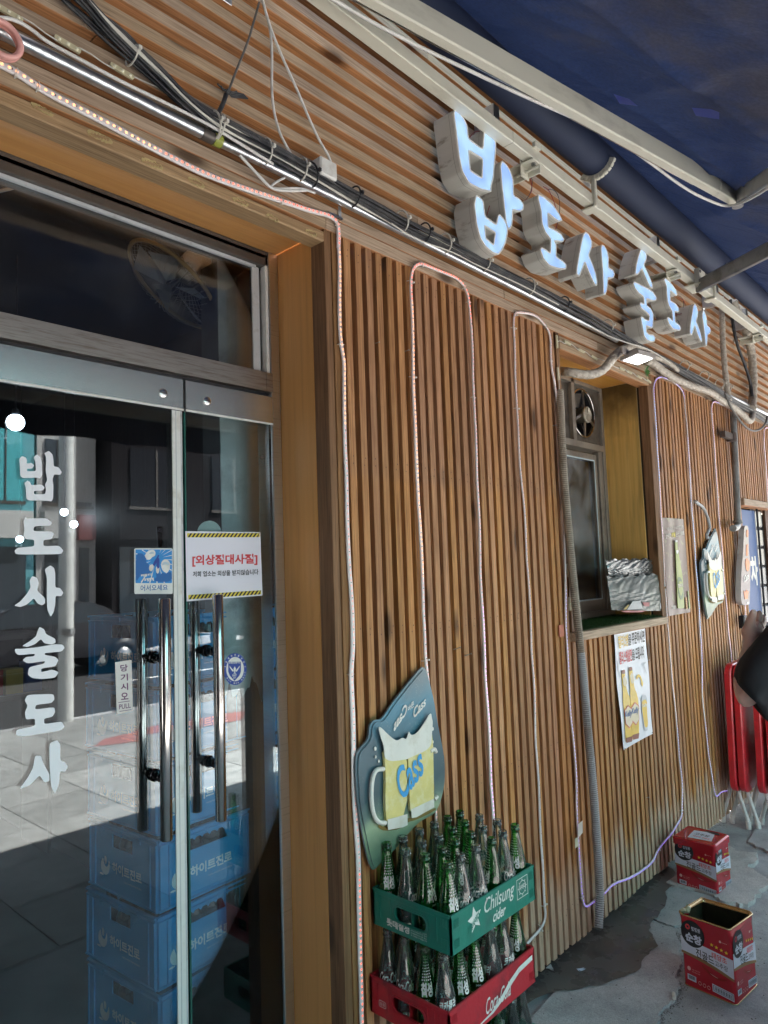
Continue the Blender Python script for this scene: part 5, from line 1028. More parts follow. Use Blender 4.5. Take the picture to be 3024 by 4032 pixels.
# beer poster with green bottle
k7 = .36166
def P7(Y): return lambda x, y, o: Vector((aty(2424+x*k7, 2000+y*k7, Y).x, Y-o, aty(2424+x*k7, 2000+y*k7, Y).z))
f7 = P7(-.006)
mb = MB(); gridpoly(mb, lambda x, y, o: f7(x, y, o+.004*abs(math.sin(x*.03))), [(500, 105), (738, 122), (808, 1135), (570, 1178)], 0, 0, 10, 8); bp_ = build('beer_poster', mb, basic('brown_poster', (.155, .092, .078), .35, var=.12, vs=4, dirt=(.26, .26, .12), ds=26, dlo=.56, dhi=.66)); tag(bp_, 'brown poster with a green beer bottle on slats right of the serving window', 'poster')
mb = MB()
mb.slab([chaikin([(630, 350), (652, 350), (655, 420), (672, 520), (700, 680), (715, 780), (730, 1080), (722, 1092), (668, 1095), (658, 1085), (648, 800), (640, 560), (632, 430)], 1)], f7, .006, .010, 0)
mb.slab([chaikin([(652, 760), (680, 745), (708, 800), (720, 920), (712, 990), (690, 1005), (668, 960), (655, 860)], 2)], f7, .0102, .0110, 1); mb.slab([chaikin([(660, 800), (706, 800), (713, 900), (690, 970), (666, 900)], 1)], f7, .0112, .0118, 0)
mb.slab([[(630, 352), (653, 350), (654, 372), (631, 376)]], f7, .0102, .0112, 2); mb.slab([[(637, 462), (662, 458), (664, 480), (650, 505), (640, 482)]], f7, .0102, .0112, 2)
mb.slab([[(745, 975), (762, 972), (770, 1100), (755, 1102)]], f7, .006, .008, 3); mb.slab([[(770, 910), (780, 905), (800, 1090), (785, 1095)]], f7, .006, .008, 0)
mb.text('TERRA', [(655, 872), (712, 858), (710, 822), (652, 832)], f7, .0122, 4, bold=.03); mb.text('TERRA', [(598, 1104), (650, 1094), (648, 1058), (596, 1066)], f7, .006, 4, bold=.03)
mb.text('다른 탄산은 단 1%도 넣지 않은', [(548, 250), (728, 222), (726, 186), (546, 216)], f7, .006, 4, bold=.02); mb.text('강력한', [(535, 335), (592, 324), (590, 272), (534, 284)], f7, .006, 4, bold=.03); mb.text('리얼', [(600, 324), (640, 317), (638, 262), (598, 270)], f7, .006, 5, bold=.03); mb.text('탄산 100%', [(648, 315), (738, 298), (735, 238), (646, 258)], f7, .006, 4, bold=.03)
build('printed_bottle', mb, [basic('green_bottle_print', (.28, .34, .07), .35, var=.15, vs=30), basic('green_label_print', (.12, .20, .08), .4), M['white'], basic('amber_glass_print', (.45, .22, .05), .4), basic('pale_print', (.62, .56, .5), .5), M['yellow']], bp_)
# bottle shaped sign
fb = P7(-.03); OB = [(1352, 194), (1376, 196), (1390, 225), (1392, 500), (1408, 570), (1410, 650), (1400, 1030), (1392, 1050), (1345, 1062), (1315, 1045), (1303, 1000), (1303, 880), (1312, 620), (1328, 520), (1338, 225)]
bs_ = thing('bottle_sign', 'bottle shaped dark beer sign with orange glow under the drainpipe elbow', 'sign', tuple(fb(1355, 600, 0)))
mb = MB(); mb.slab([chaikin(OB, 2)], fb, 0, .035, 0, side=1); build('sign_body', mb, [basic('mauve_sign_print', (.12, .085, .09), .3, var=.2, vs=9), M['bead']], bs_)
mb = MB(); mb.slab([chaikin([(1362, 240), (1384, 240), (1384, 320), (1364, 322)], 1)], fb, .0355, .037, 0); mb.slab([chaikin([(1352, 560), (1375, 545), (1398, 600), (1392, 680), (1370, 700), (1350, 640)], 2)], fb, .0355, .037, 0); mb.slab([[(1362, 400), (1380, 398), (1380, 520), (1360, 523)]], fb, .0355, .037, 0)
mb.slab([[(1330, 900), (1350, 912), (1362, 890), (1374, 908), (1384, 905), (1376, 990), (1344, 995)]], fb, .0355, .037, 0); mb.text('Cass', [(1335, 820), (1390, 770), (1388, 698), (1333, 745)], fb, .037, 1, bold=.03, shear=.2); mb.slab([[(1368, 1026), (1392, 1022), (1392, 1048), (1368, 1050)]], fb, .0355, .0365, 1)
build('printed_picture', mb, [basic('orange_print', (.75, .20, .04), .4), M['white']], bs_)
cable('dark_wire', 'thin black wire hanging below the bottle shaped sign', [(2910, 2385), (2918, 2410), (2923, 2430), (2926, 2460), (2925, 2520), (2923, 2570)], -.03, .003, M['cable'])
pb = aty(2923, 2447, -.04); tag(build('inline_switch', MB().box(pb.x-.02, pb.x+.05, -.06, -.02, pb.z-.045, pb.z+.04), M['black'], bevel=.006), 'small black inline switch on the wire below the bottle sign', 'switch')
# white poster with two beer bottles
k5 = .5425; M['posterw'] = basic('white_vinyl_poster', (.72, .71, .78), .3, var=.02, vs=3)
def P5(x, y, o):
    p = aty(2124+x*k5, 2200+y*k5, -.012); u = (x-535)/250; v = (y-495)/850
    return Vector((p.x, -.012-o-.012*(v**3)*max(0, 1-abs(u-.1)*1.2)-.0025*math.sin(v*9+u*4), p.z))
mb = MB(); gridpoly(mb, P5, [(535, 495), (765, 455), (823, 1270), (597, 1388)], 0, 0, 12, 20); bp2 = build('beer_banner', mb, M['posterw']); tag(bp2, 'white paper poster of two yellow beer bottles and a glass below the serving window', 'poster')
mb = MB(); C_ = dict(y=0, r=1, k=2, b=3, w=4, o=5, br=6)
mb.text('켈리2병', [(568, 655), (640, 634), (636, 542), (562, 562)], P5, .003, 0, bold=.022); mb.text('을', [(640, 632), (664, 626), (660, 545), (636, 552)], P5, .003, 2, bold=.015); mb.text('주문하시면', [(668, 625), (765, 604), (760, 515), (664, 535)], P5, .003, 2, bold=.022)
mb.text('켈리스페셜전', [(580, 770), (672, 742), (668, 652), (573, 675)], P5, .003, 1, bold=.025); mb.text('을', [(672, 740), (694, 735), (690, 655), (668, 662)], P5, .003, 2, bold=.015); mb.text('드립니다', [(700, 735), (760, 720), (756, 628), (696, 645)], P5, .003, 2, bold=.022)
for dx, dy in ((0, 0), (52, -22)):
    s = lambda L: [(x+dx+(y-800)*.0, y+dy) for x, y in L]
    mb.flat([chaikin(s([(594, 812), (618, 806), (622, 880), (628, 960), (650, 1010), (662, 1100), (668, 1300), (655, 1325), (620, 1335), (610, 1320), (600, 1100), (596, 1020), (600, 960), (596, 880)]), 1)], P5, .0030+dx*.00002, 0)
    mb.flat([s([(594, 812), (617, 806), (618, 832), (597, 838)])], P5, .005, 6); mb.flat([s([(612, 1300), (667, 1285), (660, 1325), (618, 1334)])], P5, .005, 6)
    mb.flat([s([(600, 870), (612, 850), (624, 866), (630, 905), (616, 930), (604, 915)])], P5, .005, 5); mb.flat([s([(600, 1100), (628, 1060), (662, 1090), (666, 1190), (640, 1230), (608, 1200)])], P5, .005, 7); mb.flat([s([(603, 1104), (628, 1068), (659, 1095), (663, 1187), (640, 1222), (611, 1196)])], P5, .0056, 5)
    mb.text('Kelly', s([(606, 1160), (658, 1150), (656, 1092), (602, 1108)]), P5, .0062, 3, bold=.015, shear=.2)
mb.flat([chaikin([(694, 860), (712, 835), (728, 845), (744, 895), (746, 905), (740, 935), (728, 905), (732, 895), (722, 862), (712, 858), (702, 880)], 1)], P5, .003, 0)
mb.flat([chaikin([(732, 995), (775, 985), (778, 1100), (790, 1240), (762, 1256), (750, 1180), (736, 1080)], 1)], P5, .003, 8); mb.flat([chaikin([(736, 1030), (776, 1018), (778, 1100), (789, 1215), (764, 1230), (752, 1160), (738, 1080)], 1)], P5, .0036, 0); mb.text('Kelly', [(742, 1088), (776, 1078), (775, 1045), (740, 1055)], P5, .0042, 4, bold=.02)
for L in ([(740, 770), (765, 745), (768, 755), (745, 778)], [(752, 760), (772, 830), (768, 833), (748, 766)], [(560, 700), (572, 790), (590, 860), (586, 862), (566, 790)]): mb.flat([L], P5, .003, 8)
for x, y in ((545, 510), (757, 470), (605, 1378), (816, 1262)): mb.flat([[(x-4, y-4), (x+4, y-4), (x+4, y+4), (x-4, y+4)]], P5, .0032, 2)
build('printed_picture', mb, [basic('amber_yellow_print', (.78, .47, .015), .35, var=.15, vs=25), M['red'], M['black'], M['dkblue'], M['white'], basic('cream_label', (.75, .60, .42), .4), basic('deep_brown_print', (.22, .04, .01), .4), M['red'], basic('faint_grey_print', (.55, .55, .6), .4)], bp2)
# screws and nails in the slats
for i, (x, y) in enumerate([(1478, 1352), (1595, 1383), (2176, 1676), (1785, 2558), (1828, 2583), (1366, 2612), (2178, 1677), (2545, 2600), (2543, 3140)]):
    p = aty(x, y, 0); mb = MB(); e = Vector((.012, -.022, .008)) if i in (3, 4) else Vector((.004, -.014, .002)); mb.tube([p, p+e], .0016, 8); mb.tube([p+e, p+e*1.06], .0034, 10); tag(build('nail', mb, M['screw']), 'nail sticking out of a slat, %s' % ['upper left of the looped strip', 'close left of the looped strip', 'left of the serving window', 'upper one of the pair above the clear bottles', 'lower one of the pair above the clear bottles', 'on the post left of the mug sign', 'second one left of the serving window', 'above the white poster', 'low on the slats right of the conduit'][i], 'nail', 'nails and screws in the slats')
# foil covered bags on the sill
def crumple(name, mb, c, th, mat, seed, amp=.006, parent=None, nx=44, ny=26, lean=.0):
    rnd = random.Random(seed); W_ = [(rnd.uniform(8, 40), rnd.uniform(8, 40), rnd.uniform(0, 6), rnd.uniform(.2, 1)) for _ in range(14)]
    tl, tr, br, bl = [Vector(p) for p in c]; nrm = (tr-tl).cross(bl-tl).normalized(); nrm = -nrm if nrm.y > 0 else nrm
    for sgn in (1, -1):
        vs = []
        for j in range(ny+1):
            for i in range(nx+1):
                s, t = i/nx, j/ny; p = (tl*(1-s)+tr*s)*(1-t)+(bl*(1-s)+br*s)*t; e = (math.sin(math.pi*s)*math.sin(math.pi*min(1, t*.9+.05)))**.5
                d = sum(a*abs(math.sin(s*u*.8+t*v*.55+ph+1.2*math.sin(t*v*.3))) for u, v, ph, a in W_)/5-.5
                edge = .006*math.sin(s*31+seed)*(1 if j in (0,) else 0)
                vs.append(p+nrm*(sgn*th*e*.5+amp*d*(1 if sgn > 0 else .4))+Vector((0, 0, edge))+(rnd.random()-.5)*.0022*Vector((1, 0, 1)))
        mb.add(vs, [(j*(nx+1)+i, j*(nx+1)+i+1, (j+1)*(nx+1)+i+1, (j+1)*(nx+1)+i) for j in range(ny) for i in range(nx)], mat, False)
M['foil'] = basic('crumpled_foil', (.30, .31, .31), .28, 1., .3, 40, bump=.8, bs=26)
M['bag'] = basic('clear_film_over_foil', (.17, .18, .175), .38, .3, .25, 10, bump=.7, bs=15, coat=.35, dirt=(.14, .16, .13), ds=6, dlo=.45, dhi=.7)
kb = .1929
def sb(x, y, Y): return aty(2330+x*kb, 2150+y*kb, Y)
mb = MB(); crumple('foil', mb, [sb(260, 285, .10), sb(1290, 262, .045), sb(1290, 640, .045), sb(345, 680, .10)], .03, 0, 3, .010); fb_ = build('foil_bag', mb, M['foil']); tag(fb_, 'crumpled silver foil sheet standing at the back of the window sill', 'foil')
mb = MB(); crumple('bag', mb, [sb(300, 632, .085), sb(1415, 565, .012), sb(1500, 1325, .004), sb(392, 1305, .085)], .03, 0, 8, .006); bg_ = build('film_bag', mb, M['bag']); tag(bg_, 'grey clear film bag leaning on the foil at the right end of the sill', 'bag')
mb = MB()
for i, (q, c_) in enumerate([([(790, 1130), (950, 1120), (1000, 1280), (680, 1300)], 0), ([(990, 1150), (1130, 1150), (1130, 1230), (1040, 1230)], 1), ([(1350, 1160), (1410, 1160), (1410, 1280), (1350, 1280)], 0), ([(540, 1330), (700, 1318), (1060, 1320), (980, 1350), (640, 1352)], 1), ([(700, 1190), (720, 1200), (660, 1290), (600, 1300)], 2)]): mb.flat([q], lambda x, y, o: (lambda p: Vector((p.x, p.y-o, p.z)))(sb(x, y, .055-.045*(x-392)/1100)), .012, c_)
build('label_scrap', mb, [basic('greyish_label', (.55, .54, .55), .4), basic('pink_label', (.50, .16, .16), .4), basic('ochre_label', (.4, .28, .05), .4)], bg_)
# ---- far doorway --------------------------------------------------------------
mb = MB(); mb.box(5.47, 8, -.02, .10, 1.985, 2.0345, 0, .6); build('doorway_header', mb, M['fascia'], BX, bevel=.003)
mb = MB(); mb.box(5.47, 8, .101, .5, 2.01, 2.03); build('doorway_soffit', mb, M['plyx'], BX)
mb = MB(); x = 6.24
while x < 8: mb.box(x, x+.098, .05, .07, .02, 2.0, 0, rn()); x += .1
build('doorway_boarding', mb, wood('dark_boards', (.07, .035, .02), (.16, .085, .05), 'z', tint=.3), BX, bevel=.002)
mb = MB(); mb.box(5.47, 8, .3, .32, 0, 2.0); build('doorway_back', mb, M['intdark'], BX)
gb = thing('glass_block_panel', 'column of grey glass blocks in black joints beside the blue banner', 'glass blocks', (6.1, .1, 0))
mb = MB(); mb.box(5.95, 6.235, .08, .14, .02, 2.0); build('mortar_frame', mb, M['black'], gb)
for k in range(13):
    for c_ in (0,): build('glass_block', MB().box(6.02, 6.20, .066, .079, .06+k*.149, .19+k*.149), basic('grey_glass_block', (.11, .12, .125), .25, var=.15, vs=9) if k == 0 else bpy.data.materials['grey_glass_block'], gb, bevel=.008)
mb = MB(); mb.box(5.60, 5.935, .045, .055, .35, 1.965); bb = build('blue_banner', mb, basic('blue_banner_cloth', (.03, .10, .30), .5, var=.1, vs=4)); tag(bb, 'tall blue banner standing in the far doorway behind the bottle sign', 'banner')
mb = MB(); fbn = lambda x, z, o: Vector((x, .0445-o, z)); mb.text('차', [(5.72, 1.40), (5.9, 1.40), (5.9, 1.62), (5.72, 1.62)], fbn, .001, 0, bold=.05); build('printed_text', mb, M['white'], bb)
tag(build('banner_pole', MB().tube([(5.945, .03, .02), (5.945, .03, 1.98)], .008, 8), M['black'], bb))
# ---- soda crates and bottles ----------------------------------------------------
M['greenp'] = basic('green_crate_plastic', (.012, .20, .145), .42, var=.07, vs=8, dirt=(.035, .15, .12), ds=9, dlo=.5, dhi=.75, bump=.1, bs=60)
M['redp'] = basic('red_crate_plastic', (.50, .022, .035), .42, var=.07, vs=8, dirt=(.18, .02, .03), ds=7, dlo=.52, dhi=.72, bump=.1, bs=60)
CL, CW, CHH = .43, .29, .102
def soda_crate(mat, label, group=None):
    root = thing('soda_crate', label, 'crate', (0, 0, 0), group)
    oval = rrect(.085, .035, .205, .075, .019, 5)
    mb = MB()
    sides = [(Matrix.Identity(4), CL, None), (Matrix.Translation((CL, 0, 0)) @ Matrix.Rotation(math.pi/2, 4, 'Z'), CW, oval), (Matrix.Translation((CL, CW, 0)) @ Matrix.Rotation(math.pi, 4, 'Z'), CL, None), (Matrix.Translation((0, CW, 0)) @ Matrix.Rotation(-math.pi/2, 4, 'Z'), CW, oval)]
    for T, LL, hole in sides:
        f = lambda x, z, off: T @ Vector((x, -off, z)); mb.slab([[(0, 0), (LL, 0), (LL, CHH), (0, CHH)]]+([hole] if hole else []), f, -.006, 0, 0)
        mb.box(.002, LL-.002, -.001, .0015 if hole else .0015, CHH-.006, CHH+.001, 0, M=T)
        for zb in (.014, .066):
            for x0 in ((.012, .03) if False else (.012, LL-.034)):
                for k in range(5): mb.box(x0+k*.005, x0+k*.005+.002, -.0016, .0, zb, zb+.024, 0, M=T)
        if hole:
            mb.box(.025, LL-.055, -.0022, -.0002, CHH-.012, CHH-.001, 0, M=T)
            for x0 in (.028, .07, .215, .24): mb.box(x0, x0+.003, -.0022, 0, .025, CHH-.012, 0, M=T)
            n = len(oval); O2 = [(p[0]+(p[0]-.145)*.1, p[1]+(p[1]-.055)*.22) for p in oval]; vs = [f(p[0], p[1], .003) for p in oval]+[f(p[0], p[1], .003) for p in O2]+[f(p[0], p[1], 0) for p in O2]; mb.add(vs, [(k*n+i, k*n+(i+1) % n, (k+1)*n+(i+1) % n, (k+1)*n+i) for k in (0, 1) for i in range(n)], 0)
            build('crate_shell_tmp', MB().add([(0, 0, 0), (0, 0, .001), (0, .001, 0)], [(0, 1, 2)]), mat) if False else None
    mb.box(.006, CL-.006, .006, CW-.006, 0, .006, 0)
    build('crate_shell', mb, mat, root, local=True, bevel=.0015)
    mb = MB()
    for i in range(1, 6): mb.box(CL*i/6-.0015, CL*i/6+.0015, .007, CW-.007, .007, CHH-.018)
    for j in range(1, 4): mb.box(.007, CL-.007, CW*j/4-.0012, CW*j/4+.0012, .007, CHH-.0185)
    build('divider_grid', mb, mat, root, local=True)
    return root
X0c, Y0c = 1.563, -.302
ROT = rad(1.2)
g1 = soda_crate(M['greenp'], 'green plastic crate full of empty bottles, top of the stack by the slats')
r1 = soda_crate(M['redp'], 'red plastic crate full of empty bottles under the green crate')
g3 = soda_crate(M['greenp'], 'lowest crate of the bottle stack, mostly below the picture edge')
g1.location = (X0c, Y0c, .566); r1.location = (X0c-.018, Y0c+.004, .327); g3.location = (X0c-.006, Y0c, .088); 
fS = lambda x, z, o: Vector((x, -.0004-o, z)); fE = lambda y, z, o: Vector((-.0004-o, CW-y, z))
M['cprint'] = basic('worn_white_print', (.70, .74, .70), .5, var=.1, vs=60)
mb = MB()
mb.text('Chilsung', [(.155, .042), (.312, .042), (.312, .094), (.155, .094)], fS, .001, 0, bold=.006, shear=.3); mb.text('cider', [(.195, .016), (.262, .016), (.262, .046), (.195, .046)], fS, .001, 0, bold=.02, shear=.35)
mb.flat([[(.168, .096), (.172, .086), (.160, .075)], ][:1], fS, .001, 0)
for L in ([(.325, .032), (.386, .032), (.386, .090), (.325, .090)],):
    mb.flat([L, [(.327, .034), (.384, .034), (.384, .088), (.327, .088)]], fS, .001, 0)
for k in range(8):
    a = k*math.pi/4; mb.flat([[(.3555+.021*math.cos(a-.12), .061+.021*math.sin(a-.12)), (.3555+.026*math.cos(a), .061+.026*math.sin(a)), (.3555+.021*math.cos(a+.12), .061+.021*math.sin(a+.12))]], fS, .001, 0)
mb.flat([[(.3555+.020*math.cos(a), .061+.020*math.sin(a)) for a in [k*.3927 for k in range(16)]], [(.3555+.018*math.cos(a), .061+.018*math.sin(a)) for a in [k*.3927 for k in range(16)]]], fS, .001, 0)
mb.text('사이다', [(.338, .054), (.374, .054), (.374, .070), (.338, .070)], fS, .001, 0, bold=.03)
st = []
for k in range(10): r_ = .034 if k % 2 == 0 else .016; a = math.pi/2+k*math.pi/5+.15; st.append((.108+r_*math.cos(a), .058+r_*1.05*math.sin(a)))
mb.flat([st], fS, .0006, 0)
mb.text('칠성사이다', [(.078, .024), (.132, .054), (.128, .074), (.074, .044)], fS, .0012, 1, bold=.04)
mb.text('롯데칠성', [(.055, .012), (.142, .012), (.142, .034), (.055, .034)], fE, .001, 0, bold=.04)
for k in range(4): mb.text(['이 상자는 롯데칠성음료의', '(주)의 재산이므로 임의', '로 매매하거나 다른 용도', '로 사용할 수 없습니다'][k], [(.147, .029-k*.006), (.205, .029-k*.006), (.205, .0335-k*.006), (.147, .0335-k*.006)], fE, .001, 0)
build('printed_logo', mb, [M['cprint'], M['greenp']], g1, local=True)
mb = MB(); mb.text('Coca-Cola', [(.165, .022), (.292, .022), (.292, .064), (.165, .064)], fS, .001, 0, bold=.008, shear=.4)
mb.flat([[(.135, .010), (.20, .013), (.24, .024), (.30, .050), (.34, .064), (.415, .070), (.415, .085), (.34, .080), (.29, .064), (.235, .036), (.19, .020), (.135, .014)]], fS, .0014, 0)
mb.flat([rrect(.035, .028, .062, .046, .004, 3), rrect(.0362, .0292, .0608, .0448, .003, 3)], fE, .001, 0); mb.text('음용', [(.039, .032), (.058, .032), (.058, .042), (.039, .042)], fE, .001, 0)
build('printed_logo', mb, [M['cprint']], r1, local=True)
# bottle prototypes
def bottle_mat(name, c):
    m, nt, N, L, P = newmat(name); N.remove(P); out = [n for n in N if n.type == 'OUTPUT_MATERIAL'][0]
    lw = N.new('ShaderNodeLayerWeight'); lw.inputs[0].default_value = .35; cr_ = N.new('ShaderNodeMix'); cr_.data_type = 'RGBA'; L.new(lw.outputs['Facing'], cr_.inputs[0]); cr_.inputs[6].default_value = _c(c[0]); cr_.inputs[7].default_value = _c(c[1])
    tr = N.new('ShaderNodeBsdfTransparent'); L.new(cr_.outputs[2], tr.inputs[0]); gl = N.new('ShaderNodeBsdfGlossy'); gl.inputs['Roughness'].default_value = .03; fr = N.new('ShaderNodeFresnel'); fr.inputs[0].default_value = 1.52
    mu = N.new('ShaderNodeMath'); mu.operation = 'MULTIPLY'; mu.use_clamp = True; L.new(fr.outputs[0], mu.inputs[0]); mu.inputs[1].default_value = 1.9
    tc = N.new('ShaderNodeTexCoord'); nz = N.new('ShaderNodeTexNoise'); nz.inputs['Scale'].default_value = 22; L.new(tc.outputs['Object'], nz.inputs['Vector']); b = N.new('ShaderNodeBump'); b.inputs['Strength'].default_value = .12; b.inputs['Distance'].default_value = .004; L.new(nz.outputs[0], b.inputs['Height']); L.new(b.outputs[0], gl.inputs['Normal'])
    mx = N.new('ShaderNodeMixShader'); L.new(mu.outputs[0], mx.inputs[0]); L.new(tr.outputs[0], mx.inputs[1]); L.new(gl.outputs[0], mx.inputs[2])
    df = N.new('ShaderNodeBsdfDiffuse'); df.inputs[0].default_value = _c(c[2]); m2 = N.new('ShaderNodeMixShader'); m2.inputs[0].default_value = c[3]; L.new(mx.outputs[0], m2.inputs[1]); L.new(df.outputs[0], m2.inputs[2]); L.new(m2.outputs[0], out.inputs[0]); return m
M['gglass'] = bottle_mat('green_glass', ((.34, .84, .36), (.05, .42, .08), (.03, .42, .07), .06)); M['cglass'] = bottle_mat('clear_glass', ((.95, .99, .97), (.55, .74, .68), (.70, .80, .76), .04))
M['residue'] = basic('dark_residue', (.02, .008, .006), .1)
PG = [(0, .004), (.022, .002), (.0285, .008), (.0295, .02), (.0295, .085), (.0285, .105), (.0245, .135), (.0185, .17), (.0138, .20), (.0128, .214), (.0128, .219), (.0148, .2205), (.0148, .2265), (.0128, .2275), (.0130, .232), (.0140, .2335), (.0140, .237), (.0122, .239), (.0100, .239), (.0098, .21)]
PC = [(0, .004), (.021, .002), (.0275, .008), (.0285, .02), (.0275, .035), (.0262, .05), (.0285, .068), (.0302, .085), (.0302, .098), (.0285, .115), (.0235, .145), (.0175, .175), (.0138, .20), (.0128, .214), (.0128, .219), (.0148, .2205), (.0148, .2265), (.0128, .2275), (.0130, .232), (.0140, .2335), (.0140, .237), (.0122, .239), (.0100, .239), (.0098, .21)]
def rad_at(P, z):
    for a, b in zip(P[1:], P[2:]):
        if a[1] <= z <= b[1]: return a[0]+(b[0]-a[0])*(z-a[1])/(b[1]-a[1])
    return .0295
def onb(P, a0): return lambda u, z, o: (lambda r: Vector((r*math.sin(a0+u/.0295), -r*math.cos(a0+u/.0295), z)))(rad_at(P, z)+.0005+o)
def star(cx, cy, r): return [(cx+(r if k % 2 == 0 else r*.45)*math.cos(math.pi/2+k*math.pi/5), cy+(r if k % 2 == 0 else r*.45)*math.sin(math.pi/2+k*math.pi/5)) for k in range(10)]
def bottle(P, mat, kind):
    P = [(r, z*.93) for r, z in P]; root = thing('soda_bottle', 'x', 'bottle'); mb = MB(); mb.lathe(P, 28); build('glass_body', mb, mat, root, local=True)
    mb = MB()
    for a0 in (0, math.pi):
        f = onb(P, a0)
        if kind == 'g':
            for row in range(9):
                z = .140+row*.0072; s_ = .0030-.00028*row; nn = 4 if row < 6 else 3
                for c_ in range(nn+1): mb.flat([star((c_-nn/2)*.0078*(1-.03*row)+(.002 if row % 2 else 0), z, s_)], f, 0, 0)
            mb.text('칠성', [(-.019, .098), (.019, .098), (.019, .134), (-.019, .134)], f, 0, 0, bold=.045); mb.text('340ml', [(-.007, .088), (.007, .088), (.007, .093), (-.007, .093)], f, 0, 0)
        elif kind == 'c': mb.text('Coca-Cola', [(-.029, .086), (.029, .086), (.029, .114), (-.029, .114)], f, 0, 0, bold=.012, shear=.4); mb.text('355ml 탄산음료', [(-.018, .074), (.018, .074), (.018, .079), (-.018, .079)], f, 0, 0)
        else: mb.text('코카콜라', [(-.027, .086), (.027, .092), (.027, .116), (-.027, .110)], f, 0, 0, bold=.03, shear=.3); mb.text('탄산음료', [(-.01, .062), (.01, .062), (.01, .067), (-.01, .067)], f, 0, 0)
        for k in range(5): mb.flat([rrect(-.026+k*.0115, .016, -.019+k*.0115, .019, .0012, 2)], f, 0, 0)
    build('printed_label', mb, M['white'], root, local=True)
    if kind == 'k': build('cola_residue', MB().lathe([(0, .006), (.025, .006), (.0265, .02), (.0255, .045), (0, .045)], 18), M['residue'], root, local=True)
    return root
protos = {'G': bottle(PG, M['gglass'], 'g'), 'C': bottle(PC, M['cglass'], 'c'), 'K': bottle(PC, M['cglass'], 'k')}
used = set()
ordn = ['first', 'second', 'third', 'fourth', 'fifth', 'sixth']
def fill(crate, cname, rows, group, twist):
    for i, row in enumerate(rows):
        for j, ch in enumerate(row):
            if ch == '.': continue
            j_ = 3-j   # rows are given from the wall side outwards
            x = crate.location.x+CL*(i+.5)/6+(rn()-.5)*.004; y = crate.location.y+CW*(j_ +.5)/4+(rn()-.5)*.004; z = crate.location.z+.0065
            p = protos[ch]; lb = '%s bottle in the %s, %s from its near end, %s from the wall' % ({'G': 'green', 'C': 'clear', 'K': 'clear cola'}[ch], cname, ordn[i], ordn[j])
            a = rad(-50+twist(i, j)); tilt = (rn()-.5)*.05
            if ch in used: o = dup(p, (x, y, z), a, lb, group)
            else: used.add(ch); o = p; o.location = (x, y, z); o.rotation_euler = (0, 0, a); o['label'] = lb; o['group'] = group
            o.rotation_euler = (tilt, (rn()-.5)*.05, a)
fill(g1, 'green crate', ['GCGG', 'CCGC', 'CCGC', 'CGGG', 'GGCC', 'GCCG'], 'empty bottles in the crates', lambda i, j: [8, 60, 45, 35][j] if i == 0 else (20 if (i, j) == (1, 3) else 30+37*((i*3+j*5) % 5)-60))
fill(r1, 'red crate', ['CCGK', 'CKGG', 'GCKG', 'KCCK', 'GGKK', 'CCGG'], 'empty bottles in the crates', lambda i, j: [5, -10, 8, 12][j] if i == 0 else (12 if j == 3 and i == 1 else 30+37*((i*3+j*5) % 5)-60))
fill(g3, 'lowest crate', ['....', '....', '....', '...G', '..GC', '.GCC'], 'empty bottles in the crates', lambda i, j: 20*i)
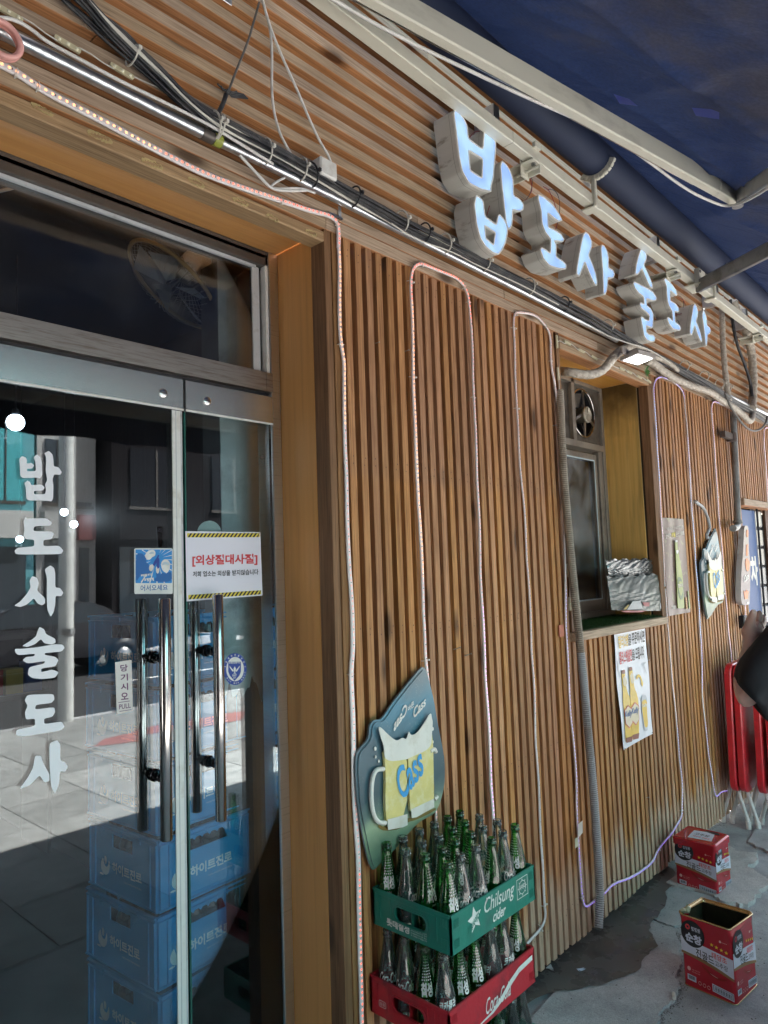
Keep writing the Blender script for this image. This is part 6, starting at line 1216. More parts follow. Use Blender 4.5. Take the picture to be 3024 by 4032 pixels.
# ---- gochujang style tins -----------------------------------------------------------
M['tinred'] = basic('red_lacquered_tin', (.46, .012, .025), .25, .15, .05, 5, coat=.4); M['gold'] = basic('gold_tin_rim', (.62, .50, .28), .25, 1., .1, 12); M['tinin'] = basic('tin_inside', (.09, .10, .065), .35, .6, .25, 8, dirt=(.16, .15, .09), ds=9)
M['tinwhite'] = basic('tin_white_band', (.66, .69, .80), .3, var=.02); M['tingold'] = basic('tin_brown_band', (.26, .14, .05), .35); M['pepper'] = basic('pepper_red', (.26, .010, .006), .12, var=.3, vs=30); M['star'] = basic('star_yellow', (.85, .62, .03), .4, var=.02)
def arcrect(L, r, n=5): return rrect(0, 0, L[0], L[1], r, n)
def tin(label, open_top, loc, rot, SA, SB, H):
    """SA along local y (left face), SB along local x (right face)"""
    root = thing('food_tin', label, 'tin', (0, 0, 0), 'red food tins on the pavement'); root.location = loc; root.rotation_euler = (0, 0, rot)
    O = rrect(0, 0, SB, SA, .014, 5); I = rrect(.0015, .0015, SB-.0015, SA-.0015, .013, 5); n = len(O); f = lambda x, y, z: Vector((x, y, z)); mb = MB()
    zt = [H+(.004*math.sin(p[0]*40+1)+.005*math.sin(p[1]*33) if open_top else 0) for p in O]
    if open_top: O2 = [(p[0]+.006*math.sin(p[1]*28)*(1 if p[0] > .1 else -.4), p[1]+.007*math.sin(p[0]*30+.6)) for p in O]
    else: O2 = O
    I2 = [(SB/2+(p[0]-SB/2)*.975, SA/2+(p[1]-SA/2)*.975) for p in O2]; lip = [(SB/2+(p[0]-SB/2)*.90, SA/2+(p[1]-SA/2)*.90) for p in O2]
    rings = [[f(p[0], p[1], 0) for p in O], [f(p[0], p[1], H*.5) for p in O], [f(p[0], p[1], H*.93) for p in O], [f(p[0], p[1], z) for p, z in zip(O2, zt)]]
    mb.add([v for r in rings for v in r], [(k*n+i, k*n+(i+1) % n, (k+1)*n+(i+1) % n, (k+1)*n+i) for k in range(3) for i in range(n)], 0, False); build('tin_body', mb, M['tinred'], root, local=True)
    mb = MB(); mb.tube([f(p[0], p[1], z) for p, z in zip(O2+[O2[0]], zt+[zt[0]])], .0028, 6, 0, caps=False); build('bottom_rim', MB().tube([f(p[0], p[1], .003) for p in O+[O[0]]], .0022, 6, 0, caps=False), M['gold'], root, local=True)
    if open_top:
        vs = [f(p[0], p[1], z) for p, z in zip(O2, zt)]+[f(p[0], p[1], z-.004) for p, z in zip(lip, zt)]+[f(p[0], p[1], z-.010) for p, z in zip(lip, zt)]; mb.add(vs, [(k*n+i, k*n+(i+1) % n, (k+1)*n+(i+1) % n, (k+1)*n+i) for k in (0, 1) for i in range(n)], 0, True)
    build('tin_rim', mb, M['gold'], root, local=True)
    if open_top:
        mb = MB(); vs = [f(p[0], p[1], H-.008) for p in I2]+[f(p[0], p[1], .004) for p in I]; mb.add(vs, [(i, (i+1) % n, n+(i+1) % n, n+i) for i in range(n)]+[tuple(range(n, 2*n))], 0); build('tin_inside', mb, M['tinin'], root, local=True)
        mb = MB(); cxp = O2[10]; pth = [Vector((.02+.05*t, SA-.006+.006*math.sin(t*9), H+.004+.006*math.sin(t*14))) for t in [k/12 for k in range(13)]]; mb.tube(smooth_path(pth, 1), [.0085+.003*math.sin(k*1.3) for k in range(len(smooth_path(pth, 1)))], 10); build('paste_blob', mb, basic('pale_green_paste', (.48, .54, .36), .35, bump=.5, bs=90), root, local=True)
    else:
        mb = MB(); LO = [(p[0]+(p[0]-SB/2)*.06, p[1]+(p[1]-SA/2)*.06) for p in O]; L2 = [(p[0]-(p[0]-SB/2)*.02, p[1]-(p[1]-SA/2)*.02) for p in O]; L3 = [(p[0]-(p[0]-SB/2)*.1, p[1]-(p[1]-SA/2)*.1) for p in O]
        rs = [[f(p[0], p[1], H-.024) for p in LO], [f(p[0], p[1], H-.018) for p in LO], [f(p[0], p[1], H+.004) for p in LO], [f(p[0], p[1], H+.009) for p in L2], [f(p[0], p[1], H+.007) for p in L3]]
        mb.add([v for r in rs for v in r], [(k*n+i, k*n+(i+1) % n, (k+1)*n+(i+1) % n, (k+1)*n+i) for k in range(4) for i in range(n)]+[tuple(range(4*n, 5*n))], 0, False); build('lid', mb, M['tinred'], root, local=True, bevel=.0015)
        mb = MB(); ft = lambda x, y, o: Vector((x, y, H+.0078+o)); mb.flat([[(.045, .03), (.165, .055), (.14, .15), (.03, .14)]], ft, 0, 0); mb.text('태양초 진골드', [(.055, .125), (.055, .045), (.075, .045), (.075, .125)], ft, .0006, 1, bold=.02); mb.text('고추장', [(.085, .13), (.085, .06), (.115, .06), (.115, .13)], ft, .0006, 2, bold=.02)
        mb.flat([chaikin([(.15, .02), (.18, .05), (.165, .12), (.14, .06)], 2)], ft, .0003, 2); build('lid_label', mb, [M['tinwhite'], M['red'], M['black']], root, local=True)
    mb = MB()   # printed sides: 0 white 1 black 2 red 3 gold/brown 4 star 5 pepper 6 pale
    def side(f, w):
        g_ = lambda L: [(a*w, b*H) for a, b in L]
        bt = [(0, .435)]+[(k/12, .435-.0*k/12-.045*math.sin(k/12*math.pi*.9)*0-.05*(k/12)**2) for k in range(1, 13)]
        e0, e1 = .004, .996
        up = [(e0+(e1-e0)*k/12, .70-.085*(k/12)) for k in range(13)]; dn = [(e0+(e1-e0)*k/12, .50-.145*(k/12)+.03*math.sin(k/12*math.pi)) for k in range(12, -1, -1)]; d2 = [(a, b-.035-.012*math.sin(a*3.1)) for a, b in dn]
        mb.flat([g_(up+dn)], f, .0004, 0); mb.flat([g_(dn[::-1]+d2)], f, .0004, 3)
        mb.flat([[(w*(.245+.235*math.cos(a)) if w*(.245+.235*math.cos(a)) > .003 else .003, H*(.80-.02+.185*math.sin(a))) for a in [2*math.pi*k/36 for k in range(36)]]], f, .0008, 1)
        mb.flat([[(w*(.155+.048*math.cos(a)), H*(.865+.04*math.sin(a))) for a in [2*math.pi*k/12 for k in range(12)]], [(w*.135, H*.85), (w*.175, H*.85), (w*.175, H*.88), (w*.135, H*.88)]], f, .0012, 2)
        q = lambda x0, y0, x1, y1, sk=0: [(w*x0, H*y0), (w*x1, H*(y0+sk)), (w*x1, H*(y1+sk)), (w*x0, H*y1)]
        mb.text('청정원', q(.225, .825, .40, .885), f, .0012, 0, bold=.03); mb.text('순창', q(.10, .66, .42, .79, -.012), f, .0012, 0, bold=.045)
        mb.text('태양초', q(.60, .545, .88, .63, -.02), f, .0008, 2, bold=.02); mb.text('진골드', q(.29, .475, .635, .60, -.03), f, .0008, 1, bold=.015); mb.text('고추장', q(.65, .45, .89, .525, -.025), f, .0008, 1, bold=.005)
        for k in range(4): mb.flat([star(w*(.61+k*.09), H*(.725-k*.013), w*.036)], f, .0008, 4)
        mb.text('daesang', q(.80, .80, .90, .815), f, .0008, 6); mb.flat([[(w*(.775+.02*math.cos(a)), H*(.81+.018*math.sin(a))) for a in [k*.8 for k in range(8)]]], f, .0008, 6)
        pk = [(.38, .375), (.45, .33), (.55, .285), (.68, .262), (.80, .275), (.88, .315), (.84, .315), (.76, .30), (.66, .30), (.56, .325), (.47, .365), (.42, .395)]
        mb.flat([chaikin(g_(pk), 1)], f, .0010, 5); mb.flat([chaikin(g_([(.52, .325), (.62, .292), (.72, .288), (.62, .300)]), 1)], f, .0014, 6)
        mb.flat([[(w*(.13+.035*math.cos(a)), H*(.27+.03*math.sin(a))) for a in [k*.52 for k in range(12)]]], f, .0008, 6)
        for k in range(2): mb.text('태양초 고추장 우리쌀', q(.19, .26-k*.03, .34, .275-k*.03), f, .0008, 6)
        mb.flat([g_([(.09, .11), (.26, .10), (.26, .18), (.09, .19)])], f, .0008, 0); mb.flat([g_([(.57, .08), (.97, .05), (.97, .155), (.57, .185)])], f, .0008, 0)
        for k in range(11): mb.flat([g_([(.11+k*.012, .125), (.115+k*.012+.003*(k % 3), .125), (.115+k*.012+.003*(k % 3), .175), (.11+k*.012, .175)])], f, .0012, 1)
        mb.flat([g_([(.59, .095), (.955, .067), (.955, .145), (.59, .17)]), g_([(.60, .10), (.945, .074), (.945, .140), (.60, .165)])], f, .0012, 1)
        for k in range(26): s_ = -.075*(k/26)*.38; mb.flat([g_([(.615+k*.0122, .108+s_), (.618+k*.0122+.002*((k*7) % 4), .108+s_), (.618+k*.0122+.002*((k*7) % 4), .155+s_), (.615+k*.0122, .155+s_)])], f, .0012, 1)
        for k in range(3): mb.flat([[(w*(.33+k*.085+.03*math.cos(a)), H*(.115-k*.006+.027*math.sin(a))) for a in [j*.52 for j in range(12)]], [(w*(.33+k*.085+.024*math.cos(a)), H*(.115-k*.006+.021*math.sin(a))) for a in [j*.52 for j in range(12)]]], f, .0008, 6)
    side(lambda u, z, o: Vector((-o-.0002, SA-u, z)), SA); side(lambda u, z, o: Vector((u, -o-.0002, z)), SB)
    build('printed_label', mb, [M['tinwhite'], M['black'], M['red'], M['tingold'], M['star'], M['pepper'], basic('pinkish_print', (.75, .45, .42), .4) if 'pinkish_print' not in bpy.data.materials else bpy.data.materials['pinkish_print']], root, local=True)
    return root
tin('open empty red food tin with pale paste on its rim, nearest the camera', True, (2.797, -.612, .0), rad(-6), .194, .190, .256)
tin('closed red food tin with a lid, standing behind the open tin', False, (3.612, -.290, .0), rad(-2), .197, .185, .236)
# ---- folding tables -------------------------------------------------------------------
M['tabred'] = basic('red_table_plastic', (.68, .022, .035), .3, var=.05, vs=5, coat=.3, dirt=(.40, .02, .03), ds=6); M['legw'] = basic('white_table_leg', (.68, .67, .64), .4, dirt=(.30, .16, .08), ds=15, dlo=.6, dhi=.7)
def table(x0, y0, tilt, legs, label):
    root = thing('folding_table', label, 'table', (x0, y0, 0), 'folded red tables leaning by the wall'); root.rotation_euler = (tilt, 0, 0)
    O = rrect(0, .225, .62, .965, .07, 6); I = rrect(.018, .243, .602, .947, .055, 6); f = lambda x, z, o: Vector((x, -o, z)); n = len(O)
    mb = MB(); mb.flat([O], f, .032, 0); ov = rrect(-.006, .219, .626, .971, .074, 6)
    for A, a, B_2, b in ((O, .032, ov, .026), (ov, .026, ov, -.004), (ov, -.004, O, -.006), (O, -.006, I, -.006), (I, -.006, I, .016)):
        mb.add([f(p[0], p[1], a) for p in A]+[f(p[0], p[1], b) for p in B_2], [(i, (i+1) % n, n+(i+1) % n, n+i) for i in range(n)], 0)
    mb.flat([I], f, .016, 0)
    for xx in (.15, .3, .45): mb.box(xx, xx+.004, -.016, -.004, .26, .93)
    build('tabletop', mb, M['tabred'], root, local=True)
    for xl in (.09, .53):
        for s in (-1, 1):
            mb = MB(); mb.tube(smooth_path([(xl+.012*s, .006, .50), (xl+.012*s, .008+.004*s, .36), (xl+.012*s, .012+.022*s, .22), (xl+.014*s, .012+.075*s, .045)], 2), .0115, 10); mb.tube([(xl+.014*s, .012+.074*s, .05), (xl+.0145*s, .012+.0785*s, .003)], .0145, 10); build('leg', mb, M['legw'], root, local=True)
    mb = MB(); mb.tube([(.09, .012, .33), (.53, .012, .33)], .009, 8); build('crossbar', mb, M['legw'], root, local=True); return root
for k, (x0, y0, t, lb) in enumerate([(4.56, -.075, .02, 'folded red table closest to the slats'), (4.57, -.125, .015, 'second folded red table from the slats'), (4.60, -.215, .02, 'third folded red table from the slats'), (4.62, -.275, .015, 'fourth folded red table, outermost of the leaning row')]): table(x0, y0, t, 4, lb)
# litter
for (px, py, lb, c_, sz) in [(2285, 3820, 'bluish foil scrap on the wet patch', (.5, .6, .75), .028), (2168, 3815, 'crumpled clear plastic scrap at the foot of the slats', (.5, .5, .5), .03), (2660, 3925, 'white cigarette end in the slab crack beside the open tin', (.7, .68, .62), .013)]:
    p = atz(px, py, .02); r2 = random.Random(px); mb = MB(); vs = [p+Vector(((r2.random()-.5)*sz*1.6, (r2.random()-.5)*sz*1.2, abs(r2.random())*sz*.55-.004)) for _ in range(9)]; mb.add(vs, [(0, 1, 2), (2, 3, 4), (1, 4, 5), (0, 5, 6), (3, 6, 7), (2, 7, 8), (1, 3, 8)], 0)
    if 'cigarette' in lb: mb = MB(); mb.tube([p+Vector((-.012, 0, .0)), p+Vector((.014, .012, .002))], .0065, 10)
    tag(build('litter', mb, basic(lb.split()[0]+'_litter', c_, .3)), lb, 'litter')
mb = MB(); p = aty(2270, 3300, -.018); mb.flat([[(0, 0), (.045, .01), (.05, .06), (.01, .055)]], lambda x, z, o: p+Vector((x, -.006, z)), 0, 0); mb.flat([[(-.035, -.03), (-.008, -.028), (-.01, .01), (-.033, .008)]], lambda x, z, o: p+Vector((x, -.01, z)), 0, 1); tag(build('tape_scrap', mb, [M['tie'], basic('pale_green_paper', (.55, .58, .42), .6)]), 'torn tape and paper scrap stuck on the strip left of the grey conduit', 'tape')
p = aty(2217, 2478, -.012); tag(build('tape_scrap', MB().box(p.x-.035, p.x+.004, -.014, -.010, p.z-.03, p.z+.02), basic('orange_tag', (.6, .18, .1), .5)), 'small orange tag behind the strip at the left end of the sill', 'tape')
# green leaf by the floodlight
mb = MB(); p = aty(2540, 1462, -.05)
for a in range(7): d = Vector((math.cos(a*1.1), -.3, math.sin(a*1.1)-.2)).normalized()*.045; s_ = Vector((-d.z, 0, d.x))*.22; mb.add([p, p+d*.5+s_, p+d, p+d*.5-s_], [(0, 1, 2, 3)])
tag(build('plant_sprig', mb, basic('green_leaf', (.05, .16, .03), .4)), 'small green plastic leaf sprig beside the floodlight', 'leaf')
# ---- person ------------------------------------------------------------------------------
def skin_obj(name, verts, edges, radii, mat, parent=None, sub=2, root=0, solid=False):
    me = bpy.data.meshes.new(name); me.from_pydata([tuple(v) for v in verts], edges, []); me.materials.append(mat); o = bpy.data.objects.new(name, me); COL.objects.link(o)
    o.modifiers.new('skin', 'SKIN'); sm = o.modifiers.new('sub', 'SUBSURF'); sm.levels = sub; sm.render_levels = sub
    sv = me.skin_vertices[0].data if me.skin_vertices else None
    if sv is None: bpy.context.view_layer.objects.active = o; bpy.ops.mesh.customdata_skin_add(); sv = me.skin_vertices[0].data
    for i, r in enumerate(radii): sv[i].radius = r if isinstance(r, tuple) else (r, r); sv[i].use_root = (i == root)
    o.modifiers['skin'].use_smooth_shade = True
    if parent is not None: o.parent = parent
    return o
def skin_mat():
    m = basic('skin', (.74, .49, .41), .5, var=.05, vs=30, bump=.08, bs=220, dirt=(.68, .40, .34), ds=14, dlo=.5, dhi=.8); P = m.node_tree.nodes['Principled BSDF']; P.inputs['Subsurface Weight'].default_value = .12; P.inputs['Subsurface Radius'].default_value = (.01, .004, .002); return m
M['skin'] = skin_mat()
E_ = atd(2928, 2768, 2.33); W_ = atd(2957, 2525, 2.42); SHL = atd(3190, 2400, 2.30)
H0 = atd(2962, 2480, 2.43)
tor = atd(3290, 2500, 2.36); neck = tor+Vector((0, 0, .10)); hx, hy = tor.x, tor.y
SHR = tor+(tor-SHL)*1.0; SHR.z = SHL.z
side_ = (SHL-tor); side_.z = 0; side_.normalize(); fwd = Vector((side_.y, -side_.x, 0))
gz = .0
V = [Vector((hx, hy, .95)), Vector((hx, hy, 1.10)), Vector((hx, hy, 1.27)), Vector((hx, hy, SHL.z+.0)), Vector((hx, hy, SHL.z+.09)), Vector((hx, hy, SHL.z+.15))+fwd*.01, Vector((hx, hy, SHL.z+.25))+fwd*.015, Vector((hx, hy, SHL.z+.30))+fwd*.0]
R_ = [(.16, .11), (.14, .10), (.16, .11), (.15, .10), (.055, .055), (.07, .08), (.08, .095), (.05, .06)]
Ed = [(i, i+1) for i in range(7)]
def addv(p, r, par): V.append(p); R_.append(r); Ed.append((par, len(V)-1)); return len(V)-1
a = addv(SHL, .052, 3); a = addv(SHL.lerp(E_, .5), .045, a); a = addv(E_, .043, a); a = addv(E_.lerp(W_, .3)+RX*-.012, .036, a); a = addv(E_.lerp(W_, .75)+RX*-.006, .026, a); wv_ = addv(W_, .023, a); pm = addv(W_.lerp(H0, .55), .032, wv_); pk = addv(H0, .034, pm)
def px3(L, par, rs):
    a = par
    for (x, y, t), r in zip(L, rs): a = addv(atd(x, y, t), r, a)
px3([(2952, 2450, 2.41), (2962, 2425, 2.39), (2971, 2400, 2.38)], pm, (.017, .0135, .0115))              # thumb
px3([(2985, 2450, 2.44), (2992, 2425, 2.45), (2990, 2408, 2.47)], pk, (.013, .0105, .009))              # index
px3([(2992, 2462, 2.44), (3004, 2442, 2.46), (3006, 2424, 2.49)], pk, (.013, .0105, .009))
px3([(2990, 2474, 2.45), (3005, 2458, 2.48), (3010, 2442, 2.51)], pk, (.0125, .010, .0085))
px3([(2986, 2488, 2.46), (3000, 2476, 2.49), (3006, 2462, 2.52)], pk, (.011, .009, .008))
b = addv(SHR, .052, 3); b = addv(SHR+Vector((0, 0, -.28))+fwd*.02, .042, b); b = addv(SHR+Vector((0, 0, -.50))+fwd*.10, .032, b); b = addv(SHR+Vector((0, 0, -.55))+fwd*.13, .026, b); b2 = addv(SHR+Vector((0, 0, -.62))+fwd*.15, .034, b)
for k in range(4): c = addv(SHR+Vector((0, 0, -.68))+fwd*(.13+.02*k), .010, b2); addv(SHR+Vector((0, 0, -.715-.006*(k % 2)))+fwd*(.125+.02*k), .008, c)
c = addv(SHR+Vector((0, 0, -.64))+fwd*.20, .011, b2); addv(SHR+Vector((0, 0, -.67))+fwd*.215, .009, c)
for s in (-1, 1):
    l = addv(Vector((hx, hy, .88))+side_*.10*s, .085, 0); l = addv(Vector((hx, hy, .50))+side_*.11*s+fwd*.02, .058, l); l = addv(Vector((hx, hy, .10))+side_*.12*s, .038, l); l = addv(Vector((hx, hy, .04))+side_*.12*s+fwd*.12, .032, l)
person = thing('person', 'person in a loose black T-shirt with one forearm raised, at the right edge', 'person', (hx, hy, 0))
bo = skin_obj('body', V, Ed, R_, M['skin']); bo.parent = person; bo.location = -person.location
M['cloth'] = basic('black_cotton', (.009, .010, .014), .8, var=.15, vs=40, bump=.6, bs=9)
tv = [Vector((hx, hy, .84)), Vector((hx, hy, 1.05)), Vector((hx, hy, 1.25)), Vector((hx, hy, SHL.z-.01)), Vector((hx, hy, SHL.z+.055))]; trd = [(.21, .16), (.19, .15), (.20, .15), (.19, .125), (.08, .08)]; te = [(0, 1), (1, 2), (2, 3), (3, 4)]
tv += [SHL+Vector((0, 0, .0)), SHR]; trd += [(.085, .085)]*2; te += [(3, 5), (3, 6)]
tv += [SHR+Vector((0, 0, -.24))]; trd += [.085]; te += [(6, 7)]
sh_ = skin_obj('t_shirt', tv, te, trd, M['cloth']); sh_.parent = person; sh_.location = -person.location
# open sleeve (a real hem): rings from shoulder to elbow
S0 = SHL+(SHL-E_)*.12; S1 = SHL.lerp(E_, .98); ax_ = (S1-S0).normalized(); xa_ = ax_.cross(Vector((0, 0, 1))).normalized(); za_ = xa_.cross(ax_); mb = MB(); vs = []; NR, NS = 18, 40
for j in range(NR+1):
    t = j/NR; c0 = S0.lerp(S1, t); rr = .066+.032*t; flare = 1+.10*t
    for k in range(NS):
        a = 2*math.pi*k/NS; fold = 1+.045*t*math.sin(a*5+t*3)+.03*math.sin(a*3-t*7)
        vs.append(c0-ax_*(.018*(1+math.sin(a))*t**3)+(xa_*math.cos(a)*rr*fold*1.0+za_*math.sin(a)*rr*fold*.86*flare)*(1-(.42 if math.sin(a) > 0 else .16)*(max(0, t-.72)/.28)**2*(abs(math.sin(a)) if math.sin(a) > 0 else 1))+Vector((0, 0, -.02*t*t*max(0, -math.sin(a)))))
for j in (NR,):
    for sc_ in (.97, .955):
        for k in range(NS): c0 = S1-ax_*(.002 if sc_ > .96 else .03); v = vs[NR*NS+k]; vs.append(c0+(v-S1)*sc_)
mb.add(vs, [(j*NS+k, j*NS+(k+1) % NS, (j+1)*NS+(k+1) % NS, (j+1)*NS+k) for j in range(NR+2) for k in range(NS)], 0, True); build('sleeve', mb, M['cloth'], person)
pv = [Vector((hx, hy, .93)), Vector((hx, hy, .85))]; pr = [(.17, .13), (.15, .12)]; pe = [(0, 1)]
for s in (-1, 1):
    n0 = len(pv); pv += [Vector((hx, hy, .78))+side_*.10*s, Vector((hx, hy, .48))+side_*.115*s+fwd*.02, Vector((hx, hy, .12))+side_*.12*s]; pr += [.10, .078, .066]; pe += [(1, n0), (n0, n0+1), (n0+1, n0+2)]
tr_ = skin_obj('trousers', pv, pe, pr, basic('dark_denim', (.03, .04, .07), .85)); tr_.parent = person; tr_.location = -person.location
hc = V[6]; mb = MB(); Th = Matrix.Translation(hc+Vector((0, 0, .03)))
mb.lathe([(.0, .125), (.05, .118), (.088, .085), (.103, .03), (.100, -.02), (.092, -.06), (.086, -.06)], 28, M=Th @ Matrix.Diagonal((1.0, 1.08, 1, 1))); build('hair', mb, basic('black_hair', (.01, .009, .009), .45, bump=.8, bs=120), person)
mb = MB(); fc = hc+fwd*.098
for s in (-1, 1): mb.lathe([(0, -.011), (.008, -.008), (.011, 0), (.008, .008), (0, .011)], 12, c=hc+fwd*.088+side_*.032*s+Vector((0, 0, .0)))
build('eye', mb, M['white'], person); mb = MB(); mb.tube([hc+fwd*.09+Vector((0, 0, .01)), hc+fwd*.112+Vector((0, 0, -.03)), hc+fwd*.095+Vector((0, 0, -.04))], [.008, .013, .008], 10); build('nose', mb, M['skin'], person)
for s in (-1, 1): mb = MB(); mb.slab([[(0+x*.042, -.005) for x in ()] or rrect(-.055, -.15, .055, .16, .045, 5)], lambda x, y, o: Vector((hx, hy, 0))+side_*(.12*s+x)+fwd*(y+.06)+Vector((0, 0, o)), .012, .085, 0); build('shoe', mb, M['blackplastic'], person, bevel=.02)
# ---- ground ---------------------------------------------------------------
def conc_mat(name, c, c2, cr=True):
    m = basic(name, c, .86, var=.13, vs=2.5, bump=.35, bs=45, dirt=c2, ds=7, dlo=.42, dhi=.66); nt = m.node_tree; N = nt.nodes; L = nt.links; P = N['Principled BSDF']
    tc = N.new('ShaderNodeTexCoord'); src = P.inputs['Base Color'].links[0].from_socket
    n = N.new('ShaderNodeTexNoise'); n.inputs['Scale'].default_value = 220; n.inputs['Detail'].default_value = 2; L.new(tc.outputs['Object'], n.inputs['Vector'])
    k = N.new('ShaderNodeMix'); k.data_type = 'RGBA'; k.blend_type = 'OVERLAY'; k.inputs[0].default_value = .5; L.new(src, k.inputs[6]); L.new(n.outputs[0], k.inputs[7]); L.new(k.outputs[2], P.inputs['Base Color']); return m
M['ground'] = conc_mat('old_concrete', (.43, .43, .44), (.30, .30, .31))
M['ground2'] = conc_mat('patched_concrete', (.37, .375, .385), (.26, .265, .275))
M['slabc'] = conc_mat('pale_concrete', (.50, .49, .475), (.36, .35, .345))
def wet_mat():
    m, nt, N, L, P = newmat('wet_concrete'); tc = N.new('ShaderNodeTexCoord'); n1 = N.new('ShaderNodeTexNoise'); n1.inputs['Scale'].default_value = 6; n1.inputs['Detail'].default_value = 9; n1.inputs['Roughness'].default_value = .65; L.new(tc.outputs['Object'], n1.inputs['Vector'])
    mx = N.new('ShaderNodeMix'); mx.data_type = 'RGBA'; L.new(n1.outputs[0], mx.inputs[0]); mx.inputs[6].default_value = (.050, .049, .049, 1); mx.inputs[7].default_value = (.15, .145, .142, 1); L.new(mx.outputs[2], P.inputs['Base Color'])
    mr = N.new('ShaderNodeMapRange'); mr.inputs[1].default_value = .4; mr.inputs[2].default_value = .62; mr.inputs[3].default_value = .12; mr.inputs[4].default_value = .5; L.new(n1.outputs[0], mr.inputs[0]); L.new(mr.outputs[0], P.inputs['Roughness'])
    n2 = N.new('ShaderNodeTexNoise'); n2.inputs['Scale'].default_value = 60; n2.inputs['Detail'].default_value = 5; L.new(tc.outputs['Object'], n2.inputs['Vector']); b = N.new('ShaderNodeBump'); b.inputs['Strength'].default_value = .15; b.inputs['Distance'].default_value = .004; L.new(n2.outputs[0], b.inputs['Height']); L.new(b.outputs[0], P.inputs['Normal']); return m
M['wet'] = wet_mat()
def struct(o): o['kind'] = 'structure'; return o
fz = lambda z: (lambda x, y, o: Vector((x, y, z+o)))
def grid_ground(name, x0, x1, y0, y1, z, st, mat, amp=.002):
    mb = MB(); nx = int((x1-x0)/st); ny = int((y1-y0)/st)
    vs = [(x0+(x1-x0)*i/nx, y0+(y1-y0)*j/ny, z+amp*math.sin(i*.9+j*.31)*math.cos(j*.7-i*.17)) for j in range(ny+1) for i in range(nx+1)]
    mb.add(vs, [(j*(nx+1)+i, j*(nx+1)+i+1, (j+1)*(nx+1)+i+1, (j+1)*(nx+1)+i) for j in range(ny) for i in range(nx)], 0, True); return struct(build(name, mb, mat))
mb = MB(); mb.box(-200, 200, -200, 200, -.4, -.165); struct(build('ground', mb, M['ground']))
grid_ground('pavement', -4, 10, -1.30, .06, 0, .05, M['ground2'], .0015)
# cast slab with a ragged outer edge
edge = [(-4, -.52), (1.2, -.50), (1.9, -.47), (2.30, -.455), (2.52, -.44), (2.60, -.42), (2.67, -.435), (2.75, -.42), (2.80, -.41), (2.83, -.38), (2.95, -.36), (3.10, -.30), (3.19, -.245), (3.195, -.17), (3.215, -.11), (3.21, -.02), (3.21, .05), (-4, .05)]
def ragged(L, a, n=4, closed=True):
    out = []
    for i in range(len(L)):
        p, q = L[i], L[(i+1) % len(L)]; out.append(p)
        for k in range(1, n): t = k/n; out.append((p[0]+(q[0]-p[0])*t+(rn()-.5)*a, p[1]+(q[1]-p[1])*t+(rn()-.5)*a))
    return out
mb = MB(); mb.slab([ragged(edge[:16], .014, 6)], fz(0), -.05, .012, 0, back=False); struct(build('pavement_slab', mb, M['ground'], bevel=.003))
mb = MB(); mb.slab([ragged([(3.235, .04), (3.23, -.10), (3.215, -.16), (3.215, -.235), (3.30, -.30), (3.48, -.33), (3.60, -.30), (3.60, .04)], .012, 5)], fz(0), -.05, .009, 0, back=False); struct(build('pavement_slab', mb, M['ground'], bevel=.003))
mb = MB(); mb.slab([ragged([(3.60, -.05), (4.30, -.09), (4.21, -.19), (4.25, -.29), (4.12, -.32), (4.05, -.30), (3.99, -.36), (3.95, -.41), (3.86, -.44), (3.70, -.42), (3.60, -.43), (3.56, -.34), (3.60, -.28)], .03, 5)], fz(0), -.05, .02, 0, back=False); struct(build('broken_slab', mb, M['slabc'], bevel=.004))
mb = MB(); mb.slab([ragged([(4.40, -.20), (5.6, -.15), (5.6, -.55), (4.6, -.62), (4.25, -.46), (4.30, -.36)], .03, 5)], fz(0), -.05, .014, 0, back=False); struct(build('broken_slab', mb, M['ground'], bevel=.004))
pud = [(1.4, .045), (1.4, .02), (2.1, .0), (2.41, -.035), (2.49, -.09), (2.6, -.18), (2.69, -.215), (2.78, -.25), (2.89, -.235), (3.0, -.24), (3.05, -.2), (3.11, -.16), (3.19, -.14), (3.205, -.05), (3.205, .045)]
PU = [(1.9, .045), (2.1, -.01), (2.36, -.045), (2.47, -.095), (2.58, -.185), (2.68, -.225), (2.78, -.26), (2.89, -.24), (3.0, -.25), (3.06, -.2), (3.11, -.165), (3.19, -.15), (3.25, -.15), (3.35, -.14), (3.46, -.11), (3.51, -.08), (3.59, -.085), (3.72, -.045), (3.81, .0)]
pr_ = []
for a, b in zip(PU, PU[1:]):
    pr_.append(a)
    for k in (1, 2, 3): pr_.append((a[0]+(b[0]-a[0])*k/4+(rn()-.5)*.014, a[1]+(b[1]-a[1])*k/4+(rn()-.5)*.014))
mb = MB(); mb.flat([chaikin(pr_, 1, closed=False)+[(3.81, .045), (1.9, .045)]], fz(.0150), 0, 0); struct(build('puddle', mb, M['wet']))
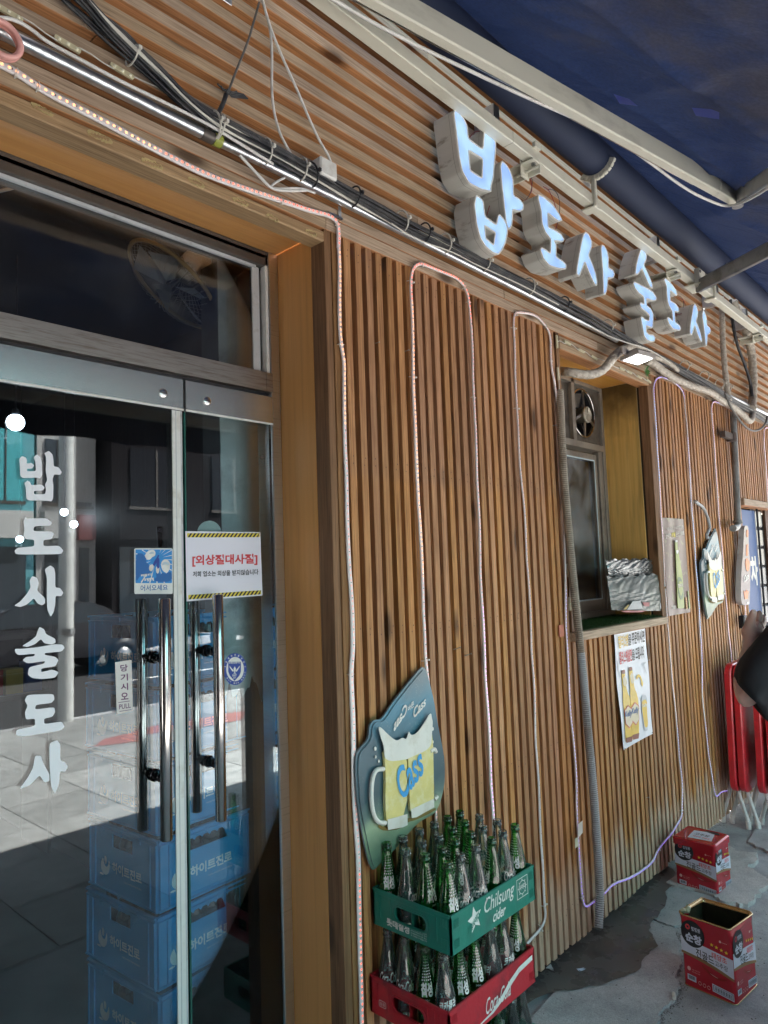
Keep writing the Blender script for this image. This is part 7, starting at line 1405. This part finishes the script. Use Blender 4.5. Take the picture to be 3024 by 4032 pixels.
# pavers, kerb, road
mb = MB(); mj = MB(); s = .57; y = -1.305; row = 0
while y > -6.2:
    x = -4.3+(.28 if row % 2 else 0)*.0
    while x < 26:
        if not (x > 16 and rn() < .0): mb.box(x+.004, x+s-.004, y-s+.004, y-.004, -.04, .0+.003*rn(), 0, rn())
        x += s
    y -= s; row += 1
def paver_mat():
    m = conc_mat('paver', (.36, .365, .36), (.25, .255, .25)); nt = m.node_tree; N = nt.nodes; L = nt.links; P = N['Principled BSDF']; src = P.inputs['Base Color'].links[0].from_socket
    at = N.new('ShaderNodeAttribute'); at.attribute_name = 'rnd'; hs = N.new('ShaderNodeHueSaturation'); mr = N.new('ShaderNodeMapRange'); mr.inputs[3].default_value = .8; mr.inputs[4].default_value = 1.15; L.new(at.outputs['Fac'], mr.inputs[0]); L.new(src, hs.inputs['Color']); L.new(mr.outputs[0], hs.inputs['Value']); L.new(hs.outputs[0], P.inputs['Base Color']); return m
struct(build('pavers', mb, paver_mat()))
struct(build('paver_joints', MB().box(-4.3, 26, y, -1.30, -.05, -.006), basic('pale_mortar', (.55, .54, .50), .9)))
mb = MB(); mb.flat([chaikin(ragged([(3.1, -4.9), (3.6, -4.75), (3.9, -4.95), (4.8, -4.7), (5.2, -5.1), (4.2, -5.3), (3.6, -5.15)], .12, 4), 1)], fz(.006), 0, 0); struct(build('paint_spill', mb, basic('faded_red_paint', (.36, .16, .15), .8, var=.3, vs=20)))
struct(build('kerb', MB().box(-30, 60, y-.15, y, -.16, .004), M['ground']))
struct(build('road', MB().box(-60, 120, -13.2, y-.15, -.2, -.14), basic('asphalt', (.045, .045, .048), .9, var=.1, bump=.3, bs=200)))
mb = MB()
for xx in range(-30, 60, 6): mb.box(xx, xx+3, -9.9, -9.78, -.139, -.136)
for yy in (-6.75, -12.9): mb.box(-60, 120, yy-.06, yy+.06, -.139, -.136)
struct(build('road_marking', mb, basic('road_paint', (.7, .7, .68), .8, var=.1)))
struct(build('far_pavement', MB().box(-60, 120, -15.4, -13.2, -.16, 0), M['ground']))
# ---- street opposite --------------------------------------------------------
def bld(label, x0, x1, yf, h, wc, win, cols, rows, wz=1.4, band=None, roof=True):
    b = thing('street_building', label, 'building', ((x0+x1)/2, yf, 0), 'buildings across the street')
    mb = MB(); mb.box(x0, x1, yf-8, yf, 0, h); mb.box(x0-.15, x1+.15, yf-8.1, yf+.12, h, h+.4); build('wall', mb, wc, b)
    cw = (x1-x0)/cols
    for j in range(rows):
        z0 = 3.6+j*3.1
        if z0+wz > h: break
        for i in range(cols):
            xx = x0+cw*(i+.2); w_ = build('window', MB().box(xx, xx+cw*.6, yf+.005, yf+.04, z0, z0+wz), win, b)
            mb = MB(); mb.box(xx-.05, xx+cw*.6+.05, yf+.005, yf+.07, z0-.08, z0-.001); mb.box(xx+cw*.29, xx+cw*.31, yf+.041, yf+.06, z0, z0+wz); build('window_frame', mb, M['darkframe'], w_)
    mb = MB(); mb.box(x0+.2, x1-.2, yf+.005, yf+.05, .1, 2.5); g_ = build('shopfront', mb, M['wdark'], b)
    build('fascia_sign', MB().box(x0+.1, x1-.1, yf+.005, yf+.25, 2.7, 3.35), band or M['ground'], b)
    return b
M['wdark'] = basic('dark_window', (.05, .065, .08), .12)
M['teal'] = basic('teal_curtain_wall', (.16, .46, .52), .3, var=.2, vs=.6)
M['greyb'] = basic('grey_stone_cladding', (.50, .50, .49), .8, dirt=(.38, .38, .37), ds=2)
M['brownb'] = basic('brown_cladding', (.016, .014, .016), .8, spec=.05); M['whiteb'] = basic('white_render', (.62, .62, .60), .8)
bld('teal glass office building reflected at the left of the door', -2.5, 6.92, -16, 16, M['teal'], basic('teal_pane', (.10, .50, .55), .15), 7, 4, 2.4, M['whiteb'])
bld('pale grey stone building with dark windows reflected beside the white pole', 6.98, 7.95, -16, 18, M['greyb'], M['wdark'], 1, 5, 1.6, M['greyb'])
bld('plain grey building reflected right of the white pole', 8.05, 8.7, -16.5, 17, basic('grey_render', (.34, .33, .32), .8), M['wdark'], 1, 1, .1, basic('dull_red_sign', (.16, .04, .04), .6))
bld('dark brown clad building across the street', 8.9, 40, -16, 22, M['brownb'], basic('smoked_window', (.012, .013, .018), .5, spec=.1), 12, 5, 1.6, M['brownb'])
bld('low white building far left across the street', -16, -3.5, -16, 9, M['whiteb'], M['wdark'], 6, 2, 1.6, M['brownb'])
po = thing('street_pole', 'tall white pole at the roadside, reflected in the left door', 'pole', (3.62, -6.45, 0))
build('pole_shaft', MB().lathe([(.085, -.05), (.085, 1.2), (.075, 9)], 20, (3.62, -6.45, 0)), basic('white_pole_paint', (.74, .76, .74), .5), po); build('base_collar', MB().lathe([(.1, 1.0), (.1, 1.06)], 20, (3.62, -6.45, 0)), M['galv'], po)
po = thing('street_pole', 'slim grey lamp pole across the road, reflected at the far left', 'pole', (5.05, -12.8, 0))
build('pole_shaft', MB().lathe([(.07, -.05), (.05, 5.2)], 12, (5.05, -13.4, 0)), M['galv'], po); build('lamp_arm', MB().tube([(5.05, -13.4, 5.2), (5.3, -12.8, 5.4), (5.7, -12.4, 5.4)], .04, 8), M['galv'], po)
def car(x, y, c, label, rz=0):
    t = thing('parked_car', label, 'car', (x, y, -.14), 'cars parked across the road'); t.rotation_euler = (0, 0, rz)
    side = [(-2.2, .35), (-2.2, .75), (-2.05, .88), (-1.35, .95), (-.75, 1.38), (.75, 1.42), (1.35, 1.0), (2.05, .85), (2.22, .6), (2.22, .35)]
    f = lambda a, b, o: Vector((a, o, b)); mb = MB(); S2 = chaikin(side, 2); mb.slab([S2], f, -.85, .85, 0); build('body', mb, basic('car_paint_'+label.split()[0], c, .2, .3, coat=.8), t, local=True, bevel=.05)
    mb = MB(); mb.slab([[(-1.18, .98), (-.70, 1.32), (.70, 1.36), (1.18, 1.0)]], f, -.865, .865, 0); build('side_window', mb, M['wdark'], t, local=True)
    for wx in (-1.35, 1.35):
        for wy in (-.8, .8):
            R = Matrix.Translation((wx, wy, .32)) @ Matrix.Rotation(rad(90), 4, 'X'); build('tyre', MB().lathe([(.18, -.1), (.32, -.1), (.32, .1), (.18, .1)], 24, M=R), M['blackplastic'], t, local=True); build('rim', MB().lathe([(0, -.09), (.18, -.09), (.18, .1), (0, .1)], 18, M=R), M['steelx'], t, local=True)
car(5.4, -12.0, (.03, .03, .04), 'black car parked at the far kerb'); car(11.5, -12.0, (.02, .022, .03), 'dark blue car parked at the far kerb'); car(.2, -12.0, (.45, .46, .47), 'silver car parked at the far kerb')

shade_block = thing('unseen_shade_block', 'added unseen dark block beyond the left end of the front, shading the slat sides', 'building', (-4, -2, 0))
build('wall', MB().box(-7, -1.45, -5.2, -.4, 0, 4.2), M['brownb'], shade_block)  # added out of view to keep light off the left sides of the slats

mb = MB(); r3 = random.Random(5)
def peb(x, y, z, r):
    v = [Vector((x+r*(.7+.6*r3.random())*a, y+r*(.7+.6*r3.random())*b, z+r*.7*c)) for a, b, c in ((1, 0, 0), (0, 1, 0), (-1, 0, 0), (0, -1, 0), (.1, 0, 1), (0, .1, -.5))]
    mb.add(v, [(0, 1, 4), (1, 2, 4), (2, 3, 4), (3, 0, 4), (1, 0, 5), (2, 1, 5), (3, 2, 5), (0, 3, 5)], 0, False, r3.random())
for k in range(2600):
    t = r3.random(); z = .013
    if k < 900: a = edge[1+int(t*14)]; b_ = edge[2+int(t*14)]; u = r3.random(); x, y = a[0]+(b_[0]-a[0])*u, a[1]+(b_[1]-a[1])*u-abs(r3.gauss(0, .012)); z = .001
    elif k < 1500: x, y = 1.8+3.4*t, .03-abs(r3.gauss(0, .03)); z = .014
    elif k < 1900: x, y = 3.2+.5*t, -.05-.3*r3.random(); z = .008
    else: x, y = 1.8+3.5*t, -.75+.75*r3.random(); z = .012 if y > -.4 and x < 3.19 else .002
    peb(x, y, z, .0012+.0028*r3.random()**3)
o = build('grit', mb, basic('street_grit', (.16, .15, .145), .9, var=.3, vs=40)); tag(o, 'loose grit and small stones scattered over the concrete by the slats', 'grit', kind='stuff')
